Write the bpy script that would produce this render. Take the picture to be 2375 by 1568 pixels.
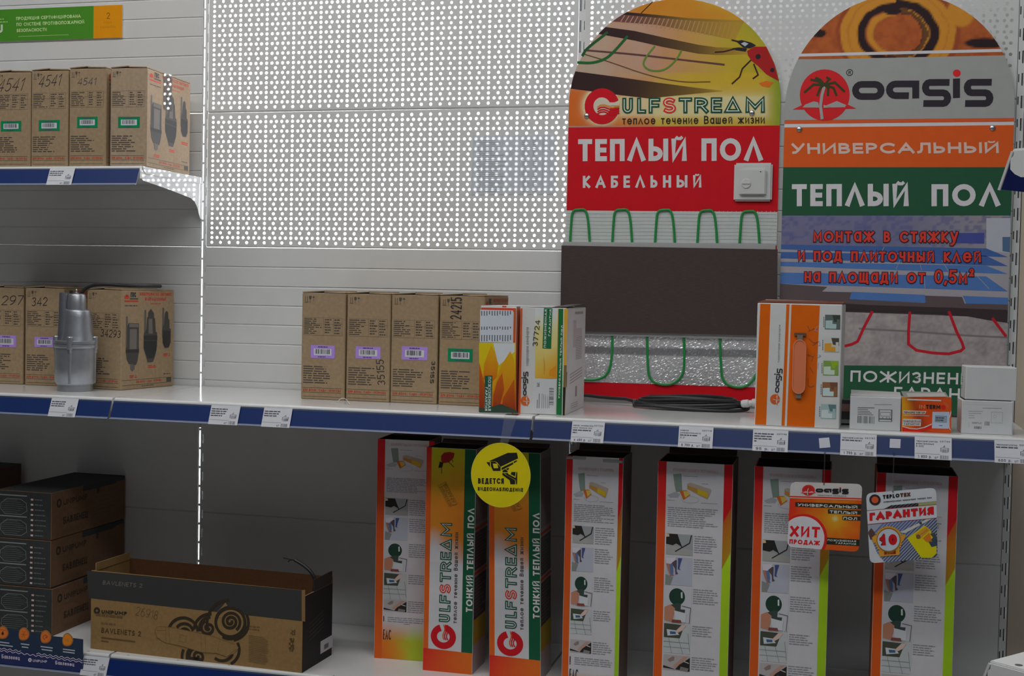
import bpy, bmesh, math, random
from mathutils import Vector, Matrix
random.seed(7)
for o in list(bpy.data.objects):
    bpy.data.objects.remove(o)
scene = bpy.context.scene
COL = scene.collection

# ---------------------------------------------------------------- camera
W, H, FPX = 2375, 1568, 2980.0
CAM = Vector((1.62567, -3.07187, -0.10819))
YAW, PITCH, ROLL = -0.25014, -0.03391, 0.02021
_f = Vector((math.sin(YAW)*math.cos(PITCH), math.cos(YAW)*math.cos(PITCH), math.sin(PITCH)))
_r = Vector((math.cos(YAW), -math.sin(YAW), 0.0))
_u = _r.cross(_f)
RIGHT = math.cos(ROLL)*_r + math.sin(ROLL)*_u
UP = -math.sin(ROLL)*_r + math.cos(ROLL)*_u
FWD = _f
camd = bpy.data.cameras.new('camera')
camd.sensor_width = 36.0
camd.lens = FPX/W*36.0
cam = bpy.data.objects.new('camera', camd)
COL.objects.link(cam)
cam.matrix_world = Matrix(((RIGHT.x, UP.x, -FWD.x, CAM.x), (RIGHT.y, UP.y, -FWD.y, CAM.y),
                           (RIGHT.z, UP.z, -FWD.z, CAM.z), (0, 0, 0, 1)))
scene.camera = cam

# ---------------------------------------------------------------- world, lamps, exposure
world = bpy.data.worlds.new('shop_ambient')
scene.world = world
world.use_nodes = True
world.node_tree.nodes['Background'].inputs[0].default_value = (0.93, 0.95, 1.0, 1)
world.node_tree.nodes['Background'].inputs[1].default_value = 0.05


def area(name, loc, target, sx, sy, power, col):
    l = bpy.data.lights.new(name, 'AREA')
    l.shape = 'RECTANGLE'
    l.size, l.size_y, l.energy, l.color = sx, sy, power, col
    o = bpy.data.objects.new(name, l)
    COL.objects.link(o)
    o.location = loc
    d = Vector(target)-Vector(loc)
    o.rotation_euler = d.to_track_quat('-Z', 'Y').to_euler()
    return o


area('ceiling_or_fill_lamp', (0.35, -1.45, 2.05), (0.35, -1.0, -0.5), 2.6, 0.25, 19.5, (1.0, 0.99, 0.97))
area('ceiling_or_fill_lamp', (-0.4, -2.3, 2.05), (-0.3, -1.2, -0.5), 2.6, 0.25, 10, (1.0, 0.985, 0.96))
area('ceiling_or_fill_lamp', (1.9, -2.7, 2.05), (1.7, -1.2, -0.5), 2.0, 0.25, 17, (0.95, 1.0, 1.02))  # added fill to brighten the right-hand boxes, not a known ceiling lamp
vs = scene.view_settings
vs.view_transform = 'Standard'
vs.look = 'None'
vs.exposure = 0.0
vs.gamma = 1.0
vs.use_curve_mapping = False

ZT, ZM, ZB = 0.181, -0.366, -0.9644      # tops of the upper, middle and bottom shelves
DT, DM, DB = 0.313, 0.425, 0.430         # their depths in front of the back panels (y = 0)


def ray(x, y):
    return (FWD + RIGHT*((x-W/2)/FPX) - UP*((y-H/2)/FPX))


def on_z(x, y, z):
    d = ray(x, y)
    return CAM + d*((z-CAM.z)/d.z)


def on_y(x, y, yy):
    d = ray(x, y)
    return CAM + d*((yy-CAM.y)/d.y)


# ---------------------------------------------------------------- colour and materials
def lin(v):
    v /= 255.0
    return v/12.92 if v <= 0.04045 else ((v+0.055)/1.055)**2.4


def K(r, g, b, k=1.0):
    c = [lin(v)/k for v in (r, g, b)]
    q = max(1.0, max(c)/0.86)
    return tuple(max(0.004, v/q) for v in c)


WHITE = (0.80, 0.80, 0.79)
BLACK = (0.02, 0.02, 0.022)
MATS = {}


def material(name, rough=0.6, metallic=0.0, noise=0.06, nscale=60, bump=0.0, bscale=200, spec=0.5, stretch=None, coat=0.0):
    m = bpy.data.materials.new(name)
    m.use_nodes = True
    nt = m.node_tree
    b = nt.nodes['Principled BSDF']
    at = nt.nodes.new('ShaderNodeAttribute')
    at.attribute_name = 'col'
    tc = nt.nodes.new('ShaderNodeTexCoord')
    mp = nt.nodes.new('ShaderNodeMapping')
    if stretch:
        mp.inputs['Scale'].default_value = stretch
    nt.links.new(tc.outputs['Object'], mp.inputs['Vector'])
    nz = nt.nodes.new('ShaderNodeTexNoise')
    nz.inputs['Scale'].default_value = nscale
    nz.inputs['Detail'].default_value = 4
    nt.links.new(mp.outputs['Vector'], nz.inputs['Vector'])
    mr = nt.nodes.new('ShaderNodeMapRange')
    mr.inputs['To Min'].default_value = 1-noise*2
    mr.inputs['To Max'].default_value = 1+noise*2
    nt.links.new(nz.outputs['Fac'], mr.inputs['Value'])
    vm = nt.nodes.new('ShaderNodeVectorMath')
    vm.operation = 'SCALE'
    nt.links.new(at.outputs['Color'], vm.inputs[0])
    nt.links.new(mr.outputs['Result'], vm.inputs['Scale'])
    nt.links.new(vm.outputs['Vector'], b.inputs['Base Color'])
    b.inputs['Roughness'].default_value = rough
    b.inputs['Metallic'].default_value = metallic
    b.inputs['Specular IOR Level'].default_value = spec
    b.inputs['Coat Weight'].default_value = coat
    b.inputs['Coat Roughness'].default_value = 0.12
    if bump:
        n2 = nt.nodes.new('ShaderNodeTexNoise')
        n2.inputs['Scale'].default_value = bscale
        n2.inputs['Detail'].default_value = 5
        nt.links.new(mp.outputs['Vector'], n2.inputs['Vector'])
        bp = nt.nodes.new('ShaderNodeBump')
        bp.inputs['Strength'].default_value = bump
        bp.inputs['Distance'].default_value = 0.002
        nt.links.new(n2.outputs['Fac'], bp.inputs['Height'])
        nt.links.new(bp.outputs['Normal'], b.inputs['Normal'])
    MATS[name] = m
    return m


material('printed_card', 0.55, noise=0.03, nscale=40, spec=0.22)
material('printed_board', 0.38, noise=0.02, nscale=30, spec=0.25, coat=0.04)
material('kraft_cardboard', 0.85, noise=0.10, nscale=120, bump=0.12, bscale=260, spec=0.2)
material('painted_steel', 0.38, noise=0.02, nscale=14)
material('shelf_enamel', 0.13, noise=0.02, nscale=14)
material('cast_aluminium', 0.40, metallic=0.85, noise=0.16, nscale=22, bump=0.10, bscale=300)
material('crinkled_foil', 0.34, metallic=0.7, noise=0.08, nscale=40, bump=1.0, bscale=95, stretch=(1.6, 1, 0.8))
material('laminate', 0.5, noise=0.35, nscale=70, stretch=(1, 1, 14), bump=0.1, bscale=120)
material('bracket_enamel', 0.06, noise=0.02, nscale=14)
material('plastic', 0.4, noise=0.03, nscale=30)
material('rubber', 0.45, noise=0.08, nscale=60)
material('plaster', 0.9, noise=0.04, nscale=8, bump=0.1, bscale=60)
material('brushed_metal', 0.3, metallic=1.0, noise=0.06, nscale=60)


def see_through(name, alpha, rough=0.2):
    m = material(name, rough, noise=0.04, nscale=30)
    nt = m.node_tree
    tr = nt.nodes.new('ShaderNodeBsdfTransparent')
    mx = nt.nodes.new('ShaderNodeMixShader')
    mx.inputs['Fac'].default_value = alpha
    nt.links.new(tr.outputs[0], mx.inputs[1])
    nt.links.new(nt.nodes['Principled BSDF'].outputs[0], mx.inputs[2])
    nt.links.new(mx.outputs[0], nt.nodes['Material Output'].inputs['Surface'])
    return m


see_through('clear_tape', 0.10, 0.3)
_nt = MATS['clear_tape'].node_tree
_old = _nt.nodes['Material Output'].inputs['Surface'].links[0].from_socket
_gl = _nt.nodes.new('ShaderNodeBsdfGlossy')
_gl.inputs['Roughness'].default_value = 0.04
_fr = _nt.nodes.new('ShaderNodeFresnel')
_fr.inputs['IOR'].default_value = 1.5
_mx = _nt.nodes.new('ShaderNodeMixShader')
_nt.links.new(_fr.outputs[0], _mx.inputs['Fac'])
_nt.links.new(_old, _mx.inputs[1])
_nt.links.new(_gl.outputs[0], _mx.inputs[2])
_nt.links.new(_mx.outputs[0], _nt.nodes['Material Output'].inputs['Surface'])
see_through('thin_paper', 0.55, 0.8)
for _name, _power in (('daylight_pane', 12.0), ('fill_glow', 3.0)):
    _m = bpy.data.materials.new(_name)
    _m.use_nodes = True
    _nt = _m.node_tree
    _nt.nodes.remove(_nt.nodes['Principled BSDF'])
    _e = _nt.nodes.new('ShaderNodeEmission')
    _e.inputs['Color'].default_value = (0.93, 0.95, 1.0, 1)
    _e.inputs['Strength'].default_value = _power
    _nt.links.new(_e.outputs[0], _nt.nodes['Material Output'].inputs['Surface'])
    MATS[_name] = _m


# ---------------------------------------------------------------- faces and mesh building
class Face:
    """A flat printed side: origin, unit axes u (right) and v (up), outward normal n."""
    def __init__(s, o, u, v):
        s.o, s.u, s.v = Vector(o), Vector(u).normalized(), Vector(v).normalized()
        s.n = s.u.cross(s.v).normalized()

    def pt(s, uv, lift=0.0):
        return s.o + s.u*uv[0] + s.v*uv[1] + s.n*lift

    def px(s, x, y):
        d = ray(x, y)
        t = (s.o-CAM).dot(s.n)/d.dot(s.n)
        q = CAM + d*t - s.o
        return (q.dot(s.u), q.dot(s.v))

    def P(s, pts):
        return [s.px(*p) for p in pts]


LIFT = 0.00018


class MB:
    def __init__(s):
        s.v, s.f, s.c, s.m = [], [], [], []
        s.k = 0                       # hair's breadth between overlapping ink layers

    def add(s, pts, col, mat='printed_card'):
        i = len(s.v)
        s.v += [Vector(p) for p in pts]
        s.f.append(tuple(range(i, i+len(pts))))
        s.c.append(col)
        s.m.append(mat)

    def poly(s, F, uv, L, col, mat='printed_card'):
        if len(uv) < 3:
            return
        a = sum(uv[i][0]*uv[(i+1) % len(uv)][1]-uv[(i+1) % len(uv)][0]*uv[i][1] for i in range(len(uv)))
        if a < 0:
            uv = uv[::-1]
            if isinstance(col, list):
                col = col[::-1]
        s.add([F.pt(p, L*LIFT+s.k*1.7e-5) for p in uv], col, mat)

    def rect(s, F, u0, v0, u1, v1, L, col, mat='printed_card'):
        s.k = (s.k+1) % 8
        s.poly(F, [(u0, v0), (u1, v0), (u1, v1), (u0, v1)], L, col, mat)

    def disc(s, F, c, r, L, col, n=24, mat='printed_card', ry=None):
        ry = ry or r
        s.poly(F, [(c[0]+r*math.cos(2*math.pi*i/n), c[1]+ry*math.sin(2*math.pi*i/n)) for i in range(n)], L, col, mat)

    def stroke(s, F, pts, w, L, col, closed=False, cap=True, mat='printed_card'):
        s.k = (s.k+1) % 8
        P = [Vector(p) for p in pts]
        Q = [P[0]]
        for p in P[1:]:
            if (p-Q[-1]).length > 1e-7:
                Q.append(p)
        P = Q
        if closed and (P[0]-P[-1]).length < 1e-7:
            P = P[:-1]
        n = len(P)
        if n < 2:
            return
        if not closed and cap:
            a = (P[0]-P[1]).normalized()
            b = (P[-1]-P[-2]).normalized()
            P[0] = P[0]+a*w/2
            P[-1] = P[-1]+b*w/2
        A, B = [], []
        for i in range(n):
            if closed or 0 < i < n-1:
                d0 = (P[i]-P[i-1]).normalized()
                d1 = (P[(i+1) % n]-P[i]).normalized()
            elif i == 0:
                d0 = d1 = (P[1]-P[0]).normalized()
            else:
                d0 = d1 = (P[-1]-P[-2]).normalized()
            n0 = Vector((-d0.y, d0.x))
            n1 = Vector((-d1.y, d1.x))
            m = n0+n1
            if m.length < 1e-4:
                m = n0
            else:
                m = m.normalized()
            k = 1/max(0.55, m.dot(n0))
            A.append(P[i]+m*(w/2*k))
            B.append(P[i]-m*(w/2*k))
        for i in range(n if closed else n-1):
            j = (i+1) % n
            s.poly(F, [tuple(B[i]), tuple(B[j]), tuple(A[j]), tuple(A[i])], L, col, mat)

    def grad(s, F, x0, y0, x1, y1, nx, ny, fn, L, clip=None, mat='printed_card', topx=True):
        """grid in photo pixels (topx) or face metres, coloured per corner by fn(x, y)"""
        for i in range(nx):
            for j in range(ny):
                q = [(x0+(x1-x0)*(i+a)/nx, y0+(y1-y0)*(j+b)/ny) for a, b in ((0, 0), (1, 0), (1, 1), (0, 1))]
                if clip:
                    q = clip_poly(q, clip)
                    if len(q) < 3:
                        continue
                s.poly(F, F.P(q) if topx else q, L, [fn(*p) for p in q], mat)

    def box(s, F, w, h, d, col, mat='printed_card', bevel=0.0012, cols=None):
        """carton body whose front is the face F (origin bottom-left), depth d behind it"""
        bm = bmesh.new()
        bmesh.ops.create_cube(bm, size=1)
        for v in bm.verts:
            v.co = Vector(((v.co.x+.5)*w, (v.co.y+.5)*h, (v.co.z-.5)*d))
        if bevel:
            bmesh.ops.bevel(bm, geom=bm.edges[:], offset=bevel, segments=1, affect='EDGES')
        for f in bm.faces:
            c = col
            if cols:
                n = f.normal
                for key, test in (('right', n.x > .9), ('left', n.x < -.9), ('top', n.y > .9), ('front', n.z > .9)):
                    if test and key in cols:
                        c = cols[key]
            s.add([F.o+F.u*v.co.x+F.v*v.co.y+F.n*v.co.z for v in f.verts], c, mat)
        bm.free()

    def slab(s, o, a, b, c, col, mat='printed_card', bevel=0.0):
        """parallelepiped from corner o with edge vectors a, b, c"""
        o, a, b, c = Vector(o), Vector(a), Vector(b), Vector(c)
        if a.cross(b).dot(c) < 0:
            a, b = b, a
        bm = bmesh.new()
        bmesh.ops.create_cube(bm, size=1)
        L = (a.length, b.length, c.length)
        for v in bm.verts:
            v.co = Vector(((v.co.x+.5)*L[0], (v.co.y+.5)*L[1], (v.co.z+.5)*L[2]))
        if bevel:
            bmesh.ops.bevel(bm, geom=bm.edges[:], offset=bevel, segments=2, affect='EDGES')
        for f in bm.faces:
            s.add([o+a*(v.co.x/L[0])+b*(v.co.y/L[1])+c*(v.co.z/L[2]) for v in f.verts], col, mat)
        bm.free()

    def prism(s, pts, d, col, mat='printed_card'):
        """flat polygon (3D points, counter-clockwise from its front) extruded by vector d behind it"""
        P = [Vector(p) for p in pts]
        d = Vector(d)
        s.add(P, col, mat)
        s.add([p+d for p in P][::-1], col, mat)
        for i in range(len(P)):
            j = (i+1) % len(P)
            s.add([P[i], P[i]+d, P[j]+d, P[j]], col, mat)

    def lathe(s, c, prof, col, mat, n=40, axis=(0, 0, 1), sx=1.0):
        c = Vector(c)
        ax = Vector(axis).normalized()
        e = Vector((1, 0, 0)) if abs(ax.x) < .9 else Vector((0, 1, 0))
        e = (e-ax*e.dot(ax)).normalized()
        g = ax.cross(e)
        R = [[c+ax*z+e*(r*sx*math.cos(2*math.pi*i/n))+g*(r*math.sin(2*math.pi*i/n)) for i in range(n)] for r, z in prof]
        for k in range(len(R)-1):
            for i in range(n):
                j = (i+1) % n
                s.add([R[k][i], R[k][j], R[k+1][j], R[k+1][i]], col, mat)
        s.add(R[-1], col, mat)
        s.add(R[0][::-1], col, mat)

    def tube(s, pts, r, col, mat='rubber', n=8, smooth=3):
        P = [Vector(p) for p in pts]
        for _ in range(smooth):
            if len(P) > 2:
                Q = [P[0]]
                for i in range(len(P)-1):
                    Q += [P[i]*.75+P[i+1]*.25, P[i]*.25+P[i+1]*.75]
                Q.append(P[-1])
                P = Q
        rings = []
        e = None
        for i, p in enumerate(P):
            d = (P[min(i+1, len(P)-1)]-P[max(i-1, 0)]).normalized()
            if e is None:
                e = Vector((0, 0, 1)) if abs(d.z) < .9 else Vector((1, 0, 0))
            e = (e-d*e.dot(d)).normalized()
            g = d.cross(e)
            rings.append([p+e*(r*math.cos(2*math.pi*k/n))+g*(r*math.sin(2*math.pi*k/n)) for k in range(n)])
        for a, b in zip(rings, rings[1:]):
            for k in range(n):
                j = (k+1) % n
                s.add([a[k], a[j], b[j], b[k]], col, mat)
        s.add(rings[0][::-1], col, mat)
        s.add(rings[-1], col, mat)

    def build(s, name, origin=(0, 0, 0), parent=None, smooth=False, rotz=0.0):
        me = bpy.data.meshes.new(name)
        o = Vector(origin)
        R = Matrix.Rotation(-rotz, 3, 'Z')
        me.from_pydata([tuple(R @ (p-o)) for p in s.v], [], s.f)
        names = []
        for m in s.m:
            if m not in names:
                names.append(m)
        for m in names:
            me.materials.append(MATS[m])
        me.polygons.foreach_set('material_index', [names.index(m) for m in s.m])
        at = me.color_attributes.new('col', 'FLOAT_COLOR', 'CORNER')
        buf = []
        for f, c in zip(s.f, s.c):
            if isinstance(c, list):
                for q in c:
                    buf += [q[0], q[1], q[2], 1.0]
            else:
                buf += [c[0], c[1], c[2], 1.0]*len(f)
        at.data.foreach_set('color', buf)
        if smooth:
            bm = bmesh.new()
            bm.from_mesh(me)
            bmesh.ops.remove_doubles(bm, verts=bm.verts, dist=1e-6)
            for f in bm.faces:
                f.smooth = True
            for e in bm.edges:
                if len(e.link_faces) == 2 and e.calc_face_angle(0) > 0.7:
                    e.smooth = False
            bm.to_mesh(me)
            bm.free()
        me.update()
        ob = bpy.data.objects.new(name, me)
        COL.objects.link(ob)
        if parent is not None:
            ob.parent = parent
            ob.location = o-parent_origin(parent)
        else:
            ob.location = o
            ob.rotation_euler = (0, 0, rotz)
        return ob


def parent_origin(p):
    o = Vector((0, 0, 0))
    while p is not None:
        o = o+p.location
        p = p.parent
    return o


def tag(o, label, cat, group=None):
    o['label'] = label
    o['category'] = cat
    if group:
        o['group'] = group
    return o


def structure(o):
    o['kind'] = 'structure'
    return o


def thing(name, loc, label, cat, group=None):
    o = bpy.data.objects.new(name, None)
    o.empty_display_size = 0.05
    COL.objects.link(o)
    o.location = loc
    return tag(o, label, cat, group)


def clip_poly(sub, clip):
    """Sutherland-Hodgman against a convex clip polygon (either winding)"""
    a = sum(clip[i][0]*clip[(i+1) % len(clip)][1]-clip[(i+1) % len(clip)][0]*clip[i][1] for i in range(len(clip)))
    sg = 1 if a > 0 else -1
    out = list(sub)
    for i in range(len(clip)):
        p, q = clip[i], clip[(i+1) % len(clip)]
        ins = lambda t: sg*((q[0]-p[0])*(t[1]-p[1])-(q[1]-p[1])*(t[0]-p[0])) >= -1e-9
        inp, out = out, []
        for k in range(len(inp)):
            s_, e_ = inp[k-1], inp[k]
            if ins(e_) != ins(s_):
                d1 = (q[0]-p[0])*(s_[1]-p[1])-(q[1]-p[1])*(s_[0]-p[0])
                d2 = (q[0]-p[0])*(e_[1]-p[1])-(q[1]-p[1])*(e_[0]-p[0])
                t = d1/(d1-d2)
                out.append((s_[0]+(e_[0]-s_[0])*t, s_[1]+(e_[1]-s_[1])*t))
            if ins(e_):
                out.append(e_)
        if not out:
            return []
    return out


# ---------------------------------------------------------------- stroke lettering
def earc(cx, cy, rx, ry, a0, a1, n=10):
    return [(cx+rx*math.cos(math.radians(a0+(a1-a0)*i/n)), cy+ry*math.sin(math.radians(a0+(a1-a0)*i/n))) for i in range(n+1)]


def bowl(x, y0, y1, w):
    r = (y1-y0)/2
    rx = min(w*.7, r*1.15)
    return [(x, y1)]+earc(x+w-rx, (y0+y1)/2, rx, r, 90, -90, 8)+[(x, y0)]


def T(s):
    return [[tuple(float(q) for q in p.split(',')) for p in l.split()] for l in s.split(';')]


ring = lambda w: [earc(w/2, .5, w/2, .5, 0, 360, 20)]
G = {
    ' ': (.34, []), 'А': (.78, T('0,0 .39,1 .78,0;.14,.32 .64,.32')), 'Б': (.56, [[(.54, 1), (0, 1), (0, 0)], bowl(0, 0, .56, .56)]),
    'В': (.56, [[(0, 0), (0, 1)], bowl(0, .52, 1, .5), bowl(0, 0, .52, .56)]),
    'Г': (.48, T('0,0 0,1 .48,1')), 'Д': (.76, T('.12,0 .2,.5 .24,1 .62,1 .62,0;0,-.16 0,0 .76,0 .76,-.16')),
    'Е': (.5, T('.5,1 0,1 0,0 .5,0;0,.5 .46,.5')), 'Ж': (1.0, T('.5,0 .5,1;0,1 .5,.5 1,1;0,0 .5,.5 1,0')),
    'З': (.52, [[(0, .88)]+earc(.26, .75, .24, .25, 130, -90, 8)+earc(.26, .25, .27, .25, 90, -140, 8)]),
    'И': (.64, T('0,1 0,0 .64,1 .64,0')), 'К': (.58, T('0,0 0,1;.56,1 .03,.5 .58,0')),
    'Л': (.64, [[(0, 0), (.12, .06), (.18, .3), (.2, 1), (.64, 1), (.64, 0)]]), 'Λ': (.74, T('0,0 .37,1 .74,0')),
    'М': (.8, T('0,0 0,1 .4,.3 .8,1 .8,0')), 'Н': (.62, T('0,0 0,1;.62,0 .62,1;0,.5 .62,.5')), 'О': (.86, ring(.86)),
    'П': (.62, T('0,0 0,1 .62,1 .62,0')), 'Р': (.54, [[(0, 0), (0, 1)], bowl(0, .45, 1, .54)]),
    'С': (.72, [earc(.42, .5, .42, .5, 48, 312, 16)]), 'Т': (.6, T('0,1 .6,1;.3,1 .3,0')),
    'У': (.64, T('0,1 .34,.32;.64,1 .28,.2 .16,.02 .03,0')), 'Ф': (.86, [earc(.43, .52, .43, .33, 0, 360, 16), [(.43, 0), (.43, 1.02)]]),
    'Х': (.64, T('0,0 .64,1;0,1 .64,0')), 'Ц': (.7, T('0,1 0,0 .7,0 .7,-.16;.58,0 .58,1')), 'Ч': (.56, T('0,1 0,.6 .06,.48 .2,.44 .56,.48;.56,1 .56,0')),
    'Ш': (.88, T('0,1 0,0 .88,0 .88,1;.44,0 .44,1')), 'Щ': (.96, T('0,1 0,0 .96,0 .96,-.16;.42,0 .42,1;.84,0 .84,1')),
    'Ы': (.82, [[(0, 1), (0, 0)], bowl(0, 0, .56, .52), [(.82, 0), (.82, 1)]]), 'Ь': (.54, [[(0, 1), (0, 0)], bowl(0, 0, .56, .54)]),
    'Э': (.66, [earc(.26, .5, .4, .5, 132, -132, 14), [(.2, .5), (.64, .5)]]), 'Ю': (.98, [[(0, 0), (0, 1)], [(0, .5), (.3, .5)], earc(.64, .5, .34, .5, 0, 360, 18)]),
    'Я': (.56, [[(.56, 0), (.56, 1)], [(.56-p[0], p[1]) for p in bowl(0, .44, 1, .54)], [(.26, .44), (0, 0)]]),
    'U': (.62, [[(0, 1), (0, .3)]+earc(.31, .3, .31, .3, 180, 360, 10)+[(.62, 1)]]), 'N': (.64, T('0,0 0,1 .64,0 .64,1')), 'I': (.05, T('.02,0 .02,1')),
    'L': (.46, T('0,1 0,0 .46,0')), 'S': (.56, [earc(.28, .75, .27, .25, 40, 270, 9)+earc(.28, .25, .28, .25, 90, -140, 9)]),
    'R': (.56, [[(0, 0), (0, 1)], bowl(0, .46, 1, .54), [(.28, .46), (.56, 0)]]), 'F': (.48, T('0,0 0,1 .48,1;0,.5 .42,.5')),
    'V': (.7, T('0,1 .35,0 .7,1')), 'Z': (.56, T('0,1 .56,1 0,0 .56,0')), 'G': (.74, [earc(.4, .5, .4, .5, 48, 330, 16)+[(.76, .46), (.45, .46)]]), 'D': (.62, [[(0, 0), (0, 1)], bowl(0, 0, 1, .62)]),
    '0': (.56, [earc(.28, .5, .28, .5, 0, 360, 16)]), '1': (.26, T('0,.76 .26,1 .26,0')), '2': (.54, [earc(.27, .72, .27, .28, 165, -30, 9)+[(0, 0), (.54, 0)]]),
    '3': (.52, [[(.02, .9)]+earc(.25, .76, .24, .24, 130, -90, 8)+earc(.25, .26, .27, .26, 90, -140, 8)]), '4': (.58, T('.44,0 .44,1 0,.28 .58,.28')),
    '5': (.52, [[(.48, 1), (.06, 1), (.02, .55)]+earc(.24, .31, .28, .31, 110, -140, 9)]), '6': (.54, [earc(.27, .3, .27, .3, 0, 360, 14), earc(.5, .32, .5, .68, 100, 180, 6)]),
    '7': (.52, T('0,1 .52,1 .16,0')), '8': (.52, [earc(.26, .76, .22, .24, 0, 360, 14), earc(.26, .26, .26, .26, 0, 360, 14)]), '9': (.54, [earc(.27, .7, .27, .3, 0, 360, 14), earc(.04, .68, .5, .68, -80, 0, 6)]),
    ',': (.12, T('.08,.06 .02,-.14')), '.': (.1, T('.04,0 .04,.03')), '!': (.1, T('.05,1 .05,.32;.05,.0 .05,.04')), '·': (.2, T('.06,.42 .12,.42')), '-': (.36, T('.03,.42 .33,.42')),
    'е': (.58, [[(.03, .37), (.56, .37)], earc(.29, .36, .28, .36, 0, 320, 14)]), 'а': (.5, [earc(.25, .36, .25, .36, 0, 360, 14), [(.5, 0), (.5, .72)]]),
    'р': (.54, [[(0, -.28), (0, .72)], earc(.27, .36, .27, .36, 0, 360, 14)]), 'у': (.5, T('0,.72 .26,.04;.5,.72 .2,-.16 .1,-.27 0,-.27')),
    'ф': (.8, [earc(.4, .36, .4, .32, 0, 360, 14), [(.4, -.25), (.4, 1)]]),
}
for _l, _c in zip('AEBHKMOPCTX', 'АЕВНКМОРСТХ'):
    G[_l] = G[_c]
G['Й'] = (G['И'][0], G['И'][1]+[[(.12, 1.24), (.24, 1.14), (.40, 1.14), (.52, 1.24)]])
for _c in 'бвгджзиклмнопстхцчшщыьэюяйλ':
    if _c not in G:
        _w, _s = G[_c.upper()]
        _sx = .68 if _c in 'мшщжюы' else .74
        G[_c] = (_w*_sx, [[(p[0]*_sx, p[1]*.72) for p in l] for l in _s])
G['²'] = (.3, [[(p[0]*.5, p[1]*.5+.62) for p in l] for l in G['2'][1]])


def text(mb, F, s, bl, br, tl, w, L, col, gap=.16, mat='printed_card', core=None):
    """stroke letters filling the parallelogram bl-br / bl-tl (face metres); w = stroke width in metres"""
    bl, br, tl = Vector(bl), Vector(br), Vector(tl)
    e, g = br-bl, tl-bl
    Lu, Lv = e.length, g.length
    tot = sum(G[c][0] for c in s)+gap*(len(s)-1)
    k = (Lu-w*0)/tot
    x = 0.0
    e.normalize()
    g.normalize()
    for c in s:
        gw, st = G[c]
        wm = gw*k
        ins = min((core or w)/2, wm*.45)
        for l in st:
            pts = []
            for p in l:
                pu = (ins+(p[0]/gw if gw else 0)*(wm-2*ins)) if gw > .12 else p[0]*k
                pv = (core or w)/2+p[1]*(Lv-(core or w))
                q = bl+e*(x+pu)+g*pv
                pts.append((q.x, q.y))
            closed = len(pts) > 4 and abs(pts[0][0]-pts[-1][0])+abs(pts[0][1]-pts[-1][1]) < 1e-6
            if c in 'Йй' and l is st[-1]:
                mb.stroke(F, pts, w*.62, L, col, cap=False, mat=mat)
            else:
                mb.stroke(F, pts, w, L, col, closed=closed, mat=mat)
        x += wm+gap*k


def tpx(mb, F, s, bl, br, tl, w, L, col, gap=.16, mat='printed_card'):
    text(mb, F, s, F.px(*bl), F.px(*br), F.px(*tl), w, L, col, gap, mat)


def para(mb, F, u0, v0, u1, v1, n, L, col, thick=.5, ragged=.3, mat='printed_card', wl=.012):
    """lines of small print, too small to read: broken dashes"""
    for i in range(n):
        vc = v1-(v1-v0)*(i+.5)/n
        hh = (v1-v0)/n*thick/2
        end = u1-(u1-u0)*random.random()*ragged
        u = u0
        while u < end-.001:
            l = min(end-u, random.uniform(.4, 1.5)*wl)
            mb.rect(F, u, vc-hh, u+l, vc+hh, L, col, mat)
            u += l+wl*.16


def para_px(mb, F, x0, y0, x1, y1, n, L, col, thick=.5, ragged=.3, wl=.012):
    a, b = F.px(x0, y1), F.px(x1, y0)
    para(mb, F, a[0], a[1], b[0], b[1], n, L, col, thick, ragged, wl=wl)


def barcode(mb, F, u0, v0, u1, v1, L, col=BLACK, vertical=False):
    rnd = random.Random(int((u1-u0)*1e5))
    a, b = (v0, v1) if vertical else (u0, u1)
    step = (b-a)/34
    x = a
    while x < b-step:
        l = step*rnd.choice((1, 1, 1.8))
        if vertical:
            mb.rect(F, u0, x, u1, x+l, L, col)
        else:
            mb.rect(F, x, v0, x+l, v1, L, col)
        x += l+step*rnd.choice((1, 1, 1.7, 2.4))


def affine(s0, s1, s2, d0, d1, d2):
    """map taking source points s0, s1, s2 to d0, d1, d2"""
    a, b, c, d = s1[0]-s0[0], s1[1]-s0[1], s2[0]-s0[0], s2[1]-s0[1]
    det = a*d-b*c

    def fn(x, y):
        x, y = x-s0[0], y-s0[1]
        p, q = (x*d-y*c)/det, (a*y-b*x)/det
        return (d0[0]+p*(d1[0]-d0[0])+q*(d2[0]-d0[0]), d0[1]+p*(d1[1]-d0[1])+q*(d2[1]-d0[1]))
    fn.scale = math.hypot(d1[0]-d0[0], d1[1]-d0[1])/math.hypot(a, b)
    return fn


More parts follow.
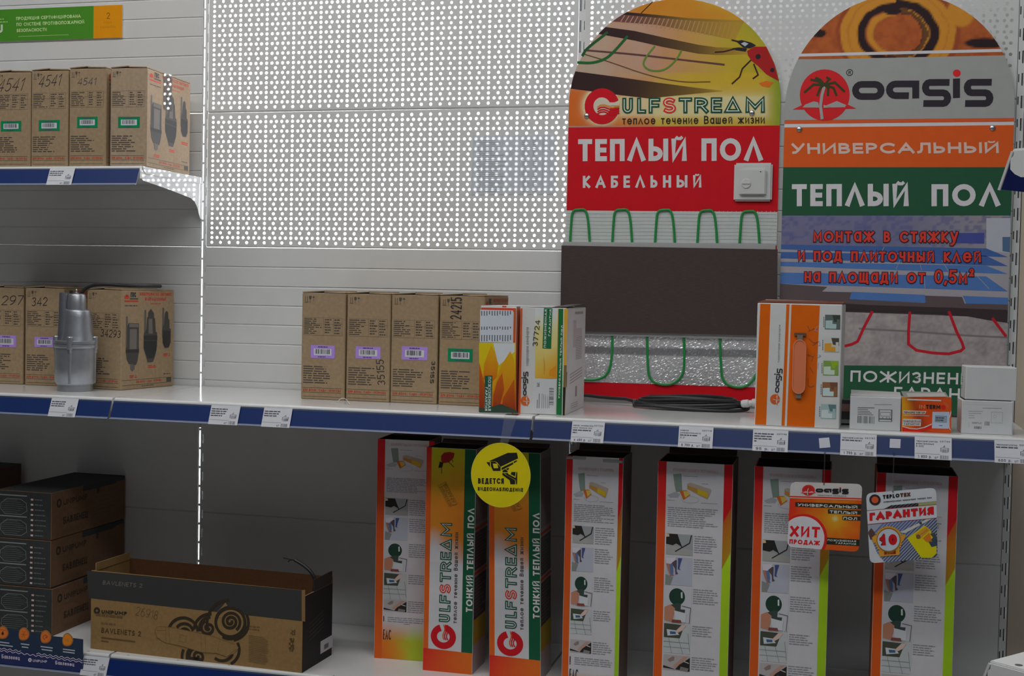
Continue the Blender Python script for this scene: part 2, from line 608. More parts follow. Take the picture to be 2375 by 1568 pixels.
def sun_palm(mb, F, M, L, red, pale, green):
    k = M.scale
    mb.poly(F, [M(353+187*math.cos(t/20*math.pi), 692+187*math.sin(t/20*math.pi)) for t in range(40)], L, red)
    mb.poly(F, [M(*p) for p in ((113, 797), (180, 766), (353, 797))], L+1, red)
    mb.poly(F, [M(*p) for p in ((353, 797), (515, 756), (588, 790))], L+1, red)
    mb.poly(F, [M(*p) for p in ((188, 782), (205, 762), (270, 738), (305, 745), (312, 783))], L+2, pale)
    mb.poly(F, [M(*p) for p in ((362, 768), (445, 735), (515, 765), (505, 780), (400, 782))], L+2, pale)
    mb.poly(F, [M(*p) for p in ((345, 762), (395, 782), (345, 785))], L+2, pale)
    mb.stroke(F, [M(*p) for p in ((352, 625), (333, 690), (322, 770), (334, 868))], 22*k, L+3, pale, cap=False)
    for pts in (((352, 618), (300, 590), (255, 580)), ((352, 618), (270, 615), (205, 668)), ((352, 618), (320, 580), (290, 568)),
                ((352, 618), (320, 640), (300, 690)), ((352, 618), (380, 640), (378, 690)), ((352, 618), (430, 600), (497, 662)),
                ((352, 618), (420, 640), (440, 690)), ((352, 618), (390, 575), (372, 566))):
        mb.stroke(F, [M(*p) for p in pts], 17*k, L+3, green)


def oasis_word(mb, F, M, L, col, dot):
    k = M.scale*50
    st = lambda pts, closed=False: mb.stroke(F, [M(*p) for p in pts], k, L, col, closed)
    o = earc(628, 659, 45, 44, 270, 90, 8)+earc(727, 659, 45, 44, 90, -90, 8)
    st(o, True)
    st([(1025, 693), (1025, 613)]+earc(878, 655, 45, 42, 270, 90, 8)[0:]+[(950, 697)])
    for dx in (0, 300):
        st([(1243+dx, 603)]+earc(1126+dx, 640, 31, 37, 270, 90, 6)+[(1220+dx, 677)]+earc(1222+dx, 715, 33, 38, 270, 450, 6)+[(1105+dx, 753)])
    st([(1318, 600), (1318, 690)])
    mb.poly(F, [M(1320+28*math.cos(t/10*math.pi), 538+26*math.sin(t/10*math.pi)) for t in range(20)], L, dot)


def stream_logo(mb, F, M, L, pale=None):
    """red ring with waves and the inline letters; source units of the big board"""
    k = M.scale
    red, dk, lt = K(165, 10, 25, .52), K(20, 62, 48, .52), K(190, 196, 178, .6)
    if pale:
        mb.poly(F, [M(360+145*math.cos(t/20*math.pi), 773+145*math.sin(t/20*math.pi)) for t in range(40)], L, pale)
    mb.poly(F, [M(360+70*math.cos(t/20*math.pi), 773+70*math.sin(t/20*math.pi)) for t in range(40)], L+1, K(225, 215, 195))
    ringp = [(360+98*math.cos(math.radians(a)), 773+98*math.sin(math.radians(a))) for a in range(-18, -360, -12)]
    mb.stroke(F, [M(*p) for p in ringp], 66*k, L+2, red, cap=False)
    mb.poly(F, [M(*p) for p in ((385, 745), (492, 745), (490, 768), (400, 768))], L+3, K(225, 215, 195))
    for i, (y, c) in enumerate(((772, K(200, 120, 30, .5)), (788, red), (806, red), (822, red))):
        mb.stroke(F, [M(*p) for p in ((330, y+6), (350, y-6), (378, y-8), (410, y+4), (440, y+12), (486, y))], 10*k, L+4, c)
    letters = (('U', 512, 592, dk), ('L', 622, 690, dk), ('F', 708, 795, dk), ('S', 812, 910, K(190, 45, 35, .42)), ('T', 928, 1028, dk), ('R', 1042, 1146, dk), ('E', 1162, 1245, dk), ('А', 1262, 1380, dk), ('M', 1410, 1550, dk))
    for c, x0, x1, cc in letters:
        y0, y1 = 826-(x0-515)*.006, 712-(x0-515)*.002
        for ww, col, l in ((30, cc, L+2), (7, lt, L+3)):
            gw, st = G[c]
            if c == 'А':
                st = T('0,0 .39,1 .78,0 0,0')
            for s_ in st:
                pts = [M(x0+15+p[0]/gw*(x1-x0-30), y0-14-p[1]*(y0-y1-28)) for p in s_]
                mb.stroke(F, pts, ww*k, l, col, closed=(pts[0] == pts[-1]))

# ================================================================ the setting
FLOOR_Z = -1.13


def plain(name, o, a, b, c, col, mat='plaster'):
    m = MB()
    m.slab(o, a, b, c, col, mat)
    return structure(m.build(name, o))


plain('floor', (-3, -4.6, FLOOR_Z-.1), (7, 0, 0), (0, 5.2, 0), (0, 0, .1), (.36, .35, .34))
plain('ceiling', (-3, -4.6, 2.15), (7, 0, 0), (0, 5.2, 0), (0, 0, .1), (.78, .78, .76))
# room wall behind the shelving with its daylit window
WX0, WX1, WZ0, WZ1, WY = -0.055, 0.572, -0.74, 1.5, 0.22
VX0, VX1 = 0.600, 0.985
m = MB()
wc = (.80, .80, .78)
m.slab((-3, WY, FLOOR_Z), (3+WX0, 0, 0), (0, .12, 0), (0, 0, 2.15-FLOOR_Z), wc, 'plaster')
m.slab((VX1, WY, FLOOR_Z), (4-VX1, 0, 0), (0, .12, 0), (0, 0, 2.15-FLOOR_Z), wc, 'plaster')
m.slab((WX1, WY, WZ0), (VX0-WX1, 0, 0), (0, .12, 0), (0, 0, WZ1-WZ0), wc, 'plaster')
m.slab((WX0, WY, FLOOR_Z), (VX1-WX0, 0, 0), (0, .12, 0), (0, 0, WZ0-FLOOR_Z), wc, 'plaster')
m.slab((WX0, WY, WZ1), (VX1-WX0, 0, 0), (0, .12, 0), (0, 0, 2.15-WZ1), wc, 'plaster')
structure(m.build('wall_back', (0, WY, FLOOR_Z)))
m = MB()
m.slab((WX0, WY+.02, WZ0), (WX1-WX0, 0, 0), (0, .01, 0), (0, 0, WZ1-WZ0), (1, 1, 1), 'daylight_pane')
structure(m.build('window_1', (WX0, WY+.02, WZ0)))
m = MB()
m.slab((VX0, WY+.02, WZ0), (VX1-VX0, 0, 0), (0, .01, 0), (0, 0, WZ1-WZ0), (1, 1, 1), 'fill_glow')  # added glowing pane, no known window; brightens the carton side and bracket
structure(m.build('added_glow_pane', (VX0, WY+.02, WZ0)))
# beige wall return right of the last upright
plain('wall_right', (2.0105, 0.004, FLOOR_Z), (1.2, 0, 0), (0, .05, 0), (0, 0, 2.15-FLOOR_Z), (.60, .51, .41))

# ================================================================ shelving
STEEL = (.72, .725, .72)
EN = (.78, .785, .78)
GAP = .0088


def ribbed_panel(i, z0, z1, label, group='ribbed back panels', name='ribbed_back_panel', ribs=7):
    x0, x1 = i+GAP, i+1-GAP
    m = MB()
    e = .0006 if z0 > -.1 else .00002
    z0, z1 = z0+e, z1-(.0006 if z1 > .1 else .00002)
    prof = [(0.003, z0), (0, z0+.003)]
    for k in range(1, ribs):
        z = z0+(z1-z0)*k/ribs
        prof += [(0, z-.0036), (.0022, z-.0005), (.0022, z+.0004), (0, z+.0013)]
    prof += [(0, z1-.002), (.003, z1)]
    for (a, za), (b, zb) in zip(prof, prof[1:]):
        m.add([(x0, a, za), (x1, a, za), (x1, b, zb), (x0, b, zb)], STEEL, 'painted_steel')
    for x, s_ in ((x0, 1), (x1, -1)):
        q = [(x, 0, z0), (x, .0045, z0), (x, .0045, z1), (x, 0, z1)]
        m.add(q[::-s_], STEEL, 'painted_steel')
    m.add([(x0, .0045, z0), (x0, .0045, z1), (x1, .0045, z1), (x1, .0045, z0)], STEEL, 'painted_steel')
    m.add([(x0, .003, z1), (x1, .003, z1), (x1, .0045, z1), (x0, .0045, z1)], STEEL, 'painted_steel')
    m.add([(x0, .003, z0), (x0, .0045, z0), (x1, .0045, z0), (x1, .003, z0)], STEEL, 'painted_steel')
    o = m.build(name, ((x0+x1)/2, .007, z0))
    return tag(o, label, 'back panel', group)


HOLE_R = .0039


def perforated_panel(i, z0, z1, label):
    """sheet of punched steel: 12.5 mm rows, holes 25 mm and 15 mm apart in turn"""
    x0, x1 = i+GAP, i+1-GAP
    za, zb = z0+.0006, z1-.0006
    m = MB()
    col, mat = STEEL, 'painted_steel'
    q = lambda a, b, c, d: m.add([(a, 0, c), (b, 0, c), (b, 0, d), (a, 0, d)], col, mat)
    r0 = z0+.0125
    lo = r0-.00625
    m.add([(x0, .003, za), (x1, .003, za), (x1, 0, za+.003), (x0, 0, za+.003)], col, mat)
    q(x0, x1, za+.003, lo)
    hi = r0+26*.0125+.00625
    q(x0, x1, hi, zb-.002)
    m.add([(x0, 0, zb-.002), (x1, 0, zb-.002), (x1, .003, zb), (x0, .003, zb)], col, mat)
    n = 12
    ang = [2*math.pi*(k+.5)/n for k in range(n)]
    for r in range(27):
        zc = r0+r*.0125
        p, cnt = (.0248, 39) if r % 2 == 0 else (.01488, 65)
        xs = [i+.024+p*k for k in range(cnt)]
        xs = [x for x in xs if x < i+.978]
        edges = [x0]+[(a+b)/2 for a, b in zip(xs, xs[1:])]+[x1]
        for k, xc in enumerate(xs):
            a, b = edges[k], edges[k+1]
            if xc-a > .009:
                q(a, xc-.007, zc-.00625, zc+.00625)
                a = xc-.007
            if b-xc > .009:
                q(xc+.007, b, zc-.00625, zc+.00625)
                b = xc+.007
            I = [(xc+HOLE_R*math.cos(t), zc+HOLE_R*math.sin(t)) for t in ang]
            O = []
            for t in ang:
                dx, dz = math.cos(t), math.sin(t)
                sx = ((b-xc) if dx > 0 else (xc-a))/max(1e-9, abs(dx))
                sz = .00625/max(1e-9, abs(dz))
                O.append((xc+dx*min(sx, sz), zc+dz*min(sx, sz)))
            C4 = [(b, zc+.00625), (a, zc+.00625), (a, zc-.00625), (b, zc-.00625)]
            for t in range(n):
                u = (t+1) % n
                pts = [I[t], O[t]]
                for cx, cz in C4:
                    an = math.atan2(cz-zc, cx-xc) % (2*math.pi)
                    if ang[t] < an < ang[t]+2*math.pi/n or ang[t] < an+2*math.pi < ang[t]+2*math.pi/n:
                        pts.append((cx, cz))
                pts += [O[u], I[u]]
                m.add([(x, 0, z) for x, z in pts], col, mat)
                m.add([(I[t][0], 0, I[t][1]), (I[u][0], 0, I[u][1]), (I[u][0], .0012, I[u][1]), (I[t][0], .0012, I[t][1])], col, mat)
    for z, zz in ((za, 1), (zb, -1)):
        m.slab((x0, .003, z if zz > 0 else z-.001), (x1-x0, 0, 0), (0, .012, 0), (0, 0, .001), col, mat)
    o = m.build('perforated_back_panel', ((x0+x1)/2, .001, za))
    return tag(o, label, 'back panel', 'perforated back panels')


zs = [(.35, .70), (0, .35), (-.35, 0), (-.70, -.35), (-1.05, -.70)]
where = ['behind the top row of numbered brown boxes, under the green sign', 'behind the upper shelf and the lower part of its brown boxes',
         'behind the metal pump, between upper and middle shelf', 'just under the middle shelf above the dark stacked boxes', 'lowest, behind the dark stacked boxes']
for k, (a, b) in enumerate(zs):
    ribbed_panel(-1, a, b, 'ribbed steel panel '+where[k], ribs=7 if k < 3 else 1)
perforated_panel(0, .35, .70, 'punched white steel panel glowing with daylight, top of the middle bay')
perforated_panel(0, 0, .35, 'punched white steel panel with a faded paper taped on it')
ribbed_panel(0, -.35, 0, 'white ribbed steel panel right below the punched ones, behind four brown boxes')
ribbed_panel(0, -.70, -.35, 'grey shaded steel panel under the middle shelf, above the open pump box', ribs=1)
ribbed_panel(0, -1.05, -.70, 'grey shaded steel panel behind the open pump box and tall cartons', ribs=1)
perforated_panel(1, .35, .70, 'punched white steel panel behind the rounded tops of two display boards')
ribbed_panel(1, 0, .35, 'plain steel panel behind the red and orange parts of the display boards')
ribbed_panel(1, -.35, 0, 'ribbed steel panel behind the lower halves of the display boards')
ribbed_panel(1, -.70, -.35, 'grey shaded steel panel behind the two hanging promotion cards', ribs=1)
ribbed_panel(1, -1.05, -.70, 'grey shaded steel panel lowest at right, behind tall striped cartons', ribs=1)


def upright(x, label, la=(.010, .038), A=(-.0072, -.0020), B=(.0032, .0062), lb=(.014, .036)):
    """slotted post: two columns of slots in the front web, flange and back web behind"""
    m = MB()
    col, mat = (.74, .745, .74), 'painted_steel'
    z0, z1 = FLOOR_Z, .95
    y0, y1 = .0015, .030
    xs = [-.0074, A[0], A[1], B[0], B[1], .0084]
    fr = lambda a, b, c, d: m.add([(x+a, y0, c), (x+b, y0, c), (x+b, y0, d), (x+a, y0, d)], col, mat)
    for k in (0, 2, 4):
        fr(xs[k], xs[k+1], z0, z1)
    z = z0
    while z < z1-.001:
        for (a, b), (s0, s1) in ((A, la), (B, lb)):
            fr(a, b, z, z+s0)
            fr(a, b, z+s1, min(z+.05, z1))
            for xx, sg in ((a, 1), (b, -1)):
                q = [(x+xx, y0, z+s0), (x+xx, y0+.0025, z+s0), (x+xx, y0+.0025, z+s1), (x+xx, y0, z+s1)]
                m.add(q if sg < 0 else q[::-1], col, mat)
            m.add([(x+a, y0, z+s0), (x+b, y0, z+s0), (x+b, y0+.0025, z+s0), (x+a, y0+.0025, z+s0)], col, mat)
        z += .05
    m.slab((x+.0070, y0+.0005, z0), (.0012, 0, 0), (0, y1-y0, 0), (0, 0, z1-z0), col, mat)
    m.slab((x-.0145, y1, z0), (.0230, 0, 0), (0, .0012, 0), (0, 0, z1-z0), (.08, .08, .08), mat)  # shade inside the hollow post put into this near-black web
    o = m.build('slotted_upright', (x, 0, z0))
    return tag(o, label, 'upright', 'slotted shelf uprights')


upright(0, 'slotted steel upright glowing white, left of the punched panels', (.002, .0465))
upright(1, 'slotted steel upright behind the left edge of the ladybird board')
upright(2, 'slotted steel upright with dark slots at the beige wall', (.018, .036), (-.0060, -.0034), (.0012, .0070), (.010, .038))


def rail_frame(x0, d, zt):
    """face of the tilted price rail of a shelf starting at x0"""
    return Face((x0, -d-.0185, zt-.0465), (1, 0, 0), (0, .40, 1))


def shelf(i, d, zt, label, name='shelf', brackets=True, rail=True, blue=None, xr=None):
    x0, x1 = i+.003, (xr or i+1)-.003
    t = thing(name, ((x0+x1)/2, -d/2, zt-.03), label, 'shelf', 'steel shelves with blue price rails')
    m = MB()
    col = EN
    prof = [(-.003, zt), (-d+.008, zt)]+[(-d+.006-.006*math.sin(a*math.pi/16), zt-.006+.006*math.cos(a*math.pi/16)) for a in range(1, 9)]+[(-d, zt-.009), (-d+.0012, zt-.030), (-d+.016, zt-.030), (-d+.016, zt-.018), (-.003, zt-.018)]
    m.prism([(x0, y, z) for y, z in prof][::-1], (x1-x0, 0, 0), col, 'shelf_enamel')
    for k in range(8):
        xx = x0+.04+k*.128
        m.lathe((xx, -d+.009, zt-.0004), [(.0026, 0), (.0026, .0005)], (.25, .25, .25), 'painted_steel', 8)
    m.build('deck', ((x0+x1)/2, -d/2, zt-.03), t, smooth=True)
    if rail:
        F = rail_frame(x0, d, zt)
        L, hh = x1-x0, .043
        m = MB()
        m.slab(F.o, F.u*L, F.v*hh, -F.n*.0016, (.10, .13, .22), 'plastic')
        m.rect(F, 0, .0, L, hh, 1, blue or K(26, 47, 100, .80), 'printed_board')
        m.rect(F, 0, .0, L, .0034, 2, (.22, .26, .40), 'plastic')
        m.rect(F, 0, .0395, L, hh, 2, (.05, .07, .13), 'plastic')
        m.slab(F.pt((0, -.0012)), F.u*L, F.v*.0016, F.n*.0030, (.36, .40, .52), 'plastic')
        m.build('price_rail', ((x0+x1)/2, -d-.012, zt-.045), t)
    if brackets:
        for x, sd in ((x0, 1), (x1, -1)):
            m = MB()
            P = [(-.004, zt-.001), (-.004, zt-.108), (-.014, zt-.108), (-.019, zt-.100), (-.030, zt-.080), (-.044, zt-.066), (-.066, zt-.058),
                 (-d*.55, zt-.046), (-d+.012, zt-.034), (-d+.005, zt-.026), (-d+.003, zt-.014), (-d+.012, zt-.001)]
            q = [(x+(.0003 if sd < 0 else -.0003), y, z) for y, z in P]
            m.prism(q if sd > 0 else q[::-1], (.0014*sd, 0, 0), col, 'bracket_enamel')
            e = x+.0004*(-sd)
            P2 = [(-.004, zt-.0005), (-.004, zt-.017), (-d+.022, zt-.017), (-d+.013, zt-.010), (-d+.009, zt-.0005)]
            q = [(e-.0014*sd, y, z) for y, z in P2]
            m.prism(q if sd > 0 else q[::-1], (.001*sd, 0, 0), col, 'bracket_enamel')
            m.build('bracket', (x, -.004, zt-.05), t)
    return t


shelf(-1, DT, ZT, 'short white shelf with blue rail carrying the top row of brown boxes')
shelf(-1, DM, ZM, 'white shelf with blue rail under the metal pump, left bay')
shelf(0, DM, ZM, 'white shelf with blue rail under four brown boxes, middle bay')
shelf(1, DM, ZM, 'white shelf with blue rail under the orange box, right bay', blue=K(29, 46, 90, .70))
shelf(-1, DB, ZB, 'white bottom shelf under the stack of dark boxes', name='base_shelf', brackets=False)
shelf(0, DB, ZB, 'white bottom shelf under the open pump box', name='base_shelf', brackets=False, blue=K(16, 40, 100, .78))
shelf(1, DB, ZB, 'white bottom shelf under tall striped cartons, right bay', name='base_shelf', brackets=False)
for i, lb in ((-1, 'pale kick plate below the wavy blue banner, bottom left'), (0, 'pale kick plate below the bottom shelf of the middle bay'), (1, 'pale kick plate below the bottom shelf of the right bay')):
    m = MB()
    m.slab((i+.004, -DB+.02, FLOOR_Z), (.992, 0, 0), (0, .012, 0), (0, 0, ZB-.0305-FLOOR_Z), (.6, .6, .6), 'painted_steel')
    tag(m.build('kick_plate', (i+.5, -DB+.026, FLOOR_Z)), lb, 'kick plate', 'kick plates')

# the corner of another display unit in front, at the right edge
for (x, y), lb in (((2348, 345), 'corner of a nearer white shelf with blue rail, cut by the right edge, upper'),
                   ((2295, 1532), 'corner of a nearer white shelf with punched top, bottom right')):
    c = CAM+ray(x, y)*1.5
    a, b = Vector((.63, .777, 0)), Vector((.777, -.63, 0))
    out = -b.copy()
    t = thing('display_shelf', c-Vector((0, 0, .03)), lb, 'shelf')
    m = MB()
    m.slab(c-Vector((0, 0, .024)), a*.5, b*.35, (0, 0, .024), EN, 'shelf_enamel', .0012)
    for k in range(4):
        for j in range(3):
            m.lathe(c+a*(.012+j*.05)+b*(.030+.04*k)+Vector((0, 0, -.0002)), [(.0045, 0), (.0045, .0005)], (.10, .10, .12), 'painted_steel', 10)
    m.build('deck', c-Vector((0, 0, .03)), t)
    m = MB()
    F = Face(c-a*.0018+b*.0012-Vector((0, 0, .030)), b, (0, 0, 1))
    pts = [(0.004, 0), (.012, -.004), (.30, -.016), (.30, .027), (.002, .027), (.002, .022), (0, .020), (-.002, .018), (-.002, .006)]
    m.prism([F.pt(p) for p in pts], -F.n*.0016, EN, 'shelf_enamel')
    m.lathe(F.pt((.034, .012)), [(.0050, 0), (.0040, .0012), (.001, .0014)], (.5, .5, .52), 'painted_steel', 14, axis=F.n)
    m.build('bracket', c-Vector((0, 0, .03)), t)
    m = MB()
    F = Face(c+out*.016-Vector((0, 0, .046)), -a, Vector((0, 0, 1))-out*.36)
    m.slab(F.pt((0, 0)), -F.u*.5, F.v*.044, -F.n*.0014, K(18, 30, 92, .34), 'printed_board')
    m.slab(F.pt((.002, -.001)), -F.u*.002, F.v*.047, -F.n*.003, (.7, .7, .7), 'plastic')
    m.build('price_rail', c-Vector((0, 0, .03)), t)

# ================================================================ price tags
TAGC = (.74, .75, .80)
INK = (.10, .10, .14)


def price_tag(row, x0, x1, ymid, lines, code, price, label, unit=True, ttop=0.0425):
    i, d, zt = row
    F = rail_frame(i+.003, d, zt)
    u0, u1 = F.px(x0, ymid)[0], F.px(x1, ymid)[0]
    F2 = Face(F.pt((u0, -.0022), .0034), F.u, F.v)
    w, h = u1-u0, ttop+.0022
    m = MB()
    m.slab(F2.o, F2.u*w, F2.v*h, -F2.n*.0006, TAGC, 'printed_card')
    v = h*.83
    for s_, l in lines:
        if s_:
            text(m, F2, s_, (w*.04, v-.0026), (w*.04+w*l, v-.0026), (w*.04, v+.0008), .00052, 2, INK)
        else:
            para(m, F2, w*.04, v-.0024, w*(.04+l), v+.0004, 1, 2, INK, .8, .05, wl=.008)
        v -= .0052
    if code:
        text(m, F2, code, (w*.68, h*.79), (w*.95, h*.79), (w*.68, h*.86), .00055, 2, INK, .3)
    text(m, F2, 'А', (w*.76, h*.56), (w*.82, h*.56), (w*.78, h*.66), .0006, 2, INK)
    m.rect(F2, w*.70, h*.53, w*.92, h*.54, 2, INK)
    for p in ((w*.70, h*.36), (w*.90, h*.36)):
        m.rect(F2, p[0], p[1], p[0]+.0011, h*.53, 2, INK)
    barcode(m, F2, w*.74, h*.33, w*.90, h*.48, 2, (.2, .2, .24))
    barcode(m, F2, w*.69, h*.03, w*.92, h*.20, 2, (.2, .2, .24))
    m.rect(F2, w*.02, h*.235, w*.68, h*.245, 2, (.3, .3, .35))
    if price:
        text(m, F2, price, (w*.10, h*.05), (w*.46, h*.05), (w*.10, h*.17), .00085, 2, INK, .22)
    if unit:
        text(m, F2, 'шт', (w*.54, h*.05), (w*.64, h*.05), (w*.54, h*.16), .0005, 2, INK)
    return tag(m.build('price_tag', F2.pt((w/2, 0))), label, 'price tag', 'price tags on the blue rails')


R1, RL, RC, RR = (-1, DT, ZT), (-1, DM, ZM), (0, DM, ZM), (1, DM, ZM)
dash3 = [(None, .55), (None, .52), (None, .5)]
price_tag(R1, 113, 171, 412, dash3, None, None, 'white price tag on the short upper shelf, below the 4541 boxes')
price_tag(RL, 118, 181, 942, dash3, None, None, 'white price tag on the rail below the metal pump')
price_tag(RC, 488, 556, 962, dash3+[(None, .4)], None, None, 'white price tag on the middle rail, left of two below empty shelf')
price_tag(RC, 611, 677, 966, dash3, None, None, 'white price tag on the middle rail just left of four brown boxes')
price_tag(RR, 1326, 1402, 1001, [('Набор универсаль'.upper().lower(), .62), ('ного теплого пол', .58), (None, .56), (None, .14)], '037723', '4 400 р.', 'price tag reading 4 400 below the black cable coil')
price_tag(RR, 1574, 1654, 1014, [('набор', .25), ('универсального', .6), (None, .5), ('2.0', .14)], '037719', '8 750 р.', 'price tag reading 8 750 on the middle rail')
price_tag(RR, 1746, 1828, 1021, dash3+[(None, .1)], '037798', '95 р.', 'price tag reading 95 below the orange box')
price_tag(RR, 1949, 2033, 1030, [('терморегулятор', .58), (None, .55)], '037797', '1 750 р.', 'price tag reading 1 750 below the white thermostat box')
price_tag(RR, 2121, 2207, 1038, [('терморегулятор', .58), ('электронный', .48), ('Е-202', .2)], '037799', '1 850 р.', 'price tag reading 1 850 below the small fiery orange box')
price_tag(RR, 2306, 2392, 1047, [('терморегулятор', .58), (None, .6)], '037800', '600 р.', 'price tag reading 600 at the right end of the middle rail')
price_tag((-1, DB, ZB), 192, 253, 1540, dash3, None, None, 'white price tag on the bottom rail beside the wavy blue banner')
# squares of white foam tape on the rail, one with a crumpled strip above
F = rail_frame(1.003, DM, ZM)
for q, lb in ((((1899, 1017), (1923, 1015), (1926, 1038), (1901, 1040)), 'small square of white tape on the blue rail, right of the 95 tag'),
              (((2064, 1018), (2089, 1019), (2088, 1040), (2063, 1039)), 'small square of white tape on the blue rail, left of the 1 850 tag')):
    m = MB()
    pts = [F.pt(p, .0012) for p in F.P(q)][::-1]
    m.prism(pts, -F.n*.001, (.66, .66, .74), 'printed_card')
    tag(m.build('tape_square', pts[0]), lb, 'tape', 'tape squares on the blue rail')
m = MB()
F9 = Face((1, -DM-.0012, ZM), (1, 0, 0), (0, 0, 1))
m.prism([F9.pt(p) for p in F9.P([(1897, 1006), (1897, 1003), (1922, 1000), (1923, 1003)])], -F9.n*.001, (.86, .86, .86), 'printed_card')
tag(m.build('tape_scrap', F9.pt(F9.px(1910, 1003))), 'thin bright scrap of tape on the shelf lip below the orange box', 'tape')

# ================================================================ brown pump cartons
KR = K(118, 101, 79, .46)
KRD = (.16, .11, .07)
PINK = (.11, .092, .075)
RED = K(150, 52, 36, .50)
PURPLE, GREEN = K(150, 120, 190, .46), K(10, 95, 60, .42)


def freight_marks(m, F, u, v, s):
    for k in (0, .0045):
        m.rect(F, u+k*s, v+.002*s, u+(k+.0012)*s, v+.014*s, 1, PINK)
    m.rect(F, u-.0015*s, v, u+.0075*s, v+.0012*s, 1, PINK)
    c = u+.0125*s
    m.poly(F, [(c-.003*s, v+.015*s), (c-.0028*s, v+.009*s), (c, v+.006*s), (c+.0028*s, v+.009*s), (c+.003*s, v+.015*s)], 1, PINK)
    m.rect(F, c-.0004*s, v, c+.0004*s, v+.007*s, 1, PINK)
    c = u+.0205*s
    m.poly(F, [(c-.0035*s, v+.011*s), (c-.001*s, v+.014*s), (c+.001*s, v+.014*s), (c+.0035*s, v+.011*s)], 1, PINK)
    m.rect(F, c-.0003*s, v+.002*s, c+.0003*s, v+.011*s, 1, PINK)


def spec_side(m, F, w, h):
    """narrow side: marks, data table, address lines, slogan"""
    freight_marks(m, F, w*.07, h*.895, w/.105)
    t0, t1 = h*.595, h*.755
    for v in (t0, h*.70, t1):
        m.rect(F, w*.05, v-.0002, w*.93, v+.0002, 1, PINK)
    for u in (.05, .50, .73, .93):
        m.rect(F, w*u-.0002, t0, w*u+.0002, t1, 1, PINK)
    para(m, F, w*.06, t0+.002, w*.47, t1-.001, 8, 1, PINK, .45, .5, wl=.02)
    para(m, F, w*.53, t0+.004, w*.71, t1-.001, 6, 1, PINK, .45, .5, wl=.006)
    para(m, F, w*.75, t0+.002, w*.91, t1-.001, 6, 1, PINK, .45, .4, wl=.006)
    para(m, F, w*.05, h*.145, w*.70, h*.315, 8, 1, PINK, .48, .4, wl=.02)
    for v in (.108, .066, .028):
        m.rect(F, w*.04, h*v-.0004, w*.93, h*v+.0004, 1, PINK)
    text(m, F, 'ДЛЯ ДОМА · САДА · ОГОРОДА', (w*.05, h*.077), (w*.92, h*.077), (w*.05, h*.097), .0011, 1, RED)


PUMP_PICS = None


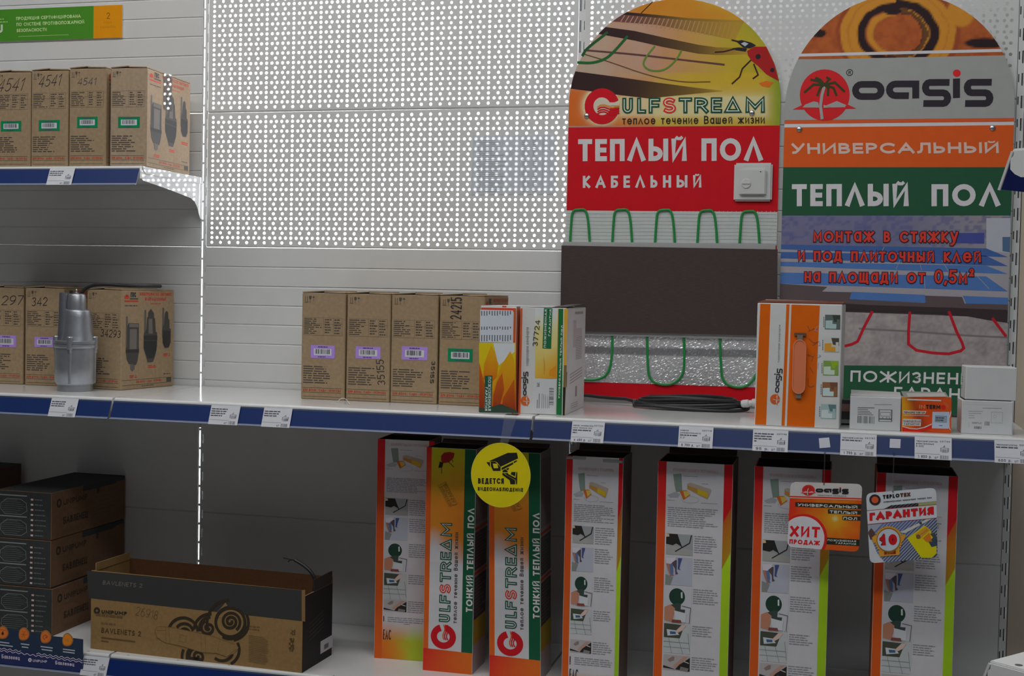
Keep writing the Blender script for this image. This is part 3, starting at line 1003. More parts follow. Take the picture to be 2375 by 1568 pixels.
def picture_side(m, F, w, h, c=None):
    """wide side: emblem, red title, three grey pump drawings"""
    U = lambda x, y: (x*w, (1-y)*h)
    g0, g1, g2 = (.085, .078, .072), (.15, .135, .125), (.05, .047, .045)
    m.poly(F, [U(.05, .075), U(.13, .065), U(.13, .10), U(.05, .10)], 1, RED)
    m.poly(F, [U(.065, .06), U(.12, .06), U(.09, .085)], 1, RED)
    text(m, F, 'ГНС', U(.16, .085), U(.26, .085), U(.16, .035), .0035, 1, (.05, .05, .05), .1)
    m.rect(F, .15*w, h*.893, .30*w, h*.906, 1, (.08, .08, .08))
    m.rect(F, .05*w, h*.868, .30*w, h*.884, 1, RED)
    para(m, F, .06*w, h*.825, .30*w, h*.838, 1, 1, PINK, .8, .0)
    text(m, F, 'ЭЛЕКТРОНАСОС БЫТОВОЙ', U(.33, .068), U(.95, .068), U(.33, .035), .0018, 1, RED)
    text(m, F, 'ВИБРАЦИОННЫЙ', U(.43, .118), U(.84, .118), U(.43, .086), .0018, 1, RED)
    para(m, F, .54*w, h*.845, .74*w, h*.857, 1, 1, RED, .7, .0)
    # pump 1
    P = lambda pts, col, l=1: m.poly(F, [U(*p) for p in pts], l, col)
    P([(.08, .34), (.08, .28), (.095, .27), (.115, .28), (.115, .62), (.08, .62)], g1)
    P([(.13, .34), (.32, .345), (.32, .57), (.325, .63), (.30, .72), (.27, .76), (.14, .745), (.10, .70), (.08, .62), (.08, .58), (.10, .57), (.10, .38)], g0, 2)
    P([(.15, .40), (.28, .40), (.28, .60), (.15, .60)], (.20, .18, .165), 3)
    P([(.14, .345), (.31, .35), (.31, .385), (.14, .38)], (.19, .17, .16), 3)
    P([(.08, .60), (.325, .60), (.325, .635), (.08, .63)], g2, 3)
    P([(.165, .745), (.25, .755), (.245, .80), (.205, .82), (.17, .80)], g1, 3)
    # pump 2
    P([(.42, .21), (.455, .21), (.455, .56), (.415, .56)], g1)
    P([(.49, .24), (.54, .20), (.60, .24), (.605, .29), (.625, .30), (.64, .43), (.665, .44), (.67, .56), (.66, .62), (.62, .70), (.59, .74), (.49, .74), (.46, .68), (.41, .60), (.41, .46), (.46, .40), (.47, .29), (.49, .28)], g0, 2)
    P([(.50, .30), (.57, .30), (.58, .45), (.50, .45)], (.20, .175, .16), 3)
    P([(.41, .47), (.67, .47), (.67, .52), (.41, .51)], g2, 3)
    P([(.41, .52), (.66, .53), (.65, .62), (.60, .70), (.49, .70), (.42, .60)], (.042, .042, .042), 3)
    # pump 3
    P([(.765, .19), (.80, .19), (.80, .50), (.765, .50)], g1)
    P([(.82, .24), (.85, .22), (.88, .24), (.885, .30), (.905, .31), (.91, .40), (.935, .41), (.935, .55), (.90, .60), (.82, .605), (.775, .55), (.77, .40), (.80, .36), (.81, .28)], g0, 2)
    P([(.775, .42), (.93, .43), (.93, .54), (.89, .59), (.82, .595), (.78, .54)], g2, 3)
    for u, v in ((.16, .855), (.50, .765), (.79, .655)):
        para(m, F, u*w, (1-v-.035)*h, (u+.16)*w, (1-v)*h, 2, 1, RED, .6, .3, wl=.03)
    for v in (.905, .955):
        m.rect(F, w*.03, h*(1-v)-.0005, w*.96, h*(1-v)+.0005, 1, PINK)
    m.rect(F, w*.86, h*.05, w*.955, h*.092, 1, (.10, .09, .08))
    text(m, F, 'ДЛЯ ДОМА · САДА · ОГОРОДА', (w*.28, h*.062), (w*.76, h*.062), (w*.28, h*.083), .0012, 1, RED)
    para(m, F, .38*w, h*.025, .62*w, h*.033, 1, 1, PINK, .8, 0)
    para(m, F, .80*w, h*.125, .94*w, h*.137, 1, 1, PINK, .8, 0)


def handwriting(m, F, s, bl, br, tl, wd=.0016, L=3, col=(.05, .045, .05)):
    tpx(m, F, s, bl, br, tl, wd, L, col, .14)


def carton(A, B, z, h, d, label, group, number=None, sticker=None, right=True, kr=None, top_gap=.003, tapes=False):
    A, B = Vector((A[0], A[1], z)), Vector((B[0], B[1], z))
    u = (B-A).normalized()
    w = (B-A).length
    F = Face(A, u, (0, 0, 1))
    back = -F.n
    t = thing('pump_carton', (A+B)/2+back*d/2, label, 'box', group)
    m = MB()
    m.box(F, w, h-.004, d, kr or KR, 'kraft_cardboard', .002)
    spec_side(m, F, w, h)
    R = Face(B, back, (0, 0, 1))
    if right:
        picture_side(m, R, d, h)
    if number:
        handwriting(m, F, *number)
    if tapes:
        m.poly(R, [(d*.36, h*.62), (d*.56, h*.62), (d*.56, h), (d*.36, h)], 4, (.8, .8, .8), 'clear_tape')
    m.build('body', (A+B)/2+back*d/2, t)
    m = MB()
    zt = z+h-.0036
    rise = F.u*(.5*w)
    for s0, tilt in ((0, .0035), (1, .0015)):
        o = A+F.u*(.0008+s0*w*.5)+Vector((0, 0, h-.0036))+F.n*.0004
        a = F.u*(w*.5-.0012)+Vector((0, 0, tilt*(1 if s0 == 0 else -1)))
        m.slab(o+Vector((0, 0, 0 if s0 == 0 else tilt)), a, back*(d-.001), (0, 0, .0022), kr or KR, 'kraft_cardboard')
    m.build('top_flaps', (A+B)/2+back*d/2+Vector((0, 0, h-.004)), t)
    if sticker:
        c, q = sticker
        S = Face(F.pt((0, 0), .0006), F.u, F.v)
        p = S.P(q)
        u0, u1 = min(x for x, _ in p), max(x for x, _ in p)
        v0, v1 = min(y for _, y in p), max(y for _, y in p)
        m = MB()
        m.slab(S.pt((u0, v0)), S.u*(u1-u0), S.v*(v1-v0), -S.n*.0005, c)
        wc = (.72, .73, .78)
        du, dv = u1-u0, v1-v0
        m.rect(S, u0+du*.13, v0+dv*.22, u1-du*.13, v1-dv*.26, 1, wc)
        barcode(m, S, u0+du*.2, v0+dv*.33, u1-du*.2, v1-dv*.3, 2)
        para(m, S, u0+du*.3, v1-dv*.18, u1-du*.3, v1-dv*.08, 1, 1, (.12, .08, .2), .8, 0, wl=.006)
        para(m, S, u0+du*.3, v0+dv*.06, u1-du*.35, v0+dv*.15, 1, 1, (.12, .08, .2), .8, 0, wl=.006)
        m.build('barcode_sticker', S.pt((u0+du/2, v0+dv/2)), t)
    return t


def px_carton(bl, br, z, h, d, **kw):
    a, b = on_z(*bl, z), on_z(*br, z)
    return carton((a.x, a.y), (b.x, b.y), z, h, d, **kw)


g = 'brown cartons on the short upper shelf'
px_carton((-20, 387.2), (69.6, 386.9), ZT, .236, .235, label='brown carton marked 541 at the left edge of the photo, upper shelf', group=g,
          number=('4541', (-8, 213), (50, 210), (2, 183), .0016), sticker=(GREEN, ((2, 281), (49, 304))))
px_carton((71.5, 386.9), (156.6, 386.6), ZT, .238, .235, label='brown carton marked 4541, second from the left edge on the upper shelf', group=g,
          number=('4541', (88, 203), (138, 198), (95, 176), .0016), sticker=(GREEN, ((90, 279), (138, 303))))
px_carton((159.4, 386.5), (244.7, 386.3), ZT, .241, .235, label='brown carton with small blue 4541, second from right on the upper shelf', group=g,
          number=('4541', (179, 198), (221, 197), (183, 181), .0011, 3, (.06, .08, .13)), sticker=(GREEN, ((179, 271), (226, 296))))
carton((-.0955, -.2955), (.0, -.2905), ZT, .240, .235, 'brown carton with pump pictures on its side, right end of the upper shelf', g, sticker=(GREEN, ((274, 271), (324, 296))),
       kr=K(124, 108, 90, .46), tapes=True)
g = 'brown cartons on the middle shelf, left bay'
carton((-.522, -.188), (-.412, -.180), ZM, .253, .17, 'brown carton marked 4297 at the left edge, middle shelf', g, number=('4297', (-16, 708), (52, 707), (-12, 686), .0018), sticker=(PURPLE, ((-8, 777), (37, 806))))
carton((-.400, -.190), (-.293, -.182), ZM, .254, .17, 'brown carton marked 342 standing behind the metal pump', g, number=('342', (73, 710), (109, 709), (75, 690), .0018), sticker=(PURPLE, ((80, 781), (126, 806))))
cc = carton((-.2055, -.2155), (-.098, -.232), ZM, .253, .205, 'brown carton marked 34293 turned to show pump pictures, right of the metal pump', g, number=('34293', (233, 780), (279, 784), (235, 763), .0016))
g = 'row of brown cartons in the middle bay'
carton((0.389, -.246), (0.499, -.246), ZM, .256, .215, label='leftmost of four brown cartons in the middle bay, purple sticker, no number', group=g, sticker=(PURPLE, ((721, 800), (776, 832))))
carton((0.503, -.246), (0.611, -.246), ZM, .256, .215, label='brown carton with purple sticker and upright number 35155 by its corner', group=g,
          number=('35155', (894, 893), (890, 834), (876, 893), .0018), sticker=(PURPLE, ((825, 803), (882, 833))))
carton((0.6135, -.246), (0.7265, -.246), ZM, .256, .215, label='brown carton with purple sticker and downward number 35155, third of four', group=g,
          number=('35155', (1001, 838), (997, 889), (1010, 838), .0018), sticker=(PURPLE, ((932, 803), (991, 836))))
carton((0.731, -.246), (0.838, -.246), ZM, .256, .215, label='brown carton with green sticker and big 24215, beside the flower-print box', group=g,
          number=('24215', (1070, 741), (1072, 690), (1044, 740), .0026), sticker=(GREEN, ((1039, 808), (1096, 840))), kr=K(117, 99, 76, .46))

# ================================================================ metal pump and its cable
pb = on_z(151, 909, ZM)
pc = Vector((pb.x, pb.y+.042, ZM))
AL = (.44, .46, .50)
t = thing('metal_pump', pc, 'bare aluminium vibration pump standing before brown cartons, left', 'pump')
m = MB()
m.lathe(pc, [(.041, 0), (.042, .001), (.042, .016), (.044, .018)], (.42, .43, .46), 'cast_aluminium', 40)
m.build('foot_ring', pc, t, smooth=True)
m = MB()
prof = [(.044, .018), (.0485, .024), (.0487, .060), (.0480, .107), (.0478, .110)]
m.lathe(pc, prof, AL, 'cast_aluminium', 48)
for k in range(4):
    a = math.radians(45+90*k-28)
    m.lathe(pc+Vector((.045*math.cos(a), .045*math.sin(a), .02)), [(.0045, 0), (.0062, .082), (.0066, .09)], AL, 'cast_aluminium', 14)
m.build('lower_body', pc, t, smooth=True)
m = MB()
m.lathe(pc, [(.0500, .106), (.0512, .108), (.0512, .1135), (.0490, .1145), (.0490, .116), (.0508, .117), (.0508, .1225), (.0485, .124)], AL, 'cast_aluminium', 48)
m.build('flange', pc, t, smooth=True)
for k in range(4):
    a = math.radians(45+90*k-28)
    m = MB()
    b = pc+Vector((.047*math.cos(a), .047*math.sin(a), 0))
    m.lathe(b, [(.0068, .103), (.0072, .106), (.0072, .132), (.0060, .134)], AL, 'cast_aluminium', 14)
    m.lathe(b, [(.0052, .094), (.0052, .103)], (.7, .72, .75), 'brushed_metal', 6)
    m.build('bolt', b+Vector((0, 0, .11)), t)
m = MB()
uc = pc+Vector((.007, 0, 0))
m.lathe(uc, [(.0400, .122), (.0385, .130), (.0365, .140), (.0325, .180), (.0300, .195), (.0285, .198), (.0262, .199), (.0262, .200)], AL, 'cast_aluminium', 44)
m.build('upper_body', pc, t, smooth=True)
m = MB()
m.lathe(uc+Vector((-.004, 0, 0)), [(.0262, .198), (.0225, .200), (.0222, .214), (.0205, .234), (.0190, .2365), (.017, .238)], AL, 'cast_aluminium', 36)
m.build('cap', uc, t, smooth=True)
m = MB()
m.lathe(uc+Vector((-.006, 0, 0)), [(.006, .237), (.006, .240), (.0025, .241), (.0025, .247), (.0015, .2495)], (.7, .7, .7), 'brushed_metal', 16)
m.build('lifting_eye', uc+Vector((0, 0, .237)), t, smooth=True)
m = MB()
oc = pc+Vector((-.030, -.004, 0))
m.lathe(oc, [(.0165, .122), (.0150, .135), (.0125, .180), (.0118, .225), (.0112, .240), (.0085, .240), (.0085, .232)], (.30, .31, .35), 'cast_aluminium', 28)
m.build('outlet_pipe', oc, t, smooth=True)
# cable: over the top of the turned carton, down behind the pump
m2 = MB()
top = ZM+.2565
pts = [(-.072, -.090, top+.004), (-.10, -.20, top+.003), (-.150, -.212, top+.006), (-.196, -.216, top+.004), (-.222, -.222, top-.018), (-.226, -.222, top-.075), (-.216, -.224, top-.130), (-.222, -.222, ZM+.05), (-.226, -.222, ZM+.004)]
m2.tube(pts, .0042, (.025, .025, .028), 'rubber', 10)
tag(m2.build('pump_cable', (-.215, -.222, ZM+.1)), 'black power cable draped over the turned brown carton, behind the pump', 'cable')
# loose white strap end under the cartons
m = MB()
s0 = [F9.pt(F9.px(x, y), 0) for x, y in ((765, 926), (784, 929), (790, 921), (802, 920), (811, 930))]
m.tube([on_z(765, 931, ZM)+Vector((0, 0, .001)), on_z(782, 934, ZM)+Vector((0, 0, .001)), on_z(790, 934, ZM)+Vector((0, 0, .010)), on_z(801, 935, ZM)+Vector((0, 0, .011)), on_z(812, 939, ZM)+Vector((0, 0, .001))], .0009, (.75, .72, .68), 'plastic', 6, 1)
tag(m.build('white_cord', on_z(785, 934, ZM)), 'bit of thin white cord lying before the left two brown cartons', 'cord')

# ================================================================ display boards
def arch(F, cx, cy, rx, ry, xl0, xr0, yb):
    """board outline in face metres: straight sides, half-ellipse top, given in photo pixels"""
    c = F.px(cx, cy)
    r = (F.px(cx+rx, cy)[0]-F.px(cx-rx, cy)[0])/2
    h = F.px(cx, cy-ry)[1]-c[1]
    b = F.px(*yb)[1]
    return [(c[0]-r, b), (c[0]+r, b)]+[(c[0]+r*math.cos(math.pi*k/48), c[1]+h*math.sin(math.pi*k/48)) for k in range(49)]


def clipped(m, F, px, out, L, col):
    q = clip_poly(F.P(px), out)
    if len(q) > 2:
        m.poly(F, q, L, col)


def mixc(a, b, t):
    t = max(0, min(1, t))
    return tuple(x+(y-x)*t for x, y in zip(a, b))


def hsh(x, y):
    v = math.sin(x*12.9898+y*78.233)*43758.5453
    return v-math.floor(v)


def vnoise(x, y):
    i, j = math.floor(x), math.floor(y)
    a, b = x-i, y-j
    a, b = a*a*(3-2*a), b*b*(3-2*b)
    return (hsh(i, j)*(1-a)+hsh(i+1, j)*a)*(1-b)+(hsh(i, j+1)*(1-a)+hsh(i+1, j+1)*a)*b


def grad_clip(m, F, x0, y0, x1, y1, nx, ny, fn, L, out):
    for i in range(nx):
        for j in range(ny):
            q = F.P([(x0+(x1-x0)*(i+a)/nx, y0+(y1-y0)*(j+b)/ny) for a, b in ((0, 0), (1, 0), (1, 1), (0, 1))])
            q2 = clip_poly(q, out)
            if len(q2) < 3:
                continue
            if len(q2) == 4 and all(p in q for p in q2):
                cs = [fn(x0+(x1-x0)*(i+a)/nx, y0+(y1-y0)*(j+b)/ny) for a, b in ((0, 0), (1, 0), (1, 1), (0, 1))]
                m.poly(F, q, L, cs)
            else:
                m.poly(F, q2, L, fn(x0+(x1-x0)*(i+.5)/nx, y0+(y1-y0)*(j+.5)/ny))


KB = .54
GBF = Face((0.966, -.012, -.355), (1, 0, 0), (0, 0, 1))
F = GBF
out = arch(F, 1560, 238, 245, 240, 0, 0, (1560, 929))
board = thing('display_board', F.pt((.255, 0)), 'round-topped red floor heating display board with ladybird picture, real cable and dark panel', 'display board')
m = MB()
m.prism([F.pt(p) for p in out], -F.n*.010, K(150, 118, 110, KB), 'printed_board')
ct = [K(*q, KB) for q in ((152, 136, 118), (162, 106, 70), (168, 106, 26), (166, 138, 36), (112, 128, 30), (172, 84, 26), (160, 118, 98))]


def gulf_sky(x, y):
    a = (x-1310)/494
    n = vnoise(x/55, y/40)
    c = mixc(ct[0], ct[6], a*1.6)
    c = mixc(c, ct[1], (a-.15)*2.2*n)
    c = mixc(c, ct[3], (a-.42)*2.6)
    c = mixc(c, ct[4], (a-.6)*3.5*vnoise(x/70+9, y/60))
    if y < 55:
        c = mixc(c, ct[2], (a-.1)*4-(y-20)/200)
        c = mixc(c, ct[3], (a-.4)*2*n)
    if y > 170:
        c = mixc(c, ct[5] if a < .42 else ct[3], (y-172)/45)
        if a > .2:
            c = mixc(c, ct[3], (a-.2)*2.0*(.4+n*.8))
    if a > .93 and y > 150:
        c = mixc(c, ct[4], (a-.93)*14)
    dx, dy = max(1440-x, 0, x-1776), max(226-y, 0, y-266)
    glow = math.exp(-math.hypot(dx, dy)/9.0)*.75
    dr = abs(math.hypot(x-1395, y-246))-42
    glow = max(glow, math.exp(-max(0, dr)/5.0)*.9)
    c = mixc(c, K(185, 178, 140, KB), glow)
    return c


grad_clip(m, F, 1300, -10, 1810, 292, 102, 60, gulf_sky, 1, out)
q3 = lambda pts: [(1280+x/3.136, y/3.136) for x, y in pts]
DK = K(42, 24, 26, KB)
DK2 = K(90, 55, 50, KB)


def fadestrip(pts_top, pts_bot, c0, c1, L):
    n = len(pts_top)-1
    for k in range(n):
        t0, t1 = k/n, (k+1)/n
        quad = F.P(q3([pts_top[k], pts_top[k+1], pts_bot[k+1], pts_bot[k]]))
        qq = clip_poly(quad, out)
        if len(qq) < 3:
            continue
        if len(qq) == 4 and all(p in quad for p in qq):
            m.poly(F, quad, L, [c0(t0), c0(t1), c0(t1), c0(t0)])
        else:
            m.poly(F, qq, L, c0((t0+t1)/2))


def lerp_line(pts, n):
    o = []
    for k in range(n+1):
        t = k/n*(len(pts)-1)
        i = min(int(t), len(pts)-2)
        a = t-i
        o.append((pts[i][0]*(1-a)+pts[i+1][0]*a, pts[i][1]*(1-a)+pts[i+1][1]*a))
    return o


fd = lambda ca, cb, p=1.0: (lambda t: mixc(ca, cb, t**p))
YEL = K(150, 118, 40, KB)
fadestrip(lerp_line([(520, 85), (760, 110), (1000, 135), (1400, 150)], 24), lerp_line([(430, 155), (760, 180), (1000, 225), (1330, 290)], 24), fd(DK2, YEL, 1.6), None, 2)
fadestrip(lerp_line([(540, 88), (760, 108), (1000, 133), (1400, 150)], 24), lerp_line([(510, 106), (760, 128), (1000, 148), (1400, 160)], 24), fd(DK, YEL, 1.8), None, 3)
for k in range(26):
    x = 500+k*32
    t = k/26
    clipped(m, F, q3([(x+26, 112+k*2.5), (x+34, 112+k*2.5), (x+4, 160+k*5), (x-4, 160+k*5)]), out, 3, mixc(K(150, 115, 105, KB), YEL, t))
fadestrip(lerp_line([(380, 195), (600, 225), (800, 270), (1060, 325), (1200, 345), (1420, 350)], 30), lerp_line([(300, 240), (600, 295), (800, 340), (1060, 390), (1200, 400), (1420, 395)], 30), fd(DK, YEL, 2.6), None, 2)
fadestrip(lerp_line([(100, 510), (480, 560), (760, 600), (1060, 640), (1240, 660)], 26), lerp_line([(100, 640), (480, 690), (700, 716), (1060, 680), (1240, 664)], 26), fd(DK, YEL, 3), None, 2)
for pts, wd, col in (([(240, 365), (600, 395), (900, 430), (1250, 470)], .004, K(80, 50, 48, KB)), ([(240, 395), (420, 450), (700, 550), (950, 600), (1150, 595)], .0022, K(85, 60, 40, KB)),
                     ([(730, 15), (650, 95)], .0018, DK), ([(400, 240), (250, 355), (225, 400)], .0062, K(25, 72, 38, KB)), ([(545, 270), (440, 390), (380, 435), (290, 460), (195, 455)], .0062, K(25, 82, 38, KB)),
                     ([(745, 340), (680, 420), (660, 470), (700, 510), (770, 520), (840, 500), (910, 430), (940, 370)], .0042, K(80, 112, 40, KB))):
    pp = F.P(q3(pts))
    for _ in range(2):
        pp = [pp[0]]+[((a[0]*w_+b[0]*(1-w_)), (a[1]*w_+b[1]*(1-w_))) for a, b in zip(pp, pp[1:]) for w_ in (.75, .25)]+[pp[-1]]
    m.stroke(F, pp, wd, 4, col)
# ladybird
bk = K(28, 26, 32, KB)
clipped(m, F, q3([(1420, 370), (1470, 340), (1560, 340), (1620, 470), (1650, 590), (1560, 540), (1500, 480), (1450, 440), (1425, 400)]), out, 4, K(140, 22, 24, KB))
m.poly(F, F.P(q3([(1340, 300), (1380, 292), (1450, 310), (1485, 330), (1440, 352), (1390, 345)])), 5, bk)
m.poly(F, F.P(q3([(1375, 318), (1400, 305), (1430, 318), (1405, 338)])), 6, K(150, 155, 165, KB))
m.poly(F, F.P(q3([(1310, 352), (1360, 345), (1420, 352), (1410, 376), (1340, 366)])), 4, bk)
for pts in ([(1345, 300), (1312, 292)], [(1320, 358), (1250, 376), (1190, 380)], [(1445, 440), (1385, 500), (1365, 560), (1312, 608)], [(1470, 470), (1490, 520), (1500, 545), (1465, 570)]):
    m.stroke(F, F.P(q3(pts)), .0034, 4, K(50, 28, 24, KB))
m.disc(F, F.px(*q3([(1500, 412)])[0]), .006, 6, bk)
m.disc(F, F.px(*q3([(1604, 510)])[0]), .005, 6, bk)
clipped(m, F, q3([(1505, 605), (1560, 588), (1610, 600), (1580, 635), (1530, 628)]), out, 3, K(190, 95, 25, KB))
# brand lettering with pale glow
MG = affine((515, 826), (1550, 820), (515, 712), F.px(*q3([(515, 826)])[0]), F.px(*q3([(1550, 820)])[0]), F.px(*q3([(515, 712)])[0]))
stream_logo(m, F, MG, 4)
tpx(m, F, 'теплое течение Вашей жизни'.replace('л', 'λ'), *q3([(512, 905), (1548, 898), (512, 848)]), .0025, 6, K(35, 30, 26, KB))
# red field
redc = K(163, 10, 22, .54)
clipped(m, F, [(1290, 296), (1820, 291), (1820, 492), (1290, 488)], out, 2, redc)
pw = (.74, .72, .72)
tpx(m, F, 'ТЕПΛЫЙ ПОΛ', (1341, 374), (1769, 373), (1341, 323), .0118, 5, pw, .13)
tpx(m, F, 'КАБЕΛЬНЫЙ', (1352, 436), (1627, 435), (1352, 408), .0062, 5, pw, .42)
# white field behind the cable loops and the red foot
clipped(m, F, [(1290, 488), (1820, 492), (1820, 570), (1290, 562)], out, 3, K(153, 156, 155, .5))
m.poly(F, clip_poly(F.P([(1290, 560), (1820, 566), (1820, 1010), (1290, 1010)]), out), 2, redc)
m.build('board', F.pt((.255, 0)), board)
m = MB()
for k in range(9):
    y = 494+k*8.4
    m.stroke(F, F.P([(1309, y), (1400, y+1.5), (1500, y+.4), (1600, y+2.2), (1700, y+1.2), (1803, y+3)]), .0009, 10, K(140, 146, 142, .42))
for k in range(50):
    x = 1312+k*9.9
    m.stroke(F, F.P([(x, 490), (x-.6, 566)]), .0008, 11, K(142, 148, 145, .42))
m.build('mesh_net', F.pt((.25, .45)), board)
CG = K(22, 92, 44, .36)
m = MB()
Y = -.0165


def loop(m, pts, r=.0030):
    P = [Vector(F.pt((F.px(x, y)[0], F.px(x, y)[1]), .0032)) for x, y in pts]
    m.tube(P, r, CG, 'plastic', 10, 3)


for x, dy in ((1345, 0), (1443, 0), (1542, 1), (1640, 2), (1738, 4)):
    loop(m, [(x-23, 572), (x-20, 520+dy), (x-17, 488+dy), (x, 486+dy), (x+14, 486+dy), (x+20, 510+dy), (x+24, 572)])
loop(m, [(1345, 880), (1385, 882), (1412, 868), (1420, 830), (1421, 770)])
loop(m, [(1501, 775), (1502, 830), (1505, 880), (1530, 892), (1560, 892), (1585, 872), (1588, 830), (1586, 775)])
loop(m, [(1670, 775), (1671, 830), (1675, 885), (1700, 898), (1730, 898), (1756, 872), (1760, 830), (1760, 775)])
m.build('heating_cable', F.pt((.25, .3)), board)
m = MB()
q = F.P([(1308, 768), (1797, 776), (1797, 900), (1308, 884)])
q = [q[3], q[2], q[1], q[0]]
# crumpled foil: a finely broken surface
n1, n2 = 170, 48
for i in range(n1):
    for j in range(n2):
        pts = []
        for a, b in ((i, j), (i+1, j), (i+1, j+1), (i, j+1)):
            s_, t_ = a/n1, b/n2
            u = (q[0][0]*(1-s_)+q[1][0]*s_)*(1-t_)+(q[3][0]*(1-s_)+q[2][0]*s_)*t_
            v = (q[0][1]*(1-s_)+q[1][1]*s_)*(1-t_)+(q[3][1]*(1-s_)+q[2][1]*s_)*t_
            pts.append(F.pt((u, v), .0006+.0011*hsh(a*1.3, b*2.1)))
        m.add(pts, (.80, .80, .82), 'crinkled_foil')
m.build('foil_backing', F.pt((.25, .08)), board)
m = MB()
qq = F.P([(1308, 801), (1797, 812), (1797, 830), (1308, 818)])
m.prism([F.pt(p, .0026) for p in qq][::-1], -F.n*.0004, (.60, .60, .62), 'clear_tape')
m.build('fixing_strip', F.pt((.25, .12)), board)
# dark laminate plank between two grey profiles
FS = Face((.966, -.026, -.355), (1, 0, 0), (0, 0, 1))
m = MB()
q = FS.P([(1299, 768), (1801, 779), (1803, 578.5), (1302.3, 569.5)])
m.prism([FS.pt(p) for p in q], (0, .012, 0), K(50, 40, 37, .5), 'laminate')
m.build('laminate_panel', FS.pt((.25, .2)), board)
for nm, q in (('top_profile', [(1304, 573), (1799, 581), (1799, 566), (1308.7, 561)]), ('bottom_profile', [(1303, 776), (1797, 788), (1797, 774), (1303, 760)])):
    m = MB()
    m.prism([F.pt(p, .008) for p in F.P(q)], -F.n*.0075, K(122, 122, 122, .42), 'painted_steel')
    m.build(nm, F.pt((.25, .3)), board)
# thermostat on the board
th = F.px(1747, 423)
TF = Face(F.pt((th[0]-.044, th[1]-.0445)), F.u, F.v)
PW = (.66, .67, .65)
m = MB()
m.slab(TF.o, TF.u*.088, TF.v*.089, TF.n*.010, PW, 'plastic', .004)
m.slab(TF.pt((.0135, .0135), .009), TF.u*.061, TF.v*.061, TF.n*.0085, PW, 'plastic', .003)
m.slab(TF.pt((.018, .073), .009), TF.u*.052, TF.v*.0025, TF.n*.003, PW, 'plastic', .0008)
tt = m.build('thermostat', TF.pt((.044, 0)), board)
m = MB()
m.lathe(TF.pt((.029, .040), .0165), [(.0112, 0), (.0112, .002), (.0100, .0032)], PW, 'plastic', 30, axis=TF.n)
m.slab(TF.pt((.020, .0392), .0172), TF.u*.018, TF.v*.0020, TF.n*.0040, (.6, .61, .6), 'plastic')
m.build('dial', TF.pt((.029, .040)), tt)
m = MB()
m.lathe(TF.pt((.0615, .0675), .0172), [(.0014, 0), (.0014, .0008)], BLACK, 'plastic', 10, axis=TF.n)
m.build('indicator_lamp', TF.pt((.0615, .0675)), tt)


def bolt_head(F, x, y, parent):
    m = MB()
    c = F.px(x, y)
    m.lathe(F.pt(c, 0), [(.0068, 0), (.0068, .0012), (.0058, .003), (.0030, .0042), (.0012, .0045)], (.62, .63, .65), 'brushed_metal', 20, axis=F.n)
    m.build('screw', F.pt(c), parent, smooth=True)


for x, y in ((1361, 269), (1744, 262)):
    bolt_head(F, x, y, board)

# ---- the second board: palm emblem and blue tiled floor
KO = .47
OBF = Face((1.485, -.012, -.355), (1, 0, 0), (0, 0, 1))
F = OBF
out = arch(F, 2081, 250, 266, 264, 0, 0, (2081, 958))
ob = thing('display_board', F.pt((.25, 0)), 'round-topped orange and green floor heating display board with palm emblem', 'display board')
m = MB()
m.prism([F.pt(p) for p in out], -F.n*.010, K(126, 128, 126, KO), 'printed_board')
oc1, oc2, oc3, oc4 = K(142, 72, 32, KO), K(162, 108, 34, KO), K(32, 18, 22, KO), K(120, 55, 28, KO)


def agate(x, y):
    n = vnoise(x/7, y/7)*.5+vnoise(x/17, y/17)*.5
    cx, cy = 2078, 78
    dx, dy = (x-cx)/1.0, (y-cy)*1.25
    r = math.hypot(dx, dy)+8*(vnoise(x/22, y/22)-.5)
    c = mixc(oc4, oc1, n*1.5)
    for r0, wd, col in ((62, 7, oc2), (84, 12, oc3), (103, 10, oc2), (122, 9, oc2), (136, 5, oc4)):
        rr = r0+(8 if dx > 0 else -2)
        wd2 = wd*(1.3 if dx > 0 and col is oc3 else .85)
        if abs(r-rr) < wd2+3:
            c = mixc(c, col, (wd2+3-abs(r-rr))/4)
    if abs(r-66) < 6 and dx > -20:
        c = mixc(c, oc3, .8)
    for ex, ey, ew, eh, col in ((2070, 25, 20, 9, oc3), (1900, 77, 15, 9, oc3), (2285, 100, 45, 11, oc3), (2228, 30, 30, 30, oc2)):
        d = math.hypot((x-ex)/ew, (y-ey)/eh)
        if d < 1.2:
            c = mixc(c, col, (1.2-d)*4)
    return c


grad_clip(m, F, 1812, -16, 2352, 137, 135, 38, agate, 1, out)
o5 = lambda pts: [(1800+x/3.136, y/3.136) for x, y in pts]
wh = K(165, 162, 165, KO)
bd = K(126, 127, 125, KO)
orr = K(190, 78, 22, KO)
orr = tuple(min(.8, v) for v in orr)
clipped(m, F, o5([(0, 395), (1900, 350), (1900, 372), (0, 416)]), out, 3, wh)
clipped(m, F, o5([(0, 438), (1900, 398), (1900, 856), (0, 876)]), out, 3, bd)
clipped(m, F, o5([(0, 878), (1900, 856), (1900, 882), (0, 902)]), out, 3, K(175, 72, 32, KO))
clipped(m, F, o5([(0, 903), (1900, 884), (1900, 908), (0, 928)]), out, 3, wh)
clipped(m, F, o5([(0, 928), (1900, 908), (1900, 1218), (0, 1218)]), out, 3, K(172, 70, 22, KO))
clipped(m, F, o5([(0, 1217), (1900, 1217), (1900, 1580), (0, 1580)]), out, 3, K(28, 66, 45, KO))
MO = affine((353, 692), (1580, 692), (353, 505), F.px(*o5([(353, 692)])[0]), F.px(*o5([(1580, 690)])[0]), F.px(*o5([(353, 505)])[0]))
sun_palm(m, F, MO, 5, K(165, 26, 30, KO), bd, K(45, 50, 25, KO))
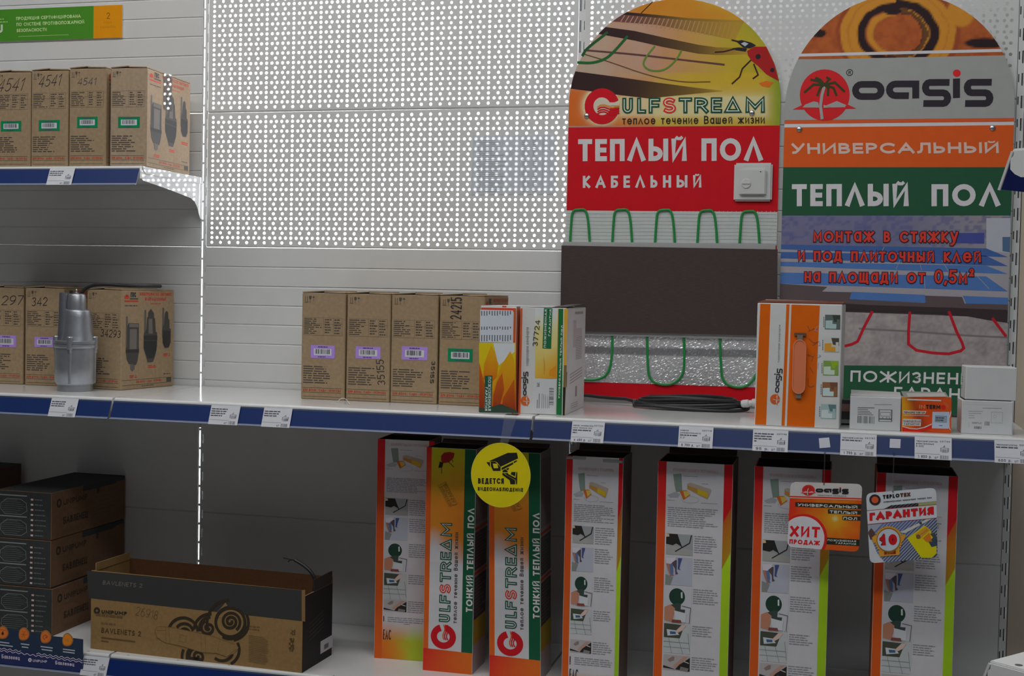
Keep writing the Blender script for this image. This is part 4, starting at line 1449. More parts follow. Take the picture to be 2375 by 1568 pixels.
oasis_word(m, F, MO, 5, K(36, 32, 38, KO), K(180, 32, 35, KO))
c = F.px(*o5([(535, 528)])[0])
m.stroke(F, [(c[0]+.0068*math.cos(t/12*math.pi), c[1]+.0068*math.sin(t/12*math.pi)) for t in range(24)], .0016, 5, K(40, 36, 40, KO), True)
text(m, F, 'R', (c[0]-.0026, c[1]-.0036), (c[0]+.0028, c[1]-.0036), (c[0]-.0026, c[1]+.0036), .0014, 5, K(40, 36, 40, KO))
sq = K(190, 165, 155, KO)
tpx(m, F, 'УНИВЕРСАЛЬНЫЙ', *o5([(115, 1120), (1620, 1114), (112, 1043)]), .0058, 5, sq, .13)
tpx(m, F, 'ТЕПΛЫЙ', *o5([(115, 1500), (965, 1500), (115, 1340)]), .0115, 5, wh, .14)
tpx(m, F, 'ПОΛ', *o5([(1130, 1500), (1628, 1500), (1130, 1340)]), .0115, 5, wh, .14)
# picture: pool-blue tiles in perspective, screed with red heating cable
o6 = lambda pts: [(1800+x/3.2, 470+y/3.2) for x, y in pts]


def room_pic(x, y):
    X, Yp = (x-1800)*3.2, (y-470)*3.2
    c = mixc(K(88, 88, 112, KO), K(118, 114, 116, KO), (X-900)/700)
    if hsh(int(X/34), int(Yp/22)) > .72 and Yp < 330:
        c = mixc(c, K(60, 66, 110, KO), .55)
    c = mixc(c, K(105, 100, 128, KO), .25*vnoise(X/30, Yp/30))
    return c


grad_clip(m, F, 1808, 500, 2345, 620, 107, 24, room_pic, 3, out)
bl, bl2 = K(62, 93, 142, KO), K(52, 77, 126, KO)
gr = K(128, 124, 130, KO)
clipped(m, F, o6([(0, 320), (1400, 345), (1800, 380), (1800, 1220), (0, 1220)]), out, 4, gr)
for a, b, cc in ((300, 345, bl2), (355, 412, bl2), (428, 470, bl), (508, 600, bl)):
    clipped(m, F, o6([(0, a+10), (1560, a+40), (1720, b+60), (0, b)]), out, 5, cc)
for x0, x1, y0, y1 in ((800, 760, 330, 420), (920, 890, 425, 495), (1060, 1080, 425, 500), (1230, 1280, 430, 510), (1470, 1580, 520, 640), (1100, 1105, 545, 640)):
    m.stroke(F, F.P(o6([(x0, y0), (x1, y1)])), .0012, 6, gr)
clipped(m, F, o6([(1300, 225), (1545, 225), (1545, 305), (1300, 300)]), out, 4, K(55, 62, 118, KO))
clipped(m, F, o6([(1560, 115), (1740, 115), (1740, 420), (1560, 400)]), out, 4, K(140, 142, 150, KO))
clipped(m, F, o6([(1680, 255), (1740, 255), (1740, 370), (1680, 360)]), out, 5, K(62, 84, 112, KO))
br1, br2 = K(72, 62, 64, KO), K(46, 38, 40, KO)
clipped(m, F, o6([(0, 600), (380, 625), (340, 660), (560, 665), (560, 720), (1100, 745), (1100, 690), (1380, 700), (1400, 750), (1800, 760), (1800, 900), (0, 800)]), out, 6, br1)
clipped(m, F, o6([(560, 662), (1105, 685), (1110, 742), (545, 718)]), out, 7, bl)
clipped(m, F, o6([(1385, 692), (1760, 708), (1760, 758), (1410, 750)]), out, 7, bl)
clipped(m, F, o6([(0, 720), (700, 760), (1300, 780), (1800, 800), (1800, 900), (1200, 830), (480, 808), (0, 790)]), out, 7, br2)


def screed(x, y):
    n = vnoise(x/6, y/5)*.5+vnoise(x/30, y/20)*.5
    return mixc(K(104, 97, 98, KO), K(140, 134, 132, KO), n)


scl = o6([(0, 790), (480, 808), (1200, 830), (1480, 812), (1800, 910), (1800, 1230), (0, 1210)])
scl = clip_poly(F.P([(1800, 718), (2360, 738), (2360, 860), (1800, 848)]), out)
grad_clip(m, F, 1808, 722, 2345, 856, 134, 33, screed, 8, scl)
clipped(m, F, o6([(480, 790), (1300, 822), (1560, 870), (1800, 905), (1800, 840), (480, 770)]), out, 9, br2)
rc = K(150, 22, 34, KO)
for pts in ([(710, 815), (650, 930), (605, 1030), (560, 1052), (500, 1066)], [(992, 820), (982, 960), (982, 1050), (1040, 1095), (1160, 1115), (1280, 1122), (1370, 1100), (1392, 1080), (1380, 1040), (1340, 960), (1285, 815)], [(1610, 865), (1700, 985)]):
    m.stroke(F, F.P(o6(pts)), .0062, 10, rc)
m.stroke(F, F.P(o6([(620, 935), (1000, 955), (1400, 985), (1710, 1000)])), .004, 9, K(98, 92, 94, KO))
ol, of = K(26, 22, 34, KO), K(172, 48, 38, KO)
for s_, (a, b, t_) in (('монтаж в стяжку', ((278, 290), (1350, 296), (278, 216))), ('и под пλиточный кλей', ((163, 432), (1520, 444), (163, 362))), ('на пλощади от 0,5м²', ((210, 590), (1465, 602), (212, 518)))):
    e = F.px(*o6([a])[0]), F.px(*o6([b])[0]), F.px(*o6([t_])[0])
    sc_ = 1.38
    tl = (e[2][0], e[0][1]+(e[2][1]-e[0][1])*sc_)
    text(m, F, s_, e[0], e[1], tl, .0080, 11, ol, .14, core=.0050)
    text(m, F, s_, e[0], e[1], tl, .0050, 12, of, .14)
clipped(m, F, [(1800, 846), (2360, 851), (2360, 990), (1800, 985)], out, 11, K(28, 66, 45, KO))
tpx(m, F, 'ПОЖИЗНЕННАЯ', (1972, 885), (2318, 894), (1973, 859), .0048, 13, wh, .16)
tpx(m, F, 'ГАРАНТИЯ', (2073, 924), (2318, 931), (2074, 897), .0048, 13, wh, .16)
m.build('board', F.pt((.25, 0)), ob)
for x, y in ((1854, 300), (2302, 297)):
    bolt_head(F, x, y, ob)

# ================================================================ wall sign and taped paper
F = Face((-.8, -.004, .54), (1, 0, 0), (0, 0, 1))
a, b = F.px(283, 87), F.px(283, 11)
u0 = -.12
m = MB()
gs = K(58, 112, 32, .52)
m.slab(F.pt((u0, a[1])), F.u*(a[0]-u0), F.v*(b[1]-a[1]), -F.n*.003, (.7, .7, .7), 'printed_board')
us = F.px(217, 50)[0]
m.rect(F, u0, a[1], us, b[1], 1, gs, 'printed_board')
m.rect(F, us, a[1], a[0], b[1], 1, K(186, 122, 12, .52), 'printed_board')
gt = K(150, 170, 120, .42)
q7 = lambda x, y: (x/7.917, y/7.917)
tpx(m, F, 'ПРОДУКЦИЯ СЕРТИФИЦИРОВАНА', q7(300, 372), q7(1485, 325), q7(296, 312), .0017, 2, gt, .12)
tpx(m, F, 'ПО СИСТЕМЕ ПРОТИВОПОЖАРНОЙ', q7(306, 482), q7(1548, 432), q7(303, 420), .0017, 2, gt, .12)
tpx(m, F, 'БЕЗОПАСНОСТИ', q7(312, 592), q7(860, 570), q7(310, 532), .0017, 2, gt, .12)
m.stroke(F, [F.px(*q7(340, 672)), F.px(*q7(1260, 638))], .0009, 2, gt)
tpx(m, F, '2', q7(1960, 348), q7(2018, 346), q7(1960, 232), .0018, 2, K(90, 62, 10, .42))
tpx(m, F, 'ГОДА', q7(1910, 432), q7(2055, 428), q7(1908, 395), .0010, 2, K(140, 95, 15, .42))
tpx(m, F, 'ГАРАНТИИ', q7(1855, 522), q7(2125, 514), q7(1853, 482), .0010, 2, K(140, 95, 15, .42))
tpx(m, F, 'U', q7(-60, 605), q7(52, 602), q7(-60, 455), .006, 2, (.72, .75, .68))
para_px(m, F, -6, 43, 9, 46, 1, 2, gt, .7, 0)
para_px(m, F, -6, 49, 18, 53, 1, 2, gt, .5, 0)
tag(m.build('wall_sign', F.pt(((a[0]+u0)/2, a[1]))), 'green and orange printed sign on the wall panel, top left corner', 'sign')
F = Face((.5, -.0012, .1), (1, 0, 0), (0, 0, 1))
m = MB()
q = F.P([(1093, 452), (1286, 450), (1287, 312), (1097, 314)])
m.prism([F.pt(p) for p in q], (0, .0003, 0), K(168, 172, 176, .42), 'thin_paper')
gi = K(122, 124, 127, .42)
random.seed(3)
for k in range(25):
    y = 326+k*4.9
    v = F.px(1110, y)[1]
    for x0, x1 in ((1106, 1115), (1119, 1119+random.uniform(22, 56)), (1211, 1218), (1222, 1226), (1235, 1244)):
        m.rect(F, F.px(x0, y)[0], v-.0007, F.px(x1, y)[0], v+.0007, 2, gi)
for x in (1115.5, 1259):
    m.rect(F, F.px(x, 330)[0], F.px(x, 446)[1], F.px(x+.8, 330)[0], F.px(x, 322)[1], 2, gi)
tag(m.build('taped_paper', F.pt(F.px(1190, 452))), 'faded see-through price list taped to the punched panel', 'paper')

# ================================================================ black cable coil at the board's foot
m = MB()
BC = (.022, .022, .025)
cp = on_z(1600, 941, ZM)
rnd = random.Random(11)
a0, a1 = on_z(1475, 942, ZM), on_z(1738, 950, ZM)
cx, rx = (a0.x+a1.x)/2, (a1.x-a0.x)/2
pts = [on_y(1345, 915, -.045), on_y(1400, 922, -.05), Vector((on_y(1470, 930, -.06).x, -.07, ZM+.016))]
yc = -.105
N = 6*20
for k in range(N):
    t = 2*math.pi*k/20+math.pi*.95
    lv = k/20
    pts.append(Vector((cx+(rx-.004*lv)*math.cos(t)+.006*math.sin(3*lv), yc+(.040-.003*lv)*math.sin(t)*(1+.12*math.sin(lv*5)), ZM+.0048+.0042*lv+.003*math.sin(t*2+lv))))
pts += [Vector((a1.x-.02, yc-.012, ZM+.02)), Vector((a1.x-.004, yc-.020, ZM+.016))]
m.tube(pts, .0040, BC, 'rubber', 8, 1)
t = thing('cable_coil', (cx, yc, ZM), 'coiled black power lead lying at the foot of the red display board', 'cable')
m.build('cable', (cx, yc, ZM), t, smooth=True)
m = MB()
pl = Vector((a1.x-.012, yc-.020, ZM+.020))
m.lathe(pl, [(.007, 0), (.0088, .004), (.0088, .016), (.0066, .018), (.0066, .024), (.0090, .026), (.0090, .036), (.0060, .040)], (.72, .72, .72), 'plastic', 16, axis=(1, -.1, .15))
m.build('white_plug', pl, t, smooth=True)

# ================================================================ printed boxes on the middle shelf
def px_face(bl, br, z):
    a, b = on_z(*bl, z), on_z(*br, z)
    u = (b-a).normalized()
    return Face(a, u, (0, 0, 1)), (b-a).length


KM = .42
PAPER = (.72, .73, .75)


def warm(c0, c1):
    return lambda t: mixc(c0, c1, t)


# flower-print box
F, w = px_face((1110.3, 956.5), (1200, 959.5), ZM)
F = Face(F.o, (1, .01, 0), (0, 0, 1))
w, h, d = .080, .231, .20
O1 = thing('heating_kit_box', F.pt((w/2, 0), -d/2), 'narrow box printed with orange flower petals, beside the upright-lettered white box', 'box', 'heating kit boxes on the middle shelf')
m = MB()
m.box(F, w, h, d, (.74, .74, .73), cols={'right': K(150, 80, 55, KM)})
full = [(0, 0), (w, 0), (w, h), (0, h)]
R_ = K(165, 52, 28, KM)
m.rect(F, .001, h-.011, w-.001, h-.003, 1, R_)
m.rect(F, w-.006, .001, w-.001, h-.003, 1, K(150, 62, 25, KM))
p2 = lambda pts: F.P([(1080+x/4.125, 680+y/4.125) for x, y in pts])


def petals(x, y):
    t = (y-795)/160
    return mixc(K(190, 170, 20, KM), mixc(K(200, 160, 20, KM), K(165, 60, 20, KM), (t-.3)*2), t)


m.grad(F, 1111, 795, 1196, 955, 8, 16, petals, 2)
m.poly(F, p2([(265, 478), (470, 478), (470, 560), (425, 600), (320, 690), (300, 640)]), 3, K(178, 182, 185, KM))
for pts, c0, c1 in (([(245, 500), (285, 570), (310, 680), (300, 800), (230, 870), (170, 820), (175, 680)], K(205, 165, 20, KM), K(200, 130, 15, KM)),
                    ([(428, 555), (465, 640), (475, 800), (370, 1000), (250, 1110), (270, 900), (340, 690)], K(210, 170, 20, KM), K(205, 125, 15, KM)),
                    ([(130, 660), (165, 800), (190, 900), (175, 1100), (130, 1110)], K(190, 75, 20, KM), None),
                    ([(350, 760), (370, 920), (330, 1060), (260, 1110), (265, 980), (300, 850)], K(180, 75, 18, KM), None),
                    ([(468, 820), (475, 1120), (345, 1120), (360, 1000)], K(170, 62, 18, KM), None)):
    hi, lo = (K(196, 150, 18, .6), K(180, 78, 18, .6)) if c1 else (K(178, 84, 20, .6), K(120, 40, 18, .6))
    y0_, y1_ = min(y for _, y in pts), max(y for _, y in pts)
    m.poly(F, p2(pts), 4 if c1 else 5, [mixc(hi, lo, ((y-y0_)/(y1_-y0_))**1.6) for _, y in pts])
m.poly(F, p2([(128, 1095), (200, 1100), (340, 1060), (480, 1118), (495, 1146), (127, 1137)]), 6, K(38, 52, 42, KM))
m.poly(F, p2([(185, 790), (256, 788), (248, 1130), (182, 1128)]), 7, K(20, 66, 50, KM))
tpx(m, F, 'ПОЖИЗНЕННАЯ', *[(1080+x/4.125, 680+y/4.125) for x, y in ((216, 800), (214, 1125), (246, 800))], .0014, 8, (.75, .78, .76))
tpx(m, F, 'ГАРАНТИЯ', *[(1080+x/4.125, 680+y/4.125) for x, y in ((190, 900), (186, 1125), (212, 900))], .0014, 8, (.75, .78, .76))
m.poly(F, p2([(140, 158), (455, 165), (455, 475), (135, 468)]), 3, K(150, 155, 162, KM))
gk = K(70, 72, 78, KM)
for k in range(12):
    x = 150+k*25
    for y0, y1 in ((170, 215), (320, 350), (400, 460)):
        if k % 4 == 3:
            y1 -= 12
        m.poly(F, p2([(x, y0), (x+9, y0), (x+9, y1), (x, y1)]), 4, gk)
m.build('body', F.pt((w/2, 0), -d/2), O1)
m = MB()
m.slab(F.pt((0, h+.0004), -.001), F.u*w, -F.n*(d-.004), (0, 0, .0012), (.74, .72, .70))
m.rect(Face(F.pt((0, h-.001), .0002), F.u, (0, 0, 1)), w*.6, 0, w*.72, .003, 1, R_)
m.build('lid', F.pt((w/2, h), -d/2), O1)

# upright-lettered white box
F, w = px_face((1201.5, 959.2), (1309, 963.8), ZM)
h, d = .231, .225
O2 = thing('heating_kit_box', F.pt((w/2, 0), -d/2), 'white and yellow box with sideways lettering and handwritten 37724', 'box', 'heating kit boxes on the middle shelf')
m = MB()
m.box(F, w, h, d, (.74, .74, .73), cols={'right': K(168, 166, 166, KM)})
p2c = lambda pts: [(1080+x/4.125, 680+y/4.125) for x, y in pts]
m.rect(F, .0008, .001, .0052, h-.003, 1, K(165, 70, 30, KM))


def field(x, y):
    t = (y-745)/135
    u = (x-1240)/55
    c = mixc(K(196, 196, 150, KM), K(205, 180, 80, KM), t*1.2)
    c = mixc(c, K(200, 140, 35, KM), (t+u*.4-.75)*2.0)
    return mixc(c, K(190, 150, 50, KM), .25*vnoise(x/12, y/12))


m.grad(F, 1241, 714, 1296, 878, 8, 20, lambda x, y: mixc(K(172, 176, 178, KM), field(x, y), (y-722)/40), 2)
m.poly(F, p2([(748, 590), (760, 700), (755, 780), (748, 780)]), 3, K(150, 110, 40, KM))
m.poly(F, p2([(800, 740), (868, 690), (866, 800), (800, 790)]), 3, K(200, 130, 30, KM))
m.poly(F, p2([(890, 150), (935, 150), (922, 1165), (868, 1162)]), 3, K(20, 82, 42, KM))
m.poly(F, p2([(935, 150), (943, 150), (928, 1166), (920, 1165)]), 3, K(180, 180, 172, KM))
m.poly(F, p2([(943, 150), (978, 150), (962, 700), (940, 700)]), 3, K(185, 140, 45, KM))
m.poly(F, p2([(940, 690), (968, 690), (950, 1166), (928, 1166)]), 4, K(95, 78, 40, KM))
m.poly(F, p2([(932, 900), (955, 900), (945, 1168), (928, 1168)]), 5, (.02, .02, .02))
m.poly(F, p2([(884, 150), (890, 150), (872, 812), (866, 812)]), 4, K(160, 120, 60, KM))
MP = affine((580, 659), (1580, 659), (580, 505), F.px(*p2c([(566, 975)])[0]), F.px(*p2c([(572, 750)])[0]), F.px(*p2c([(527, 975)])[0]))
oasis_word(m, F, MP, 4, K(40, 40, 44, KM), K(60, 50, 50, KM))
MP = affine((353, 880), (353, 505), (540, 692), F.px(*p2c([(612, 1030)])[0]), F.px(*p2c([(527, 1030)])[0]), F.px(*p2c([(568, 985)])[0]))
sun_palm(m, F, MP, 4, K(185, 85, 35, KM), (.72, .73, .74), K(170, 90, 40, KM))
tpx(m, F, 'территория комфорта', *p2c([(602, 692), (604, 325), (574, 692)]), .0010, 4, K(110, 112, 116, KM))
m.poly(F, p2([(750, 142), (830, 145), (818, 530), (736, 527)]), 5, K(20, 78, 45, KM))
tpx(m, F, 'ПОЖИЗНЕННАЯ', *p2c([(770, 520), (780, 155), (748, 520)]), .0014, 6, (.72, .75, .7))
tpx(m, F, 'ГАРАНТИЯ', *p2c([(812, 410), (824, 155), (792, 410)]), .0014, 6, (.72, .75, .7))
tpx(m, F, 'УНИВЕРСАЛЬНЫЙ ТЕПЛЫЙ ПОЛ', *p2c([(902, 1005), (932, 310), (885, 1005)]), .0013, 6, (.72, .75, .72))
tpx(m, F, '37724', *p2c([(688, 505), (716, 258), (640, 505)]), .0016, 7, (.05, .05, .05))
m.poly(F, p2([(650, 812), (868, 824), (862, 1160), (633, 1152)]), 5, (.74, .75, .76))
for k in range(5):
    x = 730+k*17
    m.poly(F, p2([(x, 960+k*14), (x+4, 960), (x+2, 1100), (x-2, 1100)]), 6, gk)
m.poly(F, p2([(684, 1020), (690, 1020), (688, 1100), (682, 1100)]), 6, gk)
m.poly(F, p2([(703, 960), (709, 960), (706, 1100), (700, 1100)]), 6, gk)
tpx(m, F, 'EAC', *p2c([(708, 893), (708, 855), (682, 893)]), .0010, 6, gk)
q = p2([(802, 900), (845, 902), (838, 1070), (797, 1068)])
barcode(m, F, min(x for x, _ in q), min(y for _, y in q), max(x for x, _ in q), max(y for _, y in q), 6, (.15, .15, .17), vertical=True)
R = Face(F.pt((w, 0)), -F.n, (0, 0, 1))
gp = K(128, 118, 118, KM)
para(m, R, d*.42, h*.93, d*.85, h*.97, 1, 1, gp, .6, 0)
for u0, u1, v0, v1 in ((.36, .50, .62, .88), (.44, .80, .72, .80)):
    m.rect(R, d*u0, h*v0, d*u1, h*v1, 1, K(150, 138, 138, KM))
for k in range(14):
    m.rect(R, d*.50, h*(.50+.016*k), d*.82, h*(.507+.016*k), 1, gp)
for k in range(4):
    m.poly(R, [(d*.22, h*(.36-.028*k)), (d*.86, h*(.405-.028*k)), (d*.86, h*(.415-.028*k)), (d*.22, h*(.37-.028*k))], 1, gp)
m.rect(R, d*.52, h*.14, d*.60, h*.24, 1, K(110, 100, 100, KM))
m.rect(R, d*.06, h*.26, d*.08, h*.40, 2, K(70, 40, 40, KM))
for k in range(3):
    m.rect(R, d*.3, h*(.04+.02*k), d*.66, h*(.046+.02*k), 1, gp)
m.build('body', F.pt((w/2, 0), -d/2), O2)
m = MB()
m.slab(F.pt((0, h+.0004), -.0005), F.u*(w*.74)+Vector((0, 0, .001)), -F.n*(d-.003), (0, 0, .0012), (.76, .76, .75))
m.slab(F.pt((w*.70, h+.0010), -.0005), F.u*(w*.31)+Vector((0, 0, .0008)), -F.n*(d-.02)+Vector((0, 0, .005)), (0, 0, .0012), (.10, .09, .09))
m.build('lid', F.pt((w/2, h), -d/2), O2)

# orange box with the carrying handle
F, w = px_face((1749.5, 986), (1946, 995.5), ZM)
h, d = .251, .15
OX = thing('heating_kit_box', F.pt((w/2, 0), -d/2), 'big orange and white box with plastic carrying handle on its front', 'box')
m = MB()
m.box(F, w, h, d, (.76, .77, .76), bevel=.0016)
OR = K(182, 82, 8, .36)
p1c = lambda pts: [(1720+x/3.626, 660+y/3.626) for x, y in pts]
p1 = lambda pts: F.P(p1c(pts))
m.poly(F, p1([(158, 160), (243, 163), (206, 1180), (113, 1175)]), 1, OR)
m.poly(F, p1([(377, 166), (403, 167), (362, 1188), (335, 1186)]), 1, OR)
m.poly(F, p1([(420, 168), (658, 177), (612, 1200), (380, 1189)]), 1, OR)
MP = affine((580, 659), (1580, 659), (580, 505), F.px(*p1c([(297, 905)])[0]), F.px(*p1c([(318, 705)])[0]), F.px(*p1c([(257, 900)])[0]))
oasis_word(m, F, MP, 3, K(40, 42, 48, KM), K(40, 40, 46, KM))
MP = affine((353, 880), (353, 505), (540, 692), F.px(*p1c([(322, 966)])[0]), F.px(*p1c([(240, 962)])[0]), F.px(*p1c([(284, 922)])[0]))
sun_palm(m, F, MP, 3, K(170, 75, 30, KM), (.74, .75, .75), K(165, 85, 40, KM))
tpx(m, F, 'территория комфорта', *p1c([(318, 655), (328, 338), (300, 655)]), .0009, 3, K(120, 125, 130, KM))
# five room pictures with captions
rooms = [(703, 253, K(70, 80, 78, KM), K(130, 150, 150, KM), K(45, 50, 45, KM)), (694, 445, K(150, 150, 145, KM), K(170, 120, 40, KM), K(60, 55, 50, KM)), (688, 640, K(95, 120, 60, KM), K(150, 165, 150, KM), K(110, 135, 30, KM)),
         (680, 820, K(110, 75, 50, KM), K(150, 165, 165, KM), K(90, 60, 45, KM)), (668, 1005, K(120, 140, 140, KM), K(175, 185, 185, KM), K(70, 95, 95, KM))]
for x, y, c1, c2, c3 in rooms:
    m.poly(F, p1([(x, y), (x+128, y+3), (x+126, y+125), (x-4, y+122)]), 2, c1)
    m.poly(F, p1([(x+4, y+50), (x+62, y+48), (x+60, y+118), (x+2, y+116)]), 3, c2)
    m.poly(F, p1([(x+60, y+4), (x+126, y+6), (x+125, y+70), (x+75, y+60)]), 3, c3)
    m.poly(F, p1([(x+40, y+78), (x+95, y+80), (x+93, y+120), (x+40, y+118)]), 4, c2)
    m.poly(F, p1([(x+98, y+40), (x+122, y+40), (x+121, y+122), (x+98, y+121)]), 4, c1 if c1 != c3 else c2)
    for k in range(5):
        m.poly(F, p1([(x-14, y+20+k*18), (x-8, y+20+k*18), (x-9, y+33+k*18), (x-15, y+33+k*18)]), 2, gk)
for pts in ([(555, 350), (575, 385), (560, 395), (610, 370)], [(565, 455), (605, 490), (650, 480), (600, 510)], [(560, 590), (600, 610), (610, 590), (590, 640)], [(585, 600), (560, 600)], [(600, 740), (575, 700)], [(560, 790), (560, 850), (580, 865), (610, 850)]):
    m.stroke(F, p1(pts), .0013, 3, K(105, 60, 40, KM))
for pts in ([(640, 350), (615, 385), (640, 395)], [(655, 480), (660, 510), (640, 515)], [(650, 590), (665, 600), (640, 615)], [(645, 660), (640, 710)]):
    m.stroke(F, p1(pts), .0010, 3, K(110, 118, 140, KM))
m.build('body', F.pt((w/2, 0), -d/2), OX)
m = MB()
for x0, s_ in ((0, 1), (w, -1)):
    pass
m.slab(F.pt((0, h+.0004), -.001), F.u*w, -F.n*(d*.9)+Vector((0, 0, .004)), (0, 0, .0014), K(80, 45, 32, KM))
m.slab(F.pt((.002, h+.0006), -d*.75), F.u*(w*.92)+Vector((0, 0, -.002)), -F.n*(d*.22)+Vector((0, 0, .0055)), (0, 0, .0014), K(120, 100, 92, KM))
m.build('lid', F.pt((w/2, h), -d/2), OX)
hc = F.px(*p1c([(486, 690)])[0])
m = MB()
hw, hl = .0125, .104
HC = K(188, 106, 72, .46)
pts = earc(hc[0], hc[1]+hl/2-hw, hw, hw*1.2, 0, 180, 8)+earc(hc[0], hc[1]-hl/2+hw, hw, hw*1.2, 180, 360, 8)
m.prism([F.pt(p, .007) for p in pts], -F.n*.005, HC, 'plastic')
m.stroke(F, pts, .0016, 46, K(196, 128, 96, .46), True, mat='plastic')
hd = m.build('carry_handle', F.pt(hc), OX)
for sg in (1, -1):
    v = hc[1]+sg*(hl/2+.004)
    m = MB()
    m.slab(F.pt((hc[0]-.0055, v-.008), .0), F.u*.011, F.v*.016, F.n*.005, K(88, 84, 80, KM), 'plastic')
    if sg > 0:
        m.slab(F.pt((hc[0]-.0115, v+.0065), .0), F.u*.023, F.v*.006, F.n*.004, K(75, 55, 42, KM), 'plastic')
    m.build('handle_anchor', F.pt((hc[0], v)), hd)

# small boxes at the right end
p5c = lambda pts: [(1960+x/5.723, 880+y/5.723) for x, y in pts]
KW = .42
F, w = px_face((1970, 995.3), (2088, 1000.6), ZM)
h, d = .067, .075
t = thing('thermostat_box', F.pt((w/2, 0), -d/2), 'small white carton with barcode and device drawing, right of the orange box', 'box')
m = MB()
m.box(F, w, h, d, (.70, .72, .73))
p5 = lambda pts: F.P(p5c(pts))
gi2 = K(80, 82, 86, KW)
for k, (x1, tk) in enumerate(((392, 10), (305, 8), (330, 8), (352, 8), (376, 8))):
    m.poly(F, p5([(166, 370+k*23), (x1, 374+k*23), (x1, 374+k*23+tk), (166, 370+k*23+tk)]), 1, gi2)
m.poly(F, p5([(385, 330), (620, 332), (620, 340), (385, 338)]), 1, K(110, 112, 116, KW))
q = p5([(163, 578), (390, 580), (392, 492), (165, 490)])
barcode(m, F, q[0][0], q[0][1], q[1][0], q[2][1], 1, (.18, .18, .2))
for pts, wd in (([(448, 400), (625, 405), (622, 560), (446, 556)], .0009), ([(472, 435), (600, 438), (598, 488), (472, 485)], .0006)):
    m.stroke(F, p5(pts), wd, 1, gi2, True)
m.poly(F, p5([(448, 515), (622, 520), (622, 535), (448, 530)]), 2, gi2)
m.poly(F, p5([(450, 404), (458, 404), (456, 550), (448, 550)]), 2, gi2)
m.poly(F, p5([(612, 408), (622, 408), (620, 552), (610, 552)]), 2, gi2)
for x in (498, 552, 588):
    m.disc(F, F.px(*p5c([(x, 508)])[0]), .0010, 2, gi2, 8)
m.build('body', F.pt((w/2, 0), -d/2), t)
m = MB()
m.slab(F.pt((.001, h+.0008), -.002), F.u*(w-.001)+Vector((0, 0, -.0015)), -F.n*d+Vector((0, 0, .006)), (0, 0, .001), (.60, .61, .61))
m.build('lid', F.pt((w/2, h), -d/2), t)

F, w = px_face((2089.8, 1000.6), (2205, 1005.3), ZM)
h, d = .0665, .075
t = thing('thermostat_box', F.pt((w/2, 0), -d/2), 'small fiery orange carton with grey thermostat picture', 'box')
m = MB()
m.box(F, w, h, d, K(175, 80, 40, KW), cols={'top': (.6, .6, .58)})


def fire(x, y):
    t_ = (x-2090)/115
    s_ = (y-922)/80
    c = mixc(K(205, 155, 25, KW), K(165, 55, 15, KW), t_*2.6+.5*abs(s_-.25))
    c = mixc(c, K(110, 40, 18, KW), max(0, 1-abs(t_-.22-s_*.25)*6)*.8)
    return mixc(c, K(185, 75, 25, KW), (t_-.5)*1.5)


m.grad(F, 2091.5, 921.5, 2206, 1003, 20, 14, lambda x, y: fire(x, y), 1, clip=None)
g5 = (.74, .72, .70)
m.poly(F, p5([(770, 410), (1080, 420), (1060, 462), (770, 455)]), 2, K(205, 190, 175, KW))
tpx(m, F, 'ТЕРМОРЕГУЛЯТОР', *p5c([(780, 450), (1058, 455), (780, 424)]), .0008, 3, K(50, 45, 45, KW))
m.poly(F, p5([(770, 470), (1120, 482), (1120, 488), (770, 478)]), 2, g5)
m.poly(F, p5([(770, 520), (1010, 530), (1005, 620), (760, 610)]), 2, g5)
tpx(m, F, 'ЗАВОДСКАЯ', *p5c([(775, 568), (1000, 572), (775, 540)]), .0009, 3, K(90, 80, 82, KW))
tpx(m, F, 'ГАРАНТИЯ', *p5c([(785, 604), (985, 608), (785, 578)]), .0009, 3, K(90, 80, 82, KW))
m.poly(F, p5([(760, 625), (860, 655), (950, 662), (1060, 640), (1150, 600), (1150, 650), (1000, 690), (760, 690)]), 2, K(180, 30, 18, KW))
m.poly(F, p5([(760, 618), (860, 645), (950, 652), (1050, 630), (1150, 585), (1150, 600), (1060, 642), (950, 664), (860, 657), (760, 630)]), 3, g5)
m.poly(F, p5([(1372, 640), (1372, 520), (1408, 410), (1406, 680)]), 2, K(190, 190, 190, KW))
m.poly(F, p5([(1385, 640), (1385, 520), (1410, 440), (1408, 680)]), 3, K(175, 70, 30, KW))
tpx(m, F, 'IN', *p5c([(988, 388), (1062, 389), (988, 338)]), .0016, 4, K(205, 135, 95, KW))
tpx(m, F, 'TERM', *p5c([(1072, 390), (1265, 393), (1072, 336)]), .0020, 4, (.03, .03, .03), .12)
m.disc(F, F.px(*p5c([(1302, 368)])[0]), .0043, 4, K(165, 28, 22, KW))
for r in (.0062, .0080, .0098):
    c = F.px(*p5c([(1302, 368)])[0])
    m.stroke(F, [(c[0]+r*math.cos(a), c[1]+r*math.sin(a)) for a in [k*.15 for k in range(11)]], .0005, 3, K(215, 130, 90, KW))
m.poly(F, p5([(1160, 430), (1385, 430), (1372, 655), (1152, 650)]), 4, K(140, 152, 168, KW))
m.poly(F, p5([(1196, 482), (1348, 488), (1346, 570), (1192, 562)]), 5, K(108, 122, 132, KW))
m.stroke(F, p5([(1196, 482), (1348, 488), (1346, 570), (1192, 562)]), .0004, 6, K(70, 78, 84, KW), True)
para_px(m, F, 2170, 967, 2193, 977, 2, 6, K(60, 68, 74, KW), .6, .2, .004)
m.poly(F, p5([(1245, 608), (1292, 610), (1292, 617), (1245, 615)]), 5, K(60, 66, 70, KW))
m.build('body', F.pt((w/2, 0), -d/2), t)
m = MB()
m.slab(F.pt((.004, h+.0006), -.003), F.u*(w-.008)+Vector((0, 0, .001)), -F.n*d*.96+Vector((0, 0, .0075)), (0, 0, .001), (.34, .34, .32))
